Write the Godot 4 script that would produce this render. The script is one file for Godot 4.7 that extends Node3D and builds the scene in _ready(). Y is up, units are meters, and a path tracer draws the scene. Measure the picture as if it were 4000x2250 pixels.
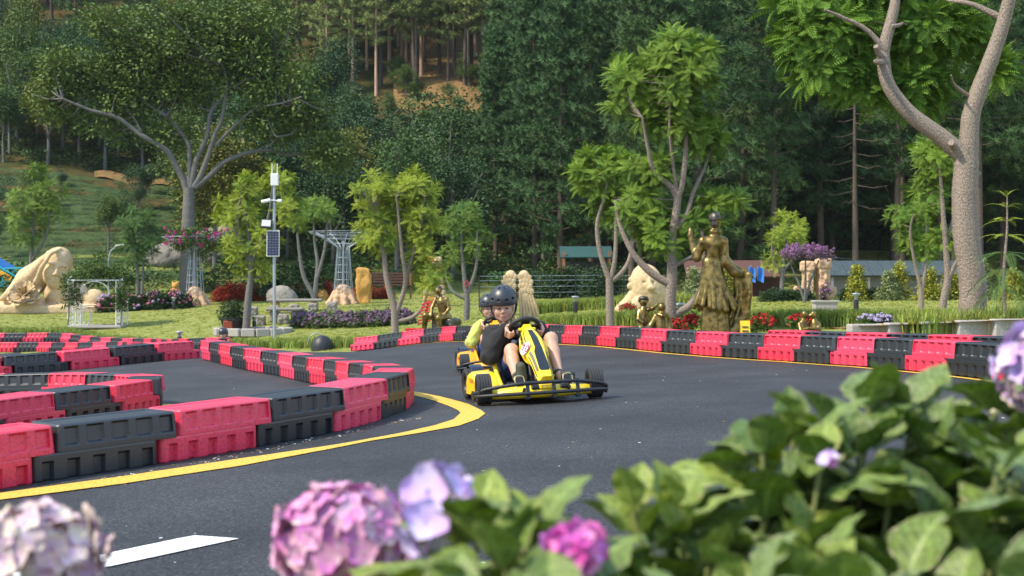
extends Node3D

# ---------------------------------------------------------------- geometry collector
class G:
	var v := PackedVector3Array()
	var n := PackedVector3Array()
	var c := PackedColorArray()
	var u := PackedVector2Array()
	func tri(a: Vector3, b: Vector3, d: Vector3) -> void:
		var m := (d - a).cross(b - a).normalized()
		v.append(a); v.append(b); v.append(d)
		n.append(m); n.append(m); n.append(m)
	func quad(a: Vector3, b: Vector3, d: Vector3, e: Vector3) -> void:
		tri(a, b, d); tri(a, d, e)
	# rows of points joined as one smooth sheet; wrap closes each row on itself
	func sheet(rows: Array, wrap := false) -> void:
		var h := rows.size()
		var w: int = rows[0].size()
		var nn := PackedVector3Array()
		nn.resize(h * w)
		var last := w if wrap else w - 1
		for j in h - 1:
			var r0: PackedVector3Array = rows[j]
			var r1: PackedVector3Array = rows[j + 1]
			for i in last:
				var k := (i + 1) % w
				var m := (r0[i] - r1[k]).cross(r1[i] - r0[k])
				nn[j * w + i] += m; nn[j * w + k] += m; nn[j * w + w + i] += m; nn[j * w + w + k] += m
		for i in h * w:
			nn[i] = nn[i].normalized()
		for j in h - 1:
			var r0: PackedVector3Array = rows[j]
			var r1: PackedVector3Array = rows[j + 1]
			for i in last:
				var k := (i + 1) % w
				v.append(r0[i]); v.append(r0[k]); v.append(r1[k]); v.append(r0[i]); v.append(r1[k]); v.append(r1[i])
				var a := j * w + i
				var b := j * w + k
				n.append(nn[a]); n.append(nn[b]); n.append(nn[b + w]); n.append(nn[a]); n.append(nn[b + w]); n.append(nn[a + w])
	func fan(ring: PackedVector3Array, mid: Vector3, flip := false) -> void:
		for i in ring.size():
			var k := (i + 1) % ring.size()
			if flip:
				tri(ring[i], mid, ring[k])
			else:
				tri(ring[i], ring[k], mid)
	func tube(p: Array, r: Array, sides := 8, caps := true) -> void:
		var rows := []
		var t0: Vector3 = (p[1] - p[0]).normalized()
		var x := t0.cross(Vector3.RIGHT if absf(t0.x) < 0.8 else Vector3.UP).normalized()
		for i in p.size():
			var t: Vector3 = (p[mini(i + 1, p.size() - 1)] - p[maxi(i - 1, 0)]).normalized()
			x = (x - t * x.dot(t)).normalized()
			var y := t.cross(x)
			var row := PackedVector3Array()
			for s in sides:
				var a := TAU * s / sides
				row.append(p[i] + (x * cos(a) - y * sin(a)) * r[mini(i, r.size() - 1)])
			rows.append(row)
		sheet(rows, true)
		if caps:
			fan(rows[0], p[0], true)
			fan(rows[-1], p[-1])
	func lathe(prof: Array, sides: int, xf := Transform3D()) -> void:
		var rows := []
		for q in prof:
			var row := PackedVector3Array()
			for s in sides:
				var a := TAU * s / sides
				row.append(xf * Vector3(cos(a) * q.x, q.y, sin(a) * q.x))
			rows.append(row)
		sheet(rows, true)
	func box(at: Vector3, size: Vector3, bev := 0.0, b := Basis()) -> void:
		var h := size / 2.0
		var e := minf(bev, minf(h.x, minf(h.y, h.z)) * 0.9)
		var P := func(x, y, z): return at + b * Vector3(x, y, z)
		if e <= 0.0:
			var q := []
			for i in 8:
				q.append(P.call(h.x * (1 if i & 1 else -1), h.y * (1 if i & 2 else -1), h.z * (1 if i & 4 else -1)))
			quad(q[1], q[3], q[2], q[0]); quad(q[6], q[7], q[5], q[4]); quad(q[4], q[5], q[1], q[0])
			quad(q[3], q[7], q[6], q[2]); quad(q[2], q[6], q[4], q[0]); quad(q[5], q[7], q[3], q[1])
			return
		# chamfered: stacked octagon rings, clockwise from above
		var rows := []
		for k in 4:
			var y: float = [-h.y, -h.y + e, h.y - e, h.y][k]
			var s: float = e if k == 0 or k == 3 else 0.0
			var hx := h.x - s
			var hz := h.z - s
			var ix := h.x - e if s == 0.0 else hx - e * 0.3
			var iz := h.z - e if s == 0.0 else hz - e * 0.3
			rows.append(PackedVector3Array([P.call(hx, y, -iz), P.call(hx, y, iz), P.call(ix, y, hz), P.call(-ix, y, hz), P.call(-hx, y, iz), P.call(-hx, y, -iz), P.call(-ix, y, -hz), P.call(ix, y, -hz)]))
		for k in 3:
			for i in 8:
				var j := (i + 1) % 8
				quad(rows[k][i], rows[k][j], rows[k + 1][j], rows[k + 1][i])
		fan(rows[0], P.call(0, -h.y, 0), true)
		fan(rows[3], P.call(0, h.y, 0))
	func put(xf: Transform3D, t: G, col := Color.WHITE) -> void:
		v.append_array(xf * t.v)
		n.append_array(Transform3D(xf.basis.orthonormalized(), Vector3.ZERO) * t.n)
		if c.size() or col != Color.WHITE or t.c.size():
			if c.size() < v.size() - t.v.size():
				var pad := PackedColorArray()
				pad.resize(v.size() - t.v.size() - c.size())
				pad.fill(Color.WHITE)
				c.append_array(pad)
			if t.c.size():
				for q in t.c:
					c.append(q * col)
			else:
				var f := PackedColorArray()
				f.resize(t.v.size())
				f.fill(col)
				c.append_array(f)
	func mesh() -> ArrayMesh:
		var a := []
		a.resize(Mesh.ARRAY_MAX)
		a[Mesh.ARRAY_VERTEX] = v
		a[Mesh.ARRAY_NORMAL] = n
		if c.size() == v.size() and v.size():
			a[Mesh.ARRAY_COLOR] = c
		if u.size() == v.size() and v.size():
			a[Mesh.ARRAY_TEX_UV] = u
		var m := ArrayMesh.new()
		m.add_surface_from_arrays(Mesh.PRIMITIVE_TRIANGLES, a)
		return m

# ---------------------------------------------------------------- distance field: bones joined by smooth minimum, meshed as surface nets
class Field:
	var prims := []
	func cap(a: Vector3, b: Vector3, ra: float, rb: float, k := 0.03) -> void:
		prims.append([0, a, b, ra, rb, k])
	func chain(p: Array, r: Array, k := 0.03) -> void:
		for i in p.size() - 1:
			cap(p[i], p[i + 1], r[i], r[i + 1], k)
	func ell(c: Vector3, r: Vector3, k := 0.03, b := Basis()) -> void:
		prims.append([1, c, r, b.inverse(), 0.0, k])
	func box(c: Vector3, h: Vector3, rnd: float, k := 0.03, b := Basis()) -> void:
		prims.append([2, c, h, b.inverse(), rnd, k])
	func cut(c: Vector3, r: Vector3, k := 0.02, b := Basis()) -> void:
		prims.append([3, c, r, b.inverse(), 0.0, k])
	func cutcap(a: Vector3, b: Vector3, ra: float, rb: float, k := 0.01) -> void:
		prims.append([4, a, b, ra, rb, k])
	func shape(cell: float, wrinkle := 0.0, freq := 8.0, seed_ := 1) -> G:
		var lo := Vector3(1e9, 1e9, 1e9)
		var hi := -lo
		var ext := []
		for p in prims:
			var e0: Vector3
			var e1: Vector3
			if p[0] == 0 or p[0] == 4:
				var r := maxf(p[3], p[4])
				e0 = p[1].min(p[2]) - Vector3(r, r, r); e1 = p[1].max(p[2]) + Vector3(r, r, r)
			else:
				var r: float = (p[2] as Vector3).length() if p[0] == 2 else maxf(p[2].x, maxf(p[2].y, p[2].z))
				r += p[4]
				e0 = p[1] - Vector3(r, r, r); e1 = p[1] + Vector3(r, r, r)
			ext.append([e0, e1])
			if p[0] < 3:
				lo = lo.min(e0); hi = hi.max(e1)
		lo -= Vector3.ONE * cell * 3.0
		hi += Vector3.ONE * cell * 3.0
		var nx := int((hi.x - lo.x) / cell) + 1
		var ny := int((hi.y - lo.y) / cell) + 1
		var nz := int((hi.z - lo.z) / cell) + 1
		var f := PackedFloat32Array()
		f.resize(nx * ny * nz)
		f.fill(9.0)
		var sx := ny * nz
		for q in prims.size():
			var p: Array = prims[q]
			var kk: float = p[5]
			var m := kk + cell * 2.5
			var i0 := clampi(int((ext[q][0].x - m - lo.x) / cell), 0, nx - 1)
			var i1 := clampi(int((ext[q][1].x + m - lo.x) / cell) + 1, 0, nx - 1)
			var j0 := clampi(int((ext[q][0].y - m - lo.y) / cell), 0, ny - 1)
			var j1 := clampi(int((ext[q][1].y + m - lo.y) / cell) + 1, 0, ny - 1)
			var k0 := clampi(int((ext[q][0].z - m - lo.z) / cell), 0, nz - 1)
			var k1 := clampi(int((ext[q][1].z + m - lo.z) / cell) + 1, 0, nz - 1)
			var kind: int = p[0]
			var a: Vector3 = p[1]
			var ab := Vector3.ZERO
			var l2 := 1.0
			var ra := 0.0
			var dr := 0.0
			var B := Basis()
			var R := Vector3.ONE
			var rmin := 0.0
			if kind == 0 or kind == 4:
				ab = p[2] - a
				l2 = maxf(ab.length_squared(), 1e-9)
				ra = p[3]; dr = p[4] - p[3]
			else:
				B = p[3]; R = p[2]; rmin = minf(R.x, minf(R.y, R.z))
			for i in range(i0, i1 + 1):
				for j in range(j0, j1 + 1):
					var at := i * sx + j * nz
					for k in range(k0, k1 + 1):
						var w := Vector3(lo.x + i * cell, lo.y + j * cell, lo.z + k * cell) - a
						var d: float
						if kind == 0 or kind == 4:
							var t := clampf(w.dot(ab) / l2, 0.0, 1.0)
							d = (w - ab * t).length() - ra - dr * t
						elif kind == 2:
							var b := (B * w).abs() - R
							d = Vector3(maxf(b.x, 0), maxf(b.y, 0), maxf(b.z, 0)).length() + minf(maxf(b.x, maxf(b.y, b.z)), 0.0) - p[4]
						else:
							var b := B * w / R
							var g := b.length()
							var g2 := (b / R).length()
							d = g * (g - 1.0) / g2 if g2 > 1e-6 else -rmin
						var o := f[at + k]
						if kind >= 3:
							d = -d
							if kk > 0.0:
								var h := maxf(kk - absf(d - o), 0.0) / kk
								f[at + k] = maxf(d, o) + h * h * kk * 0.25
							else:
								f[at + k] = maxf(d, o)
						elif o > 8.0 or kk <= 0.0:
							f[at + k] = minf(d, o)
						else:
							var h := maxf(kk - absf(d - o), 0.0) / kk
							f[at + k] = minf(d, o) - h * h * kk * 0.25
		# surface nets
		var id := PackedInt32Array()
		id.resize(nx * ny * nz)
		id.fill(-1)
		var pts := PackedVector3Array()
		var lim := cell * 2.0
		var off := [0, sx, nz, sx + nz, 1, sx + 1, nz + 1, sx + nz + 1]
		var cell_of := PackedInt32Array()
		for i in nx - 1:
			for j in ny - 1:
				var at := i * sx + j * nz
				for k in nz - 1:
					var f0 := f[at + k]
					if f0 > lim or f0 < -lim:
						continue
					var mask := 0
					for q in 8:
						if f[at + k + off[q]] < 0.0:
							mask |= 1 << q
					if mask == 0 or mask == 255:
						continue
					var sum := Vector3.ZERO
					var cnt := 0
					for e in [[0, 1], [2, 3], [4, 5], [6, 7], [0, 2], [1, 3], [4, 6], [5, 7], [0, 4], [1, 5], [2, 6], [3, 7]]:
						var e0: int = e[0]
						var e1: int = e[1]
						if ((mask >> e0) & 1) != ((mask >> e1) & 1):
							var fa := f[at + k + off[e0]]
							var fb := f[at + k + off[e1]]
							var t := fa / (fa - fb)
							sum += Vector3(e0 & 1, (e0 >> 1) & 1, e0 >> 2).lerp(Vector3(e1 & 1, (e1 >> 1) & 1, e1 >> 2), t)
							cnt += 1
					id[at + k] = pts.size()
					cell_of.append(at + k)
					pts.append(lo + (Vector3(i, j, k) + sum / cnt) * cell)
		var idx := PackedInt32Array()
		for at in cell_of:
			var s0 := f[at] < 0.0
			for ax in 3:
				var da: int = [sx, nz, 1][ax]
				var db: int = [nz, 1, sx][ax]
				var dc: int = [1, sx, nz][ax]
				if s0 != (f[at + da] < 0.0):
					var a := id[at]
					var b := id[at - db]
					var d := id[at - db - dc]
					var e := id[at - dc]
					if a < 0 or b < 0 or d < 0 or e < 0:
						continue
					if s0:
						idx.append_array([a, d, b, a, e, d])
					else:
						idx.append_array([a, b, d, a, d, e])
		var nn := PackedVector3Array()
		nn.resize(pts.size())
		var noise: FastNoiseLite = null
		for pass_ in (2 if wrinkle > 0.0 else 1):
			nn.fill(Vector3.ZERO)
			for q in range(0, idx.size(), 3):
				var m := (pts[idx[q + 2]] - pts[idx[q]]).cross(pts[idx[q + 1]] - pts[idx[q]])
				nn[idx[q]] += m; nn[idx[q + 1]] += m; nn[idx[q + 2]] += m
			for q in nn.size():
				nn[q] = nn[q].normalized()
			if pass_ == 0 and wrinkle > 0.0:
				noise = FastNoiseLite.new()
				noise.seed = seed_
				noise.frequency = freq
				for q in pts.size():
					pts[q] += nn[q] * noise.get_noise_3dv(pts[q]) * wrinkle
		var g := G.new()
		g.v.resize(idx.size())
		g.n.resize(idx.size())
		for q in idx.size():
			g.v[q] = pts[idx[q]]
			g.n[q] = nn[idx[q]]
		return g

# ---------------------------------------------------------------- things, parts, names
var used := {}
func numbered(called: String) -> String:
	var k: int = used.get(called, 0)
	used[called] = k + 1
	return called if k == 0 else "%s_%03d" % [called, k]

func tag(o: Node3D, label: String, category := "", group := "", kind := "") -> Node3D:
	if label: o.set_meta("label", label)
	if category: o.set_meta("category", category)
	if group: o.set_meta("group", group)
	if kind: o.set_meta("kind", kind)
	return o

func thing(called: String, label: String, category: String, at := Vector3.ZERO, turn := 0.0, group := "") -> Node3D:
	var o := Node3D.new()
	o.name = numbered(called)
	add_child(o)
	o.position = at
	o.rotation.y = turn
	tag(o, label, category, group)
	return o

func solo(called: String, g: G, m: Material, label: String, category: String, at := Vector3.ZERO, turn := 0.0, group := "") -> MeshInstance3D:
	var o := MeshInstance3D.new()
	o.name = numbered(called)
	o.mesh = g.mesh()
	o.material_override = m
	add_child(o)
	o.position = at
	o.rotation.y = turn
	tag(o, label, category, group)
	return o

func part(parent: Node, called: String, g, m: Material, xf := Transform3D()) -> MeshInstance3D:
	var o := MeshInstance3D.new()
	o.name = called
	o.mesh = g.mesh() if g is G else g
	o.material_override = m
	o.transform = xf
	parent.add_child(o, true)
	return o

func structure(called: String, g: G, m: Material) -> MeshInstance3D:
	var o := MeshInstance3D.new()
	o.name = numbered(called)
	o.mesh = g.mesh()
	o.material_override = m
	add_child(o)
	o.set_meta("kind", "structure")
	return o

func copy(o: Node3D, at: Vector3, turn: float, scl := 1.0, label := "") -> Node3D:
	var d: Node3D = o.duplicate()
	d.name = numbered(String(o.name).rstrip("0123456789").trim_suffix("_"))
	add_child(d)
	d.transform = Transform3D(Basis(Vector3.UP, turn).scaled(Vector3.ONE * scl), at)
	if label: d.set_meta("label", label)
	return d

# ---------------------------------------------------------------- materials
func lin(r: float, g: float, b: float) -> Color:
	return Color(r, g, b).linear_to_srgb()

func mat(col: Color, rough := 0.7, metal := 0.0, spec := 0.5) -> StandardMaterial3D:
	var m := StandardMaterial3D.new()
	m.albedo_color = col
	m.roughness = rough
	m.metallic = metal
	m.metallic_specular = spec
	m.cull_mode = BaseMaterial3D.CULL_DISABLED
	return m

func leafy(col: Color, back := 0.5, rough := 0.7) -> StandardMaterial3D:
	var m := mat(col, rough, 0.0, 0.3)
	m.vertex_color_use_as_albedo = true
	m.backlight_enabled = true
	m.backlight = Color(back, back, back * 0.5)
	return m

func noise_tex(freq: float, lo: Color, hi: Color, seed_ := 1, size := 512, oct := 4, mid := Color(0, 0, 0, 0), type := FastNoiseLite.TYPE_SIMPLEX_SMOOTH) -> NoiseTexture2D:
	var t := NoiseTexture2D.new()
	t.width = size
	t.height = size
	t.seamless = true
	var f := FastNoiseLite.new()
	f.noise_type = type
	f.frequency = freq
	f.fractal_octaves = oct
	f.seed = seed_
	t.noise = f
	var g := Gradient.new()
	if mid.a > 0.0:
		g.offsets = PackedFloat32Array([0.0, 0.5, 1.0])
		g.colors = PackedColorArray([lo, mid, hi])
	else:
		g.offsets = PackedFloat32Array([0.0, 1.0])
		g.colors = PackedColorArray([lo, hi])
	t.color_ramp = g
	return t

func planar(m: StandardMaterial3D, scl: float, world := true) -> StandardMaterial3D:
	m.uv1_triplanar = true
	m.uv1_world_triplanar = world
	m.uv1_scale = Vector3.ONE * scl
	return m

func rough_relief(m: StandardMaterial3D, tex: Texture2D, depth_cm: float) -> StandardMaterial3D:
	m.heightmap_enabled = true
	m.heightmap_texture = tex
	m.heightmap_scale = depth_cm
	return m

# ---------------------------------------------------------------- lie of the land: thin-plate surface through surveyed points, hill beyond
var TW := PackedFloat32Array([0.2005,0.0414,-0.0677,-0.1321,0.1331,0.1294,-0.1043,-0.2240,-0.0367,-0.1492,-0.0550,-0.0396,0.8302,-0.1341,-0.0331,-0.3385,0.6595,-2.1925,-0.5664,0.5272,0.1021,0.0263,-0.2154,0.1495,0.0090,0.3215,-0.6162,0.7009,0.0821,-0.3699,1.4374,0.0571,0.8787,0.5831,-0.6298,-0.3678,-0.5351,0.3280,0.0088,-0.2915,-0.1406,0.0046,-0.0062,0.1057,-0.0048,0.0610,-0.2034,0.0630,-0.0223,0.0658,0.0227,-0.0334,0.0939,-0.0151,-0.1157,0.0181,-2.0107,0.0550,0.1268])
var TC := PackedFloat32Array([-3.005,8.670,-2.398,9.450,-1.863,10.300,-1.426,11.090,-1.144,11.920,0.159,13.600,3.970,18.600,1.482,25.800,-1.880,35.000,-0.513,20.400,-2.463,18.500,-3.578,21.300,-6.318,27.400,-7.929,25.000,-3.941,14.400,-17.650,52.000,-2.715,33.000,-3.500,38.000,-6.700,32.500,-8.500,44.000,-16.000,40.000,-17.880,60.000,-23.360,70.000,-15.960,70.000,-7.920,66.000,-9.319,55.000,-8.201,48.000,-3.349,40.000,-1.618,48.000,0.144,42.000,-1.933,38.000,2.600,25.000,2.100,30.000,3.000,26.000,0.000,30.000,-1.000,32.500,1.200,27.000,3.744,42.000,10.727,52.000,10.615,36.000,8.656,28.000,7.304,22.000,9.381,38.000,7.000,10.000,0.000,0.000,-3.000,0.000,4.000,3.000,-30.000,60.000,25.000,60.000,25.000,30.000,-30.000,25.000,0.000,78.000,-35.000,78.000,35.000,78.000,-12.000,12.000,12.000,18.000])
var hill_noise := FastNoiseLite.new()
func ground(x: float, Z: float) -> float:
	var zz := clampf(Z, -4.0, 80.0)
	var xx := clampf(x, -36.0, 36.0)
	var k := TW.size() - 3
	var s := TW[k] + TW[k + 1] * xx * 0.1 + TW[k + 2] * zz * 0.1
	for i in k:
		var dx := xx - TC[i * 2]
		var dz := zz - TC[i * 2 + 1]
		var q := (dx * dx + dz * dz) * 0.01
		if q > 1e-9:
			s += TW[i] * 0.5 * q * log(q)
	var h := maxf(Z - 78.0, 0.0)
	if h > 0.0:
		s += 0.16 * h + 0.0024 * h * h + hill_noise.get_noise_2d(x, Z) * minf(h * 0.05, 2.5)
	return s

func at(x: float, Z: float, up := 0.0) -> Vector3:
	return Vector3(x, ground(x, Z) + up, -Z)

func rnd(a: float, b: float) -> float:
	return rng.randf_range(a, b)
var rng := RandomNumberGenerator.new()
var M := {}

func _ready() -> void:
	rng.seed = 7
	hill_noise.seed = 3
	hill_noise.frequency = 0.03
	# camera: 50 mm lens at standing eye height over the flower bed, focused on the leading kart
	var cam := Camera3D.new()
	cam.name = "camera"
	cam.position = Vector3(0, 1.41, 0)
	cam.rotation_degrees.x = -0.565
	cam.fov = rad_to_deg(2.0 * atan(288.0 / 1391.3))
	cam.near = 0.05
	cam.far = 600.0
	var lens := CameraAttributesPhysical.new()
	lens.frustum_focal_length = 50.0
	lens.frustum_focus_distance = 13.9
	lens.exposure_aperture = 5.0
	lens.frustum_near = 0.05
	lens.frustum_far = 600.0
	cam.attributes = lens
	cam.fov = rad_to_deg(2.0 * atan(288.0 / 1391.3))
	add_child(cam)
	# sky and sun
	var world := WorldEnvironment.new()
	world.name = "world"
	var env := Environment.new()
	env.background_mode = Environment.BG_SKY
	env.sky = Sky.new()
	var sm := ProceduralSkyMaterial.new()
	sm.sky_top_color = Color(0.62, 0.74, 0.90)
	sm.sky_horizon_color = Color(0.90, 0.93, 0.95)
	sm.sky_curve = 0.2
	sm.ground_horizon_color = Color(0.45, 0.48, 0.45)
	sm.ground_bottom_color = Color(0.2, 0.22, 0.2)
	env.sky.sky_material = sm
	env.background_energy_multiplier = 1.35
	env.tonemap_mode = Environment.TONE_MAPPER_LINEAR
	env.tonemap_exposure = EXPOSURE
	env.fog_enabled = true
	env.fog_density = 0.0001
	env.fog_light_color = Color(0.88, 0.93, 0.95)
	env.sdfgi_enabled = true
	env.ssao_enabled = true
	env.ssil_enabled = true
	world.environment = env
	add_child(world)
	var sun := DirectionalLight3D.new()
	sun.name = "sun"
	sun.light_energy = 1.4
	sun.light_color = Color(1.0, 0.95, 0.86)
	sun.light_angular_distance = 4.0
	sun.shadow_enabled = true
	add_child(sun)
	sun.look_at_from_position(Vector3(-0.62, 0.80, 0.28), Vector3.ZERO)
	materials()
	lay_ground()
	lay_markings()
	set_barriers()
	kart_materials()
	people_materials()
	seat_drivers()
	tree_templates()
	tree_materials()
	grow_trees()
	grow_forest()
	stone_materials()
	carve()
	cast_bronzes()
	garden_templates()
	garden_materials()
	sow_beds()
	flower_frame("funnel shaped wire flower frame overgrown with magenta bougainvillea", -15.95, 70.0, true)
	flower_frame("bare funnel shaped wire flower frame beside the ochre rock", -8.0, 66.0, false)
	iron_swing()
	solar_lamp()
	set_furniture()
	plant_hydrangeas()
#BUILD

const EXPOSURE := 1.5

func speckle(base: Color, amp: float, light_share: float, seed_: int, size := 512) -> ImageTexture:
	var r := RandomNumberGenerator.new()
	r.seed = seed_
	var d := PackedByteArray()
	d.resize(size * size * 3)
	for i in size * size:
		var k := 1.0 + r.randf_range(-amp, amp)
		var q := r.randf()
		if q < light_share:
			k = r.randf_range(1.6, 2.9)
		elif q < light_share * 6.0:
			k *= 0.55
		d[i * 3] = clampi(int(base.r8 * k), 0, 255)
		d[i * 3 + 1] = clampi(int(base.g8 * k), 0, 255)
		d[i * 3 + 2] = clampi(int(base.b8 * k), 0, 255)
	return ImageTexture.create_from_image(Image.create_from_data(size, size, false, Image.FORMAT_RGB8, d))

func materials() -> void:
	var fine := noise_tex(0.25, Color.BLACK, Color.WHITE, 5, 256, 2)
	var coarse := noise_tex(0.02, Color(0.82, 0.82, 0.82), Color(1.0, 1.0, 1.0), 9, 512, 5)
	M.fine = fine
	M.coarse = coarse
	# tarmac: dark binder with pale chips, slightly patchy
	var a := mat(Color.WHITE, 0.72, 0.0, 0.45)
	a.albedo_texture = speckle(lin(0.037, 0.0385, 0.0405), 0.65, 0.006, 11)
	planar(a, 0.26)
	a.detail_enabled = true
	a.detail_blend_mode = BaseMaterial3D.BLEND_MODE_MUL
	a.detail_albedo = noise_tex(0.012, Color(0.66, 0.66, 0.67), Color(1, 1, 1), 21, 512, 6)
	a.detail_uv_layer = BaseMaterial3D.DETAIL_UV_2
	a.uv2_triplanar = true
	a.uv2_world_triplanar = true
	a.uv2_scale = Vector3.ONE * 0.09
	rough_relief(a, noise_tex(0.32, Color.BLACK, Color.WHITE, 6, 512, 3), 0.5)
	M.asphalt = a
	# lawn and slopes
	var l := mat(Color.WHITE, 0.9, 0.0, 0.2)
	l.albedo_texture = noise_tex(0.02, lin(0.17, 0.20, 0.05), lin(0.40, 0.385, 0.14), 31, 512, 6, lin(0.28, 0.30, 0.085))
	planar(l, 0.11)
	l.detail_enabled = true
	l.detail_blend_mode = BaseMaterial3D.BLEND_MODE_MUL
	l.detail_albedo = noise_tex(0.2, Color(0.7, 0.72, 0.66), Color(1, 1, 1), 33, 512, 3)
	l.detail_uv_layer = BaseMaterial3D.DETAIL_UV_2
	l.uv2_triplanar = true
	l.uv2_world_triplanar = true
	l.uv2_scale = Vector3.ONE * 0.6
	M.lawn = l
	var hs := mat(Color.WHITE, 0.95, 0.0, 0.1)
	hs.albedo_texture = noise_tex(0.015, lin(0.03, 0.05, 0.015), lin(0.20, 0.085, 0.04), 41, 512, 5, lin(0.055, 0.055, 0.022))
	planar(hs, 0.05)
	M.hillside = hs
	var fd := mat(Color.WHITE, 0.95, 0.0, 0.1)
	fd.albedo_texture = noise_tex(0.03, lin(0.03, 0.055, 0.022), lin(0.10, 0.11, 0.045), 43, 512, 6, lin(0.05, 0.075, 0.03))
	planar(fd, 0.12)
	M.field = fd
	var re := mat(Color.WHITE, 0.95, 0.0, 0.1)
	re.albedo_texture = noise_tex(0.03, lin(0.07, 0.10, 0.03), lin(0.40, 0.20, 0.10), 44, 512, 6, lin(0.20, 0.12, 0.055))
	planar(re, 0.12)
	M.red_earth = re
	# moulded plastic of the barriers, with scuffs in the tone
	var scuff := noise_tex(0.03, Color(0.74, 0.73, 0.72), Color(1, 1, 1), 51, 512, 7, Color(0.97, 0.965, 0.965))
	M.red = []
	M.black = []
	for k in 3:
		var r := mat([lin(0.78, 0.04, 0.10), lin(0.78, 0.055, 0.13), lin(0.77, 0.032, 0.08)][k], 0.4, 0.0, 0.6)
		r.albedo_texture = scuff
		planar(r, 2.1, false)
		r.subsurf_scatter_enabled = true
		r.subsurf_scatter_strength = 0.15
		M.red.append(r)
		var b := mat([lin(0.017, 0.022, 0.027), lin(0.022, 0.027, 0.032), lin(0.014, 0.018, 0.022)][k], 0.4, 0.0, 0.6)
		b.albedo_texture = scuff
		planar(b, 2.1, false)
		M.black.append(b)
	var y := mat(Color.WHITE, 0.75, 0.0, 0.4)
	y.albedo_texture = noise_tex(0.06, lin(0.30, 0.19, 0.04), lin(0.66, 0.43, 0.07), 61, 512, 7, lin(0.62, 0.40, 0.06))
	planar(y, 0.9)
	rough_relief(y, M.fine, 0.3)
	M.yellow_line = y
	var wl := mat(Color.WHITE, 0.75, 0.0, 0.4)
	wl.albedo_texture = noise_tex(0.1, lin(0.35, 0.35, 0.36), lin(0.8, 0.8, 0.8), 62, 512, 6, lin(0.72, 0.72, 0.73))
	planar(wl, 0.9)
	M.white_line = wl

# right-hand edge of the tarmac: x against distance
var EDGE := [[-8.0, 5.9], [8.0, 5.5], [11.0, 5.35], [13.0, 5.1], [14.9, 4.85], [16.9, 4.5], [18.8, 4.0], [20.4, 3.38], [22.2, 2.72], [24.0, 2.15], [25.8, 1.66], [27.6, 1.1], [30.0, 0.35], [32.5, -0.65], [35.0, -1.7], [36.2, -2.8], [37.6, -4.3], [39.5, -6.5], [43.0, -9.3], [49.5, -12.2], [56.5, -18.0], [58.5, -30.0]]
func edge_x(Z: float) -> float:
	for i in EDGE.size() - 1:
		if Z <= EDGE[i + 1][0]:
			return lerpf(EDGE[i][1], EDGE[i + 1][1], clampf((Z - EDGE[i][0]) / (EDGE[i + 1][0] - EDGE[i][0]), 0, 1))
	return -30.0

func lay_ground() -> void:
	var g := G.new()
	var rows := []
	var zs := []
	var Z := -8.0
	while Z < 92.0:
		zs.append(Z)
		Z += 1.0 if Z < 45.0 else 2.0
	for z in zs:
		var row := PackedVector3Array()
		for i in 71:
			var t := (i - 35) / 35.0
			var x := t * 14.0 + t * t * t * 56.0
			row.append(at(x, z, -0.012))
		rows.append(row)
	g.sheet(rows)
	structure("lawn", g, M.lawn)
	g = G.new()
	rows = []
	for j in 40:
		var row := PackedVector3Array()
		for i in 61:
			row.append(at((i - 30) * 5.0, 86.0 + j * 4.0, -0.02 if j > 1 else -0.25))
		rows.append(row)
	g.sheet(rows)
	structure("hillside", g, M.hillside)
	# terraced field on the left slope, with its red earth bank on top
	g = G.new()
	rows = []
	for j in 25:
		var row := PackedVector3Array()
		for i in 21:
			var zz := 83.0 + j * 1.3
			row.append(at(zz * lerpf(-0.42, -0.225, i / 20.0), zz, 0.03 + 0.10 * sin(j * 2.1)))
		rows.append(row)
	g.sheet(rows)
	structure("field", g, M.field)
	g = G.new()
	rows = []
	for j in 4:
		var row := PackedVector3Array()
		for i in 25:
			var zz := 114.2 + j * 0.45 + 0.25 * sin(i * 0.7)
			row.append(at(zz * lerpf(-0.30, -0.205, i / 24.0), zz, 0.05 + 0.25 * sin(j * 0.6) + rnd(0, 0.15)))
		rows.append(row)
	g.sheet(rows)
	structure("earth_bank", g, M.red_earth)
	g = G.new()
	rows = []
	for j in 14:
		var row := PackedVector3Array()
		for i in 25:
			var zz := 132.0 + j * 2.2
			row.append(at(zz * lerpf(-0.085, -0.004, i / 24.0), zz, 0.06 + rnd(0, 0.3)))
		rows.append(row)
	g.sheet(rows)
	structure("clearing_earth", g, M.red_earth)
	g = G.new()
	rows = []
	Z = -8.0
	while Z < 58.4:
		var row := PackedVector3Array()
		var xr := edge_x(Z)
		for i in 41:
			row.append(at(lerpf(-36.0, xr, 1.0 - pow(1.0 - i / 40.0, 1.6)), Z, 0.0))
		rows.append(row)
		Z += 0.6
	g.sheet(rows)
	structure("track", g, M.asphalt)

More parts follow.
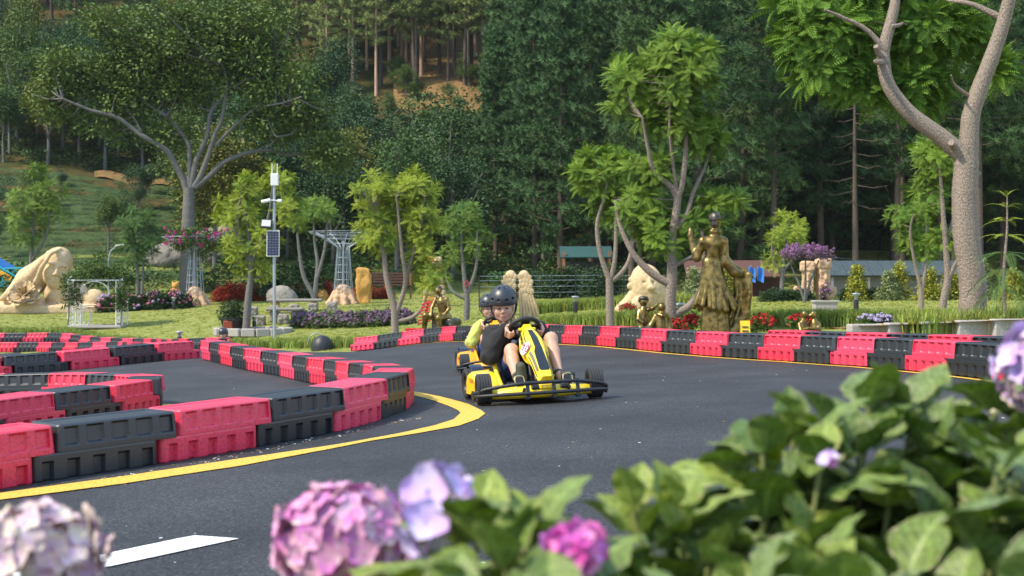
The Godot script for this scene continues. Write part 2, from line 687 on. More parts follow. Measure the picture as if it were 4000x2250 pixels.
func strip(inner: PackedFloat32Array, outer: PackedFloat32Array, up: float, wob: float) -> G:
	var ci := Curve3D.new()
	var co := Curve3D.new()
	for i in range(0, inner.size(), 2):
		ci.add_point(Vector3(inner[i], 0, inner[i + 1]))
	for i in range(0, outer.size(), 2):
		co.add_point(Vector3(outer[i], 0, outer[i + 1]))
	var n := int(ci.get_baked_length() / 0.06) + 2
	var r0 := PackedVector3Array()
	var r1 := PackedVector3Array()
	var nz := FastNoiseLite.new()
	nz.frequency = 4.0
	for i in n:
		var t := float(i) / (n - 1)
		var a := ci.sample_baked(t * ci.get_baked_length())
		var b := co.sample_baked(t * co.get_baked_length())
		var d := (b - a).normalized()
		a += d * nz.get_noise_2d(i * 0.31, 0) * wob
		b += d * nz.get_noise_2d(i * 0.31, 50) * wob
		r0.append(at(a.x, a.z, up))
		r1.append(at(b.x, b.z, up))
	var g := G.new()
	var rows := []
	for k in 6:
		var row := PackedVector3Array()
		for i in n:
			var p := r0[i].lerp(r1[i], k / 5.0)
			row.append(at(p.x, -p.z, up))
		rows.append(row)
	g.sheet(rows)
	return g

func line_band(pts: Array, w: float, up := 0.006) -> G:
	var a := PackedFloat32Array()
	var b := PackedFloat32Array()
	for i in pts.size():
		var d: Vector2 = (Vector2(pts[mini(i + 1, pts.size() - 1)][0], pts[mini(i + 1, pts.size() - 1)][1]) - Vector2(pts[maxi(i - 1, 0)][0], pts[maxi(i - 1, 0)][1])).normalized()
		var nrm := Vector2(-d.y, d.x) * w / 2.0
		a.append(pts[i][0] + nrm.x); a.append(pts[i][1] + nrm.y)
		b.append(pts[i][0] - nrm.x); b.append(pts[i][1] - nrm.y)
	return strip(a, b, up, 0.012)

func lay_markings() -> void:
	var outer := PackedFloat32Array([-1.382, 17.072, -1.247, 16.570, -0.777, 14.838, -0.411, 13.272, -0.280, 12.499, -0.233, 12.144, -0.278, 11.685, -0.425, 11.163, -0.717, 10.746, -1.058, 10.328, -1.275, 9.952, -1.796, 9.138, -2.397, 8.491, -2.963, 8.052, -3.6, 7.5, -4.6, 6.6])
	var inner := PackedFloat32Array([-1.308, 16.153, -1.183, 15.714, -0.856, 14.378, -0.595, 13.147, -0.489, 12.604, -0.455, 12.291, -0.489, 11.727, -0.631, 11.268, -0.873, 10.787, -1.138, 10.391, -1.302, 10.161, -1.874, 9.535, -2.491, 8.825, -3.063, 8.324, -3.7, 7.75, -4.7, 6.85])
	structure("yellow_track_line", strip(inner, outer, 0.006, 0.012), M.yellow_line)
	# line at the foot of the right-hand barriers
	var rl := []
	for q in EDGE:
		if q[0] > 7.0 and q[0] < 37.0:
			rl.append([q[1] - 0.35, q[0]])
	structure("yellow_track_line", line_band(rl, 0.075), M.yellow_line)
	structure("yellow_track_line", line_band([[-6.9, 18.6], [-5.3, 17.6], [-3.95, 16.0], [-3.55, 15.1], [-3.6, 14.2], [-4.0, 13.2]], 0.2), M.yellow_line)
	structure("yellow_track_line", line_band([[-26.0, 49.0], [-18.0, 49.2], [-13.0, 46.0]], 0.3), M.yellow_line)
	# white arrow stripes painted on the tarmac
	var w := G.new()
	var poly := PackedVector2Array([Vector2(-2.25, 5.58), Vector2(-1.855, 6.048), Vector2(-1.749, 6.153), Vector2(-1.309, 6.654), Vector2(-1.543, 6.758), Vector2(-1.61, 6.695), Vector2(-1.845, 6.424), Vector2(-1.951, 6.299), Vector2(-2.35, 5.85)])
	var idx := Geometry2D.triangulate_polygon(poly)
	for i in range(0, idx.size(), 3):
		w.tri(at(poly[idx[i]].x, poly[idx[i]].y, 0.006), at(poly[idx[i + 1]].x, poly[idx[i + 1]].y, 0.006), at(poly[idx[i + 2]].x, poly[idx[i + 2]].y, 0.006))
	structure("white_road_marking", w, M.white_line)
	structure("white_road_marking", line_band([[-0.93, 24.0], [-0.6, 23.7], [-0.3, 23.4]], 0.22), M.white_line)
	structure("white_road_marking", line_band([[-24.0, 46.5], [-19.0, 46.4], [-16.0, 45.5]], 0.3), M.white_line)

# one tier of a moulded barrier block: rounded plan, recessed windows along both long sides
func tier(x0: float, L: float, W: float, y0: float, y1: float, taper: float, panels: int, pw: float, depth: float, py0: float, py1: float, top_dish: float, upper: bool) -> G:
	var r := 0.055
	var per := []   # plan point, outward, inset factor
	var hz := W / 2.0
	for side in [1, -1]:
		var line := []
		for k in panels:
			var c := L * (k + 0.5) / panels
			for q in [[-pw / 2 - 0.005, 0.0], [-pw / 2, 0.0], [-pw / 2 + 0.009, 1.0], [-pw / 2 + 0.015, 1.0], [pw / 2 - 0.015, 1.0], [pw / 2 - 0.009, 1.0], [pw / 2, 0.0], [pw / 2 + 0.005, 0.0]]:
				line.append([c + q[0], q[1]])
		if side == 1:
			line.reverse()
		for q in line:
			per.append([Vector2(clampf(q[0], r, L - r), side * hz), Vector2(0, side), q[1]])
		for k in 7:
			var a := PI / 2 * k / 6.0
			var cx := r if side == 1 else L - r
			var o := Vector2(-sin(a), cos(a)) if side == 1 else Vector2(sin(a), -cos(a))
			per.append([Vector2(cx, side * (hz - r)) + o * r, o, 0.0])
		var ex := 0.0 if side == 1 else L
		per.append([Vector2(ex, 0), Vector2(-1 if side == 1 else 1, 0), 0.0])
		for k in 7:
			var a := PI / 2 * k / 6.0
			var cx := r if side == 1 else L - r
			var o := Vector2(-cos(a), -sin(a)) if side == 1 else Vector2(cos(a), sin(a))
			per.append([Vector2(cx, -side * (hz - r)) + o * r, o, 0.0])
	var H := y1 - y0
	var ys := [y0, y0 + 0.012, py0 - 0.016, py0 - 0.010, py0 + 0.001, py0 + 0.006, py1 - 0.006, py1 - 0.001, py1 + 0.009, py1 + 0.014, y1 - 0.014, y1 - 0.010, y1 - 0.004, y1]
	ys.sort()
	var levels := []
	for y in ys:
		if y < y0 or y > y1 or (levels.size() and y - levels[-1][0] < 0.003):
			continue
		var t := clampf((y - (y1 - 0.014)) / 0.014, 0, 1)
		levels.append([y, (0.013 if upper else 0.003) * t * t + (0.002 if upper else 0.012) * clampf(1.0 - (y - y0) / 0.012, 0, 1)])
	var rows := []
	for lv in levels:
		if lv[0] > y1 or lv[0] < y0:
			continue
		var inside: bool = lv[0] >= py0 - 0.001 and lv[0] <= py1 + 0.001
		var row := PackedVector3Array()
		for p in per:
			var ins: float = lv[1] + taper * (lv[0] - y0) / H + (depth * p[2] if inside else 0.0)
			var q: Vector2 = p[0] - p[1] * ins
			row.append(Vector3(x0 + q.x, lv[0], q.y))
		rows.append(row)
	var g := G.new()
	g.sheet(rows, true)
	var last: PackedVector3Array = rows[-1]
	var mid := Vector3(x0 + L / 2, y1, 0)
	var caps := [last]
	for q in [[0.80, 0.0], [0.76, top_dish], [0.5, top_dish]]:
		var row := PackedVector3Array()
		for p in last:
			row.append(Vector3(mid.x + (p.x - mid.x) * lerpf(1.0, q[0], 0.35), y1 - q[1], p.z * q[0]))
		caps.append(row)
	g.sheet(caps, true)
	g.fan(caps[-1], mid - Vector3(0, top_dish, 0))
	return g

const PITCH := 0.95
var block_meshes := []

func ordinal(k: int) -> String:
	var w := ["first", "second", "third", "fourth", "fifth", "sixth", "seventh", "eighth", "ninth", "tenth", "eleventh", "twelfth", "thirteenth", "fourteenth", "fifteenth", "sixteenth", "seventeenth", "eighteenth", "nineteenth", "twentieth"]
	return w[k] if k < w.size() else "%dth" % (k + 1)

func barrier_row(path: Array, first_red: bool, skip: float, where: String, from_end: String, rev := false, pitch := PITCH, start := 0) -> void:
	var c := Curve3D.new()
	for p in path:
		c.add_point(Vector3(p[0], 0, p[1]))
	c.bake_interval = 0.05
	var n := int((c.get_baked_length() - skip) / pitch)
	var made := []
	for k in n:
		var a := c.sample_baked(skip + k * pitch)
		var b := c.sample_baked(skip + (k + 1) * pitch)
		var pa := at(a.x, a.z, 0.004)
		var pb := at(b.x, b.z, 0.004)
		var ex := (pb - pa).normalized()
		var ez := ex.cross(Vector3.UP).normalized()
		var ey := ez.cross(ex)
		var red := (k % 2 == 0) == first_red
		var o := thing("barrier_block", "", "barrier", Vector3.ZERO, 0.0, "plastic barrier blocks lining the track")
		o.transform = Transform3D(Basis(ex * pitch / PITCH, ey, ez) * Basis(Vector3.UP, rnd(-0.012, 0.012)), pa + ez * rnd(-0.006, 0.006))
		var m: Material = (M.red if red else M.black)[rng.randi() % 3]
		part(o, "lower_tier", block_meshes[0], m)
		part(o, "upper_tier", block_meshes[1], m)
		made.append([o, red])
	if rev:
		made.reverse()
	var cnt := [0, 0]
	for q in made:
		var i := 1 if q[1] else 0
		tag(q[0], "%s plastic barrier block, %s such from %s of %s" % ["red" if q[1] else "black", ordinal(cnt[i]), from_end, where])
		cnt[i] += 1

func set_barriers() -> void:
	block_meshes = [tier(0.0, 0.94, 0.385, 0.0, 0.172, 0.0, 5, 0.088, 0.034, 0.0, 0.118, 0.0, false).mesh(),
		tier(0.17, 0.94, 0.387, 0.172, 0.35, 0.016, 5, 0.128, 0.02, 0.222, 0.322, 0.01, true).mesh()]
	barrier_row([[-5.34, 6.11], [-3.84, 7.86], [-3.16, 8.83], [-2.54, 9.58], [-2.02, 10.4], [-1.6, 11.15], [-1.33, 12.0], [-1.2, 12.75], [-1.15, 13.5], [-1.2, 14.3], [-1.5, 15.8], [-2.29, 18.55], [-2.79, 19.8], [-3.41, 21.37], [-4.36, 23.25], [-4.93, 24.56], [-5.56, 26.06], [-6.0, 27.2]], true, ROW_A, "long hairpin row", "near left end")
	barrier_row([[-6.3, 27.6], [-6.75, 26.9], [-7.4, 26.1], [-8.2, 25.4], [-9.2, 24.9], [-10.5, 24.5], [-13.0, 24.2]], true, 0.0, "row behind inner island", "far bend")
	barrier_row([[-9.5, 17.0], [-8.2, 18.3], [-7.1, 18.7], [-6.2, 18.5], [-5.3, 17.7], [-4.65, 16.9], [-4.2, 16.1], [-4.05, 15.3], [-4.15, 14.5], [-4.4, 13.7], [-4.65, 12.8], [-4.95, 11.8], [-5.4, 10.6]], true, 0.3, "inner island row", "far left end")
	barrier_row([[-26.0, 54.0], [-17.6, 52.0], [-13.5, 48.2], [-12.3, 45.5]], false, 0.0, "distant front row", "left end")
	barrier_row([[-27.0, 57.3], [-18.0, 55.5], [-12.6, 48.9], [-10.2, 43.6], [-8.5, 41.8]], true, 0.0, "distant row before lawn", "left end")
	barrier_row([[-4.42, 37.86], [-2.92, 36.36], [-1.82, 35.06], [-0.77, 32.56], [0.23, 30.06], [0.98, 27.66], [1.54, 25.86], [2.03, 24.06], [2.6, 22.26], [3.26, 20.46], [3.88, 18.86], [4.38, 16.96], [4.73, 14.96], [4.98, 13.06], [5.23, 11.0], [5.38, 9.0], [5.48, 7.5]], true, ROW_R, "outer row below statues", "far end", false, 1.0)
	barrier_row([[3.75, 21.0], [4.45, 19.2], [5.05, 17.3], [5.5, 15.2], [5.8, 13.0], [6.0, 11.0], [6.1, 9.0]], true, 0.3, "second row beside planter", "far end", false, 1.0)

const ROW_A := 0.66
const ROW_R := 0.25

func bar(g: G, pts: Array, r: float, sides := 10) -> void:
	var c := Curve3D.new()
	for i in pts.size():
		var tan := Vector3.ZERO
		if i > 0 and i < pts.size() - 1:
			tan = (pts[i + 1] - pts[i - 1]) * 0.12
		c.add_point(pts[i], -tan, tan)
	c.bake_interval = 0.025
	var b := c.get_baked_points()
	var q := []
	for p in b:
		q.append(p)
	g.tube(q, [r], sides)

func wheel(parent: Node3D, pos: Vector3, r: float, w: float, steer: float) -> void:
	var o := Node3D.new()
	o.name = "wheel"
	parent.add_child(o, true)
	o.transform = Transform3D(Basis(Vector3.UP, steer) * Basis(Vector3(0, 0, 1), PI / 2), pos)
	var t := G.new()
	var h := w / 2
	var prof := []
	prof.append(Vector2(r * 0.6, -h * 0.82))
	prof.append(Vector2(r * 0.78, -h)); prof.append(Vector2(r * 0.9, -h * 0.97)); prof.append(Vector2(r * 0.97, -h * 0.84))
	for k in 5:   # tread ribs parted by grooves
		var c := lerpf(-h * 0.72, h * 0.72, k / 4.0)
		prof.append(Vector2(r, c - h * 0.13)); prof.append(Vector2(r, c + h * 0.13))
		if k < 4:
			prof.append(Vector2(r - 0.006, c + h * 0.15)); prof.append(Vector2(r - 0.006, c + h * 0.2))
	prof.append(Vector2(r * 0.97, h * 0.84)); prof.append(Vector2(r * 0.9, h * 0.97)); prof.append(Vector2(r * 0.78, h)); prof.append(Vector2(r * 0.6, h * 0.82))
	t.lathe(prof, 36)
	part(o, "tyre", t, M.tyre)
	var rim := G.new()
	rim.lathe([Vector2(0.0, -h * 0.5), Vector2(r * 0.3, -h * 0.55), Vector2(r * 0.5, -h * 0.3), Vector2(r * 0.6, -h * 0.8), Vector2(r * 0.62, -h * 0.8), Vector2(r * 0.62, h * 0.8), Vector2(r * 0.6, h * 0.8), Vector2(r * 0.5, h * 0.3), Vector2(r * 0.3, h * 0.55), Vector2(0.0, h * 0.5)], 24)
	for k in 5:
		var a := TAU * k / 5
		for sgn in [-1, 1]:
			rim.box(Vector3(cos(a) * r * 0.38, sgn * h * 0.5, sin(a) * r * 0.38), Vector3(r * 0.5, h * 0.2, r * 0.1), 0.004, Basis(Vector3.UP, -a))
	part(o, "rim", rim, M.dark_metal)
	var nut := G.new()
	nut.lathe([Vector2(0, -h * 0.75), Vector2(0.012, -h * 0.75), Vector2(0.012, h * 0.75), Vector2(0, h * 0.75)], 8)
	part(o, "hub_nut", nut, M.steel)

func cowl_half(t: float) -> float:
	var k := [[0.0, 0.072], [0.06, 0.085], [0.35, 0.1], [0.52, 0.122], [0.68, 0.132], [0.8, 0.108], [0.9, 0.066], [1.0, 0.058]]
	for i in k.size() - 1:
		if t <= k[i + 1][0]:
			return lerpf(k[i][1], k[i + 1][1], (t - k[i][0]) / (k[i + 1][0] - k[i][0]))
	return 0.05

var COWL_A := Vector3(0, 0.20, 0.66)
var COWL_B := Vector3(0, 0.685, 0.03)
func cowl_point(t: float, x: float, out: float) -> Vector3:
	var ax := (COWL_B - COWL_A).normalized()
	var nrm := Vector3.RIGHT.cross(ax).normalized() * -1.0
	if nrm.z < 0: nrm = -nrm
	var bulge := 0.03 * sin(PI * clampf(t, 0, 1))
	return COWL_A.lerp(COWL_B, t) + Vector3(x, 0, 0) + nrm * (out + bulge)

func make_kart(called: String, label: String, paint: Material, numbered_plate: bool) -> Node3D:
	var o := thing(called, label, "kart", Vector3.ZERO, 0.0, "pedal-height racing karts on the track")
	for s in [-1, 1]:
		wheel(o, Vector3(0.55 * s, 0.146, 0.42), 0.146, 0.14, deg_to_rad(-7))
		wheel(o, Vector3(0.42 * s, 0.152, -0.58), 0.152, 0.17, 0.0)
	var g := G.new()
	g.box(Vector3(0, 0.075, 0.1), Vector3(0.5, 0.03, 1.0), 0.01)
	part(o, "floor_pan", g, M.black_plastic)
	g = G.new()
	for s in [-1, 1]:
		bar(g, [Vector3(0.27 * s, 0.1, 0.58), Vector3(0.29 * s, 0.1, 0.2), Vector3(0.3 * s, 0.11, -0.3), Vector3(0.26 * s, 0.15, -0.7)], 0.018)
		bar(g, [Vector3(0.5 * s, 0.146, 0.42), Vector3(0.25 * s, 0.12, 0.44)], 0.016)
		bar(g, [Vector3(0.48 * s, 0.13, 0.40), Vector3(0.05 * s, 0.16, 0.46)], 0.008)
		bar(g, [Vector3(0.22 * s, 0.1, 0.62), Vector3(0.22 * s, 0.14, 0.68)], 0.014)
	bar(g, [Vector3(-0.4, 0.152, -0.62), Vector3(0.4, 0.152, -0.62)], 0.02)
	bar(g, [Vector3(-0.03, 0.1, 0.5), Vector3(-0.02, 0.38, 0.26), Vector3(0, 0.62, 0.02)], 0.022)
	bar(g, [Vector3(-0.08, 0.09, 0.5), Vector3(-0.075, 0.4, 0.33)], 0.013)
	part(o, "frame", g, M.dark_metal)
	# front bumper: two bowed scuffed bars on flat uprights
	g = G.new()
	bar(g, [Vector3(-0.66, 0.105, 0.42), Vector3(-0.645, 0.115, 0.5), Vector3(-0.56, 0.15, 0.58), Vector3(-0.29, 0.19, 0.70), Vector3(0.0, 0.195, 0.725), Vector3(0.29, 0.19, 0.70), Vector3(0.56, 0.15, 0.58), Vector3(0.645, 0.115, 0.5), Vector3(0.66, 0.105, 0.42)], 0.017, 12)
	bar(g, [Vector3(-0.655, 0.08, 0.42), Vector3(-0.64, 0.085, 0.51), Vector3(-0.5, 0.095, 0.64), Vector3(-0.25, 0.1, 0.735), Vector3(0, 0.1, 0.75), Vector3(0.25, 0.1, 0.735), Vector3(0.5, 0.095, 0.64), Vector3(0.64, 0.085, 0.51), Vector3(0.655, 0.08, 0.42)], 0.017, 12)
	part(o, "front_bumper", g, M.scuffed_metal)
	for x in [-0.2, 0.05, 0.29]:
		var u := G.new()
		u.box(Vector3(x, 0.13, 0.742 - absf(x) * 0.1), Vector3(0.036, 0.17, 0.014), 0.004, Basis(Vector3.RIGHT, -0.18))
		u.box(Vector3(x, 0.055, 0.725 - absf(x) * 0.1), Vector3(0.05, 0.03, 0.04), 0.006)
		part(o, "bumper_upright", u, M.scuffed_metal)
	for s in [-1, 1]:
		var u := G.new()
		u.box(Vector3(0.655 * s, 0.09, 0.44), Vector3(0.02, 0.09, 0.07), 0.006)
		part(o, "bumper_end", u, M.scuffed_metal)
	# yellow nose tray behind the bars
	var rows := []
	for k in 9:
		var x := lerpf(-0.58, 0.58, k / 8.0)
		var e := 1.0 - pow(absf(x) / 0.6, 3.0)
		var z := 0.69 - 0.22 * pow(absf(x) / 0.58, 2.0)
		rows.append(PackedVector3Array([Vector3(x, 0.045, z - 0.2), Vector3(x, 0.05, z - 0.01), Vector3(x, 0.085, z + 0.005), Vector3(x, 0.10 + 0.055 * e, z - 0.02), Vector3(x, 0.11 + 0.055 * e, z - 0.08), Vector3(x, 0.10 + 0.05 * e, z - 0.2)]))
	g = G.new()
	g.sheet(rows, true)
	g.fan(rows[0], Vector3(-0.58, 0.08, 0.4), true)
	g.fan(rows[-1], Vector3(0.58, 0.08, 0.4))
	part(o, "nose_tray", g, paint)
	for x in [-0.1, 0.18]:
		g = G.new()
		g.box(Vector3(x, 0.15, 0.66), Vector3(0.1, 0.05, 0.03), 0.012, Basis(Vector3.RIGHT, -0.5))
		part(o, "nose_vent", g, M.black_plastic)
	# steering cowl: faceted tapering shell
	rows = []
	for k in 23:
		var t := k / 22.0
		var w := cowl_half(t)
		var d := 0.055
		var low := -0.075 * smoothstep(0.25, 0.5, t) + 0.02
		rows.append(PackedVector3Array([cowl_point(t, -w * 0.62, d), cowl_point(t, -w * 0.55, d + 0.006), cowl_point(t, w * 0.55, d + 0.006), cowl_point(t, w * 0.62, d), cowl_point(t, w, 0.0), cowl_point(t, w * 0.92, low - 0.04), cowl_point(t, 0, low - 0.05), cowl_point(t, -w * 0.92, low - 0.04), cowl_point(t, -w, 0.0)]))
	g = G.new()
	for k in 22:
		for i in 9:
			var j := (i + 1) % 9
			g.quad(rows[k][i], rows[k][j], rows[k + 1][j], rows[k + 1][i])
	g.fan(rows[0], cowl_point(0, 0, 0), true)
	g.fan(rows[-1], cowl_point(1, 0, 0))
	g.box(COWL_A + Vector3(0, -0.045, -0.015), Vector3(0.15, 0.06, 0.1), 0.015)
	g.box(COWL_B + Vector3(0, 0.0, 0.035), Vector3(0.17, 0.03, 0.05), 0.008)
	var cowl := part(o, "steering_cowl", g, paint)
	# dark inlay down the face of the cowl
	var inlay := func(list: Array, lift: float) -> G:
		var q := G.new()
		var rr := []
		for e in list:
			rr.append(PackedVector3Array([cowl_point(e[0], e[1], 0.055 + lift - 0.006), cowl_point(e[0], e[1], 0.055 + lift), cowl_point(e[0], e[2], 0.055 + lift), cowl_point(e[0], e[2], 0.055 + lift - 0.006)]))
		for k in rr.size() - 1:
			for i in 3:
				q.quad(rr[k][i], rr[k][i + 1], rr[k + 1][i + 1], rr[k + 1][i])
		return q
	part(cowl, "cowl_inlay", inlay.call([[0.1, -0.038, 0.036], [0.13, -0.052, 0.05], [0.2, -0.052, 0.05], [0.42, -0.045, 0.045], [0.5, -0.022, 0.045], [0.7, -0.02, 0.042], [0.86, -0.022, 0.024]], 0.009), M.black_gloss)
	var side_strip := func(t0: float, t1: float, f0: float, f1: float, sgn: float) -> G:
		var q := G.new()
		for k in 6:
			var ta := lerpf(t0, t1, k / 6.0)
			var tb := lerpf(t0, t1, (k + 1) / 6.0)
			var P := func(t, f): return cowl_point(t, sgn * lerpf(cowl_half(t) * 0.62, cowl_half(t), f), lerpf(0.055, 0.0, f)) + Vector3(sgn * 0.003, 0.002, 0.003)
			q.quad(P.call(ta, f0), P.call(ta, f1), P.call(tb, f1), P.call(tb, f0))
		return q
	for s in [-1.0, 1.0]:
		part(cowl, "side_stripe", side_strip.call(0.12, 0.44, 0.06, 0.5, s), M.grey_plastic)
		part(cowl, "pinstripe", side_strip.call(0.06, 0.4, 0.72, 0.86, s), M.black_plastic)
		part(cowl, "pinstripe", side_strip.call(0.62, 0.9, 0.02, 0.16, s), M.black_plastic)
	# lettering and race number on the near facet
	var facet := func(t: float) -> Basis:
		var f0 := cowl_point(t, -cowl_half(t) * 0.62, 0.055)
		var f1 := cowl_point(t, -cowl_half(t), 0.0)
		var along := (cowl_point(t + 0.04, -cowl_half(t + 0.04) * 0.81, 0.0275) - cowl_point(t - 0.04, -cowl_half(t - 0.04) * 0.81, 0.0275)).normalized()
		var across := (f0 - f1).normalized()
		var out := across.cross(along).normalized()
		if out.z < 0: out = -out
		return Basis(across, along, out)
	if numbered_plate:
		var disc := G.new()
		var ring := PackedVector3Array()
		var ring2 := PackedVector3Array()
		for k in 28:
			var a := TAU * k / 28
			ring.append(Vector3(cos(a) * 0.05, sin(a) * 0.072, 0))
			ring2.append(Vector3(cos(a) * 0.048, sin(a) * 0.07, 0.003))
		disc.sheet([ring, ring2], true)
		disc.fan(ring2, Vector3(0, 0, 0.003), true)
		var fb: Basis = facet.call(0.53)
		var up := (fb.y * 0.5 + fb.x * 0.85).normalized()
		var bs := Basis(up.cross(fb.z).normalized(), up, fb.z)
		var at0 := cowl_point(0.53, -cowl_half(0.53) * 0.81, 0.0275) + fb.z * 0.012
		part(cowl, "number_plate", disc, M.plate_white, Transform3D(bs, at0))
		part(cowl, "race_number", text_mesh("10", 0.1, 0.002, true), M.number_ink, Transform3D(bs, at0 + fb.z * 0.004))
		fb = facet.call(0.70)
		part(cowl, "lettering", text_mesh("ROWLERS", 0.036, 0.003, true), M.black_plastic, Transform3D(Basis(-fb.y, fb.x, fb.z) if (-fb.y).cross(fb.x).dot(fb.z) > 0 else Basis(fb.y, -fb.x, fb.z), cowl_point(0.70, -cowl_half(0.70) * 0.81, 0.0275) + fb.z * 0.012))
	# steering wheel
	var sw := Node3D.new()
	sw.name = "steering_wheel"
	o.add_child(sw, true)
	var N := Vector3(0, 0.70, -0.714)
	sw.transform = Transform3D(Basis(Vector3.RIGHT, N.cross(Vector3.RIGHT).normalized() * -1.0, N).orthonormalized(), Vector3(0, 0.70, -0.03))
	sw.basis = Basis(Vector3.RIGHT, N.cross(Vector3.RIGHT), N)
	g = G.new()
	var pts := []
	for k in 41:
		var a := TAU * k / 40
		pts.append(Vector3(cos(a) * 0.148, sin(a) * 0.125, 0))
	g.tube(pts, [0.0215], 10, false)
	part(sw, "rim", g, M.black_rubber)
	g = G.new()
	g.box(Vector3(0, -0.01, 0.0), Vector3(0.26, 0.05, 0.02), 0.008)
	g.box(Vector3(0, -0.05, 0.0), Vector3(0.09, 0.12, 0.025), 0.01)
	part(sw, "spokes", g, M.black_plastic)
	g = G.new()
	g.box(Vector3(0, 0.125, 0), Vector3(0.022, 0.04, 0.04), 0.006)
	part(sw, "centre_mark", g, M.mark_red)
	g = G.new()
	g.box(Vector3(0, 0.655, 0.03), Vector3(0.2, 0.07, 0.05), 0.015, Basis(Vector3.RIGHT, -0.6))
	part(o, "dashboard", g, M.black_plastic)
	# pedals
	for s in [-1, 1]:
		g = G.new()
		g.box(Vector3(0.235 * s, 0.205, 0.57), Vector3(0.08, 0.075, 0.02), 0.008, Basis(Vector3.RIGHT, -0.35))
		g.box(Vector3(0.235 * s, 0.13, 0.55), Vector3(0.02, 0.09, 0.02), 0.004)
		var p := part(o, "pedal", g, M.black_plastic)
		var e := G.new()
		bar(e, [Vector3(0.19 * s, 0.14, 0.60), Vector3(0.197 * s, 0.248, 0.565), Vector3(0.275 * s, 0.252, 0.565), Vector3(0.28 * s, 0.15, 0.60)], 0.005, 6)
		part(p, "pedal_rim", e, M.pale_metal)
	# seat, side pods and rear fenders
	var F := Field.new()
	F.box(Vector3(0, 0.13, -0.25), Vector3(0.19, 0.015, 0.2), 0.03)
	F.box(Vector3(0, 0.36, -0.47), Vector3(0.19, 0.22, 0.012), 0.03, 0.06, Basis(Vector3.RIGHT, -0.22))
	for s in [-1, 1]:
		F.box(Vector3(0.21 * s, 0.22, -0.3), Vector3(0.008, 0.07, 0.17), 0.025, 0.05)
	part(o, "seat", F.shape(0.018), M.black_plastic)
	for s in [-1.0, 1.0]:
		rows = []
		var prof := [Vector2(-0.42, 0.07), Vector2(-0.40, 0.2), Vector2(-0.33, 0.27), Vector2(-0.22, 0.3), Vector2(-0.08, 0.285), Vector2(0.05, 0.25), Vector2(0.14, 0.16), Vector2(0.16, 0.07)]
		for q in ([[0.30, 0.9], [0.33, 1.0], [0.49, 0.95], [0.53, 0.88], [0.54, 0.75]] if s < 0 else [[0.29, 0.6], [0.3, 0.66], [0.36, 0.66], [0.4, 0.62], [0.41, 0.5]]):
			var row := PackedVector3Array()
			for p in prof:
				row.append(Vector3(s * q[0], 0.06 + (p.y - 0.06) * q[1], p.x * q[1] - 0.02))
			rows.append(row)
		g = G.new()
		g.sheet(rows)
		g.fan(rows[-1], rows[-1][0].lerp(rows[-1][-1], 0.5))
		var pod := part(o, "side_pod", g, paint)
		g = G.new()
		for k in 5:
			g.box(Vector3(s * (0.543 if s < 0 else 0.412), 0.2 - 0.0 * k, -0.02 - 0.035 * k), Vector3(0.002, 0.035, 0.006), 0.0)
			g.box(Vector3(s * (0.543 if s < 0 else 0.412), 0.215 - 0.03 * (k % 2), -0.03 - 0.035 * k), Vector3(0.002, 0.006, 0.02), 0.0)
		part(pod, "pod_lettering", g, M.mark_red)
		g = G.new()
		bar(g, [Vector3(s * 0.29, 0.1, 0.18), Vector3(s * 0.3, 0.26, -0.02), Vector3(s * 0.29, 0.42, -0.2), Vector3(s * 0.26, 0.46, -0.38)], 0.022)
		part(o, "seat_rail", g, paint)
		rows = []
		for k in 13:
			var a := lerpf(deg_to_rad(20), deg_to_rad(170), k / 12.0)
			var c := Vector3(0, 0.155 + sin(a) * 0.185, -0.58 + cos(a) * 0.19)
			rows.append(PackedVector3Array([c + Vector3(s * 0.32, -0.012, 0), c + Vector3(s * 0.335, 0.003, 0), c + Vector3(s * 0.44, 0.003, 0), c + Vector3(s * 0.455, -0.012, 0)]))
		g = G.new()
		g.sheet(rows)
		part(o, "rear_fender", g, M.navy_gloss)
	g = G.new()
	bar(g, [Vector3(-0.42, 0.15, -0.82), Vector3(-0.3, 0.2, -0.86), Vector3(0.3, 0.2, -0.86), Vector3(0.42, 0.15, -0.82)], 0.018)
	part(o, "rear_bumper", g, M.scuffed_metal)
	return o

func text_mesh(s: String, h: float, depth: float, bold := false) -> TextMesh:
	var t := TextMesh.new()
	var f := SystemFont.new()
	f.font_names = PackedStringArray(["Droid Sans"])
	if bold: f.font_weight = 700
	t.font = f
	t.text = s
	t.font_size = 64
	t.pixel_size = h / 64.0
	t.depth = depth
	return t

func set_on_ground(o: Node3D, x: float, Z: float, turn: float, scl := 1.0, up := 0.0) -> void:
	var e := 0.45
	var dx := Vector3(2 * e, ground(x + e, Z) - ground(x - e, Z), 0).normalized()
	var dz := Vector3(0, ground(x, Z - e) - ground(x, Z + e), 2 * e).normalized()
	var n := dz.cross(dx).normalized()
	var z := (dz - n * dz.dot(n)).normalized()
	o.transform = Transform3D(Basis(n.cross(z) * -1.0 if n.cross(z).x < 0 else n.cross(z), n, z) * Basis(Vector3.UP, turn) * Basis().scaled(Vector3.ONE * scl), at(x, Z, up))

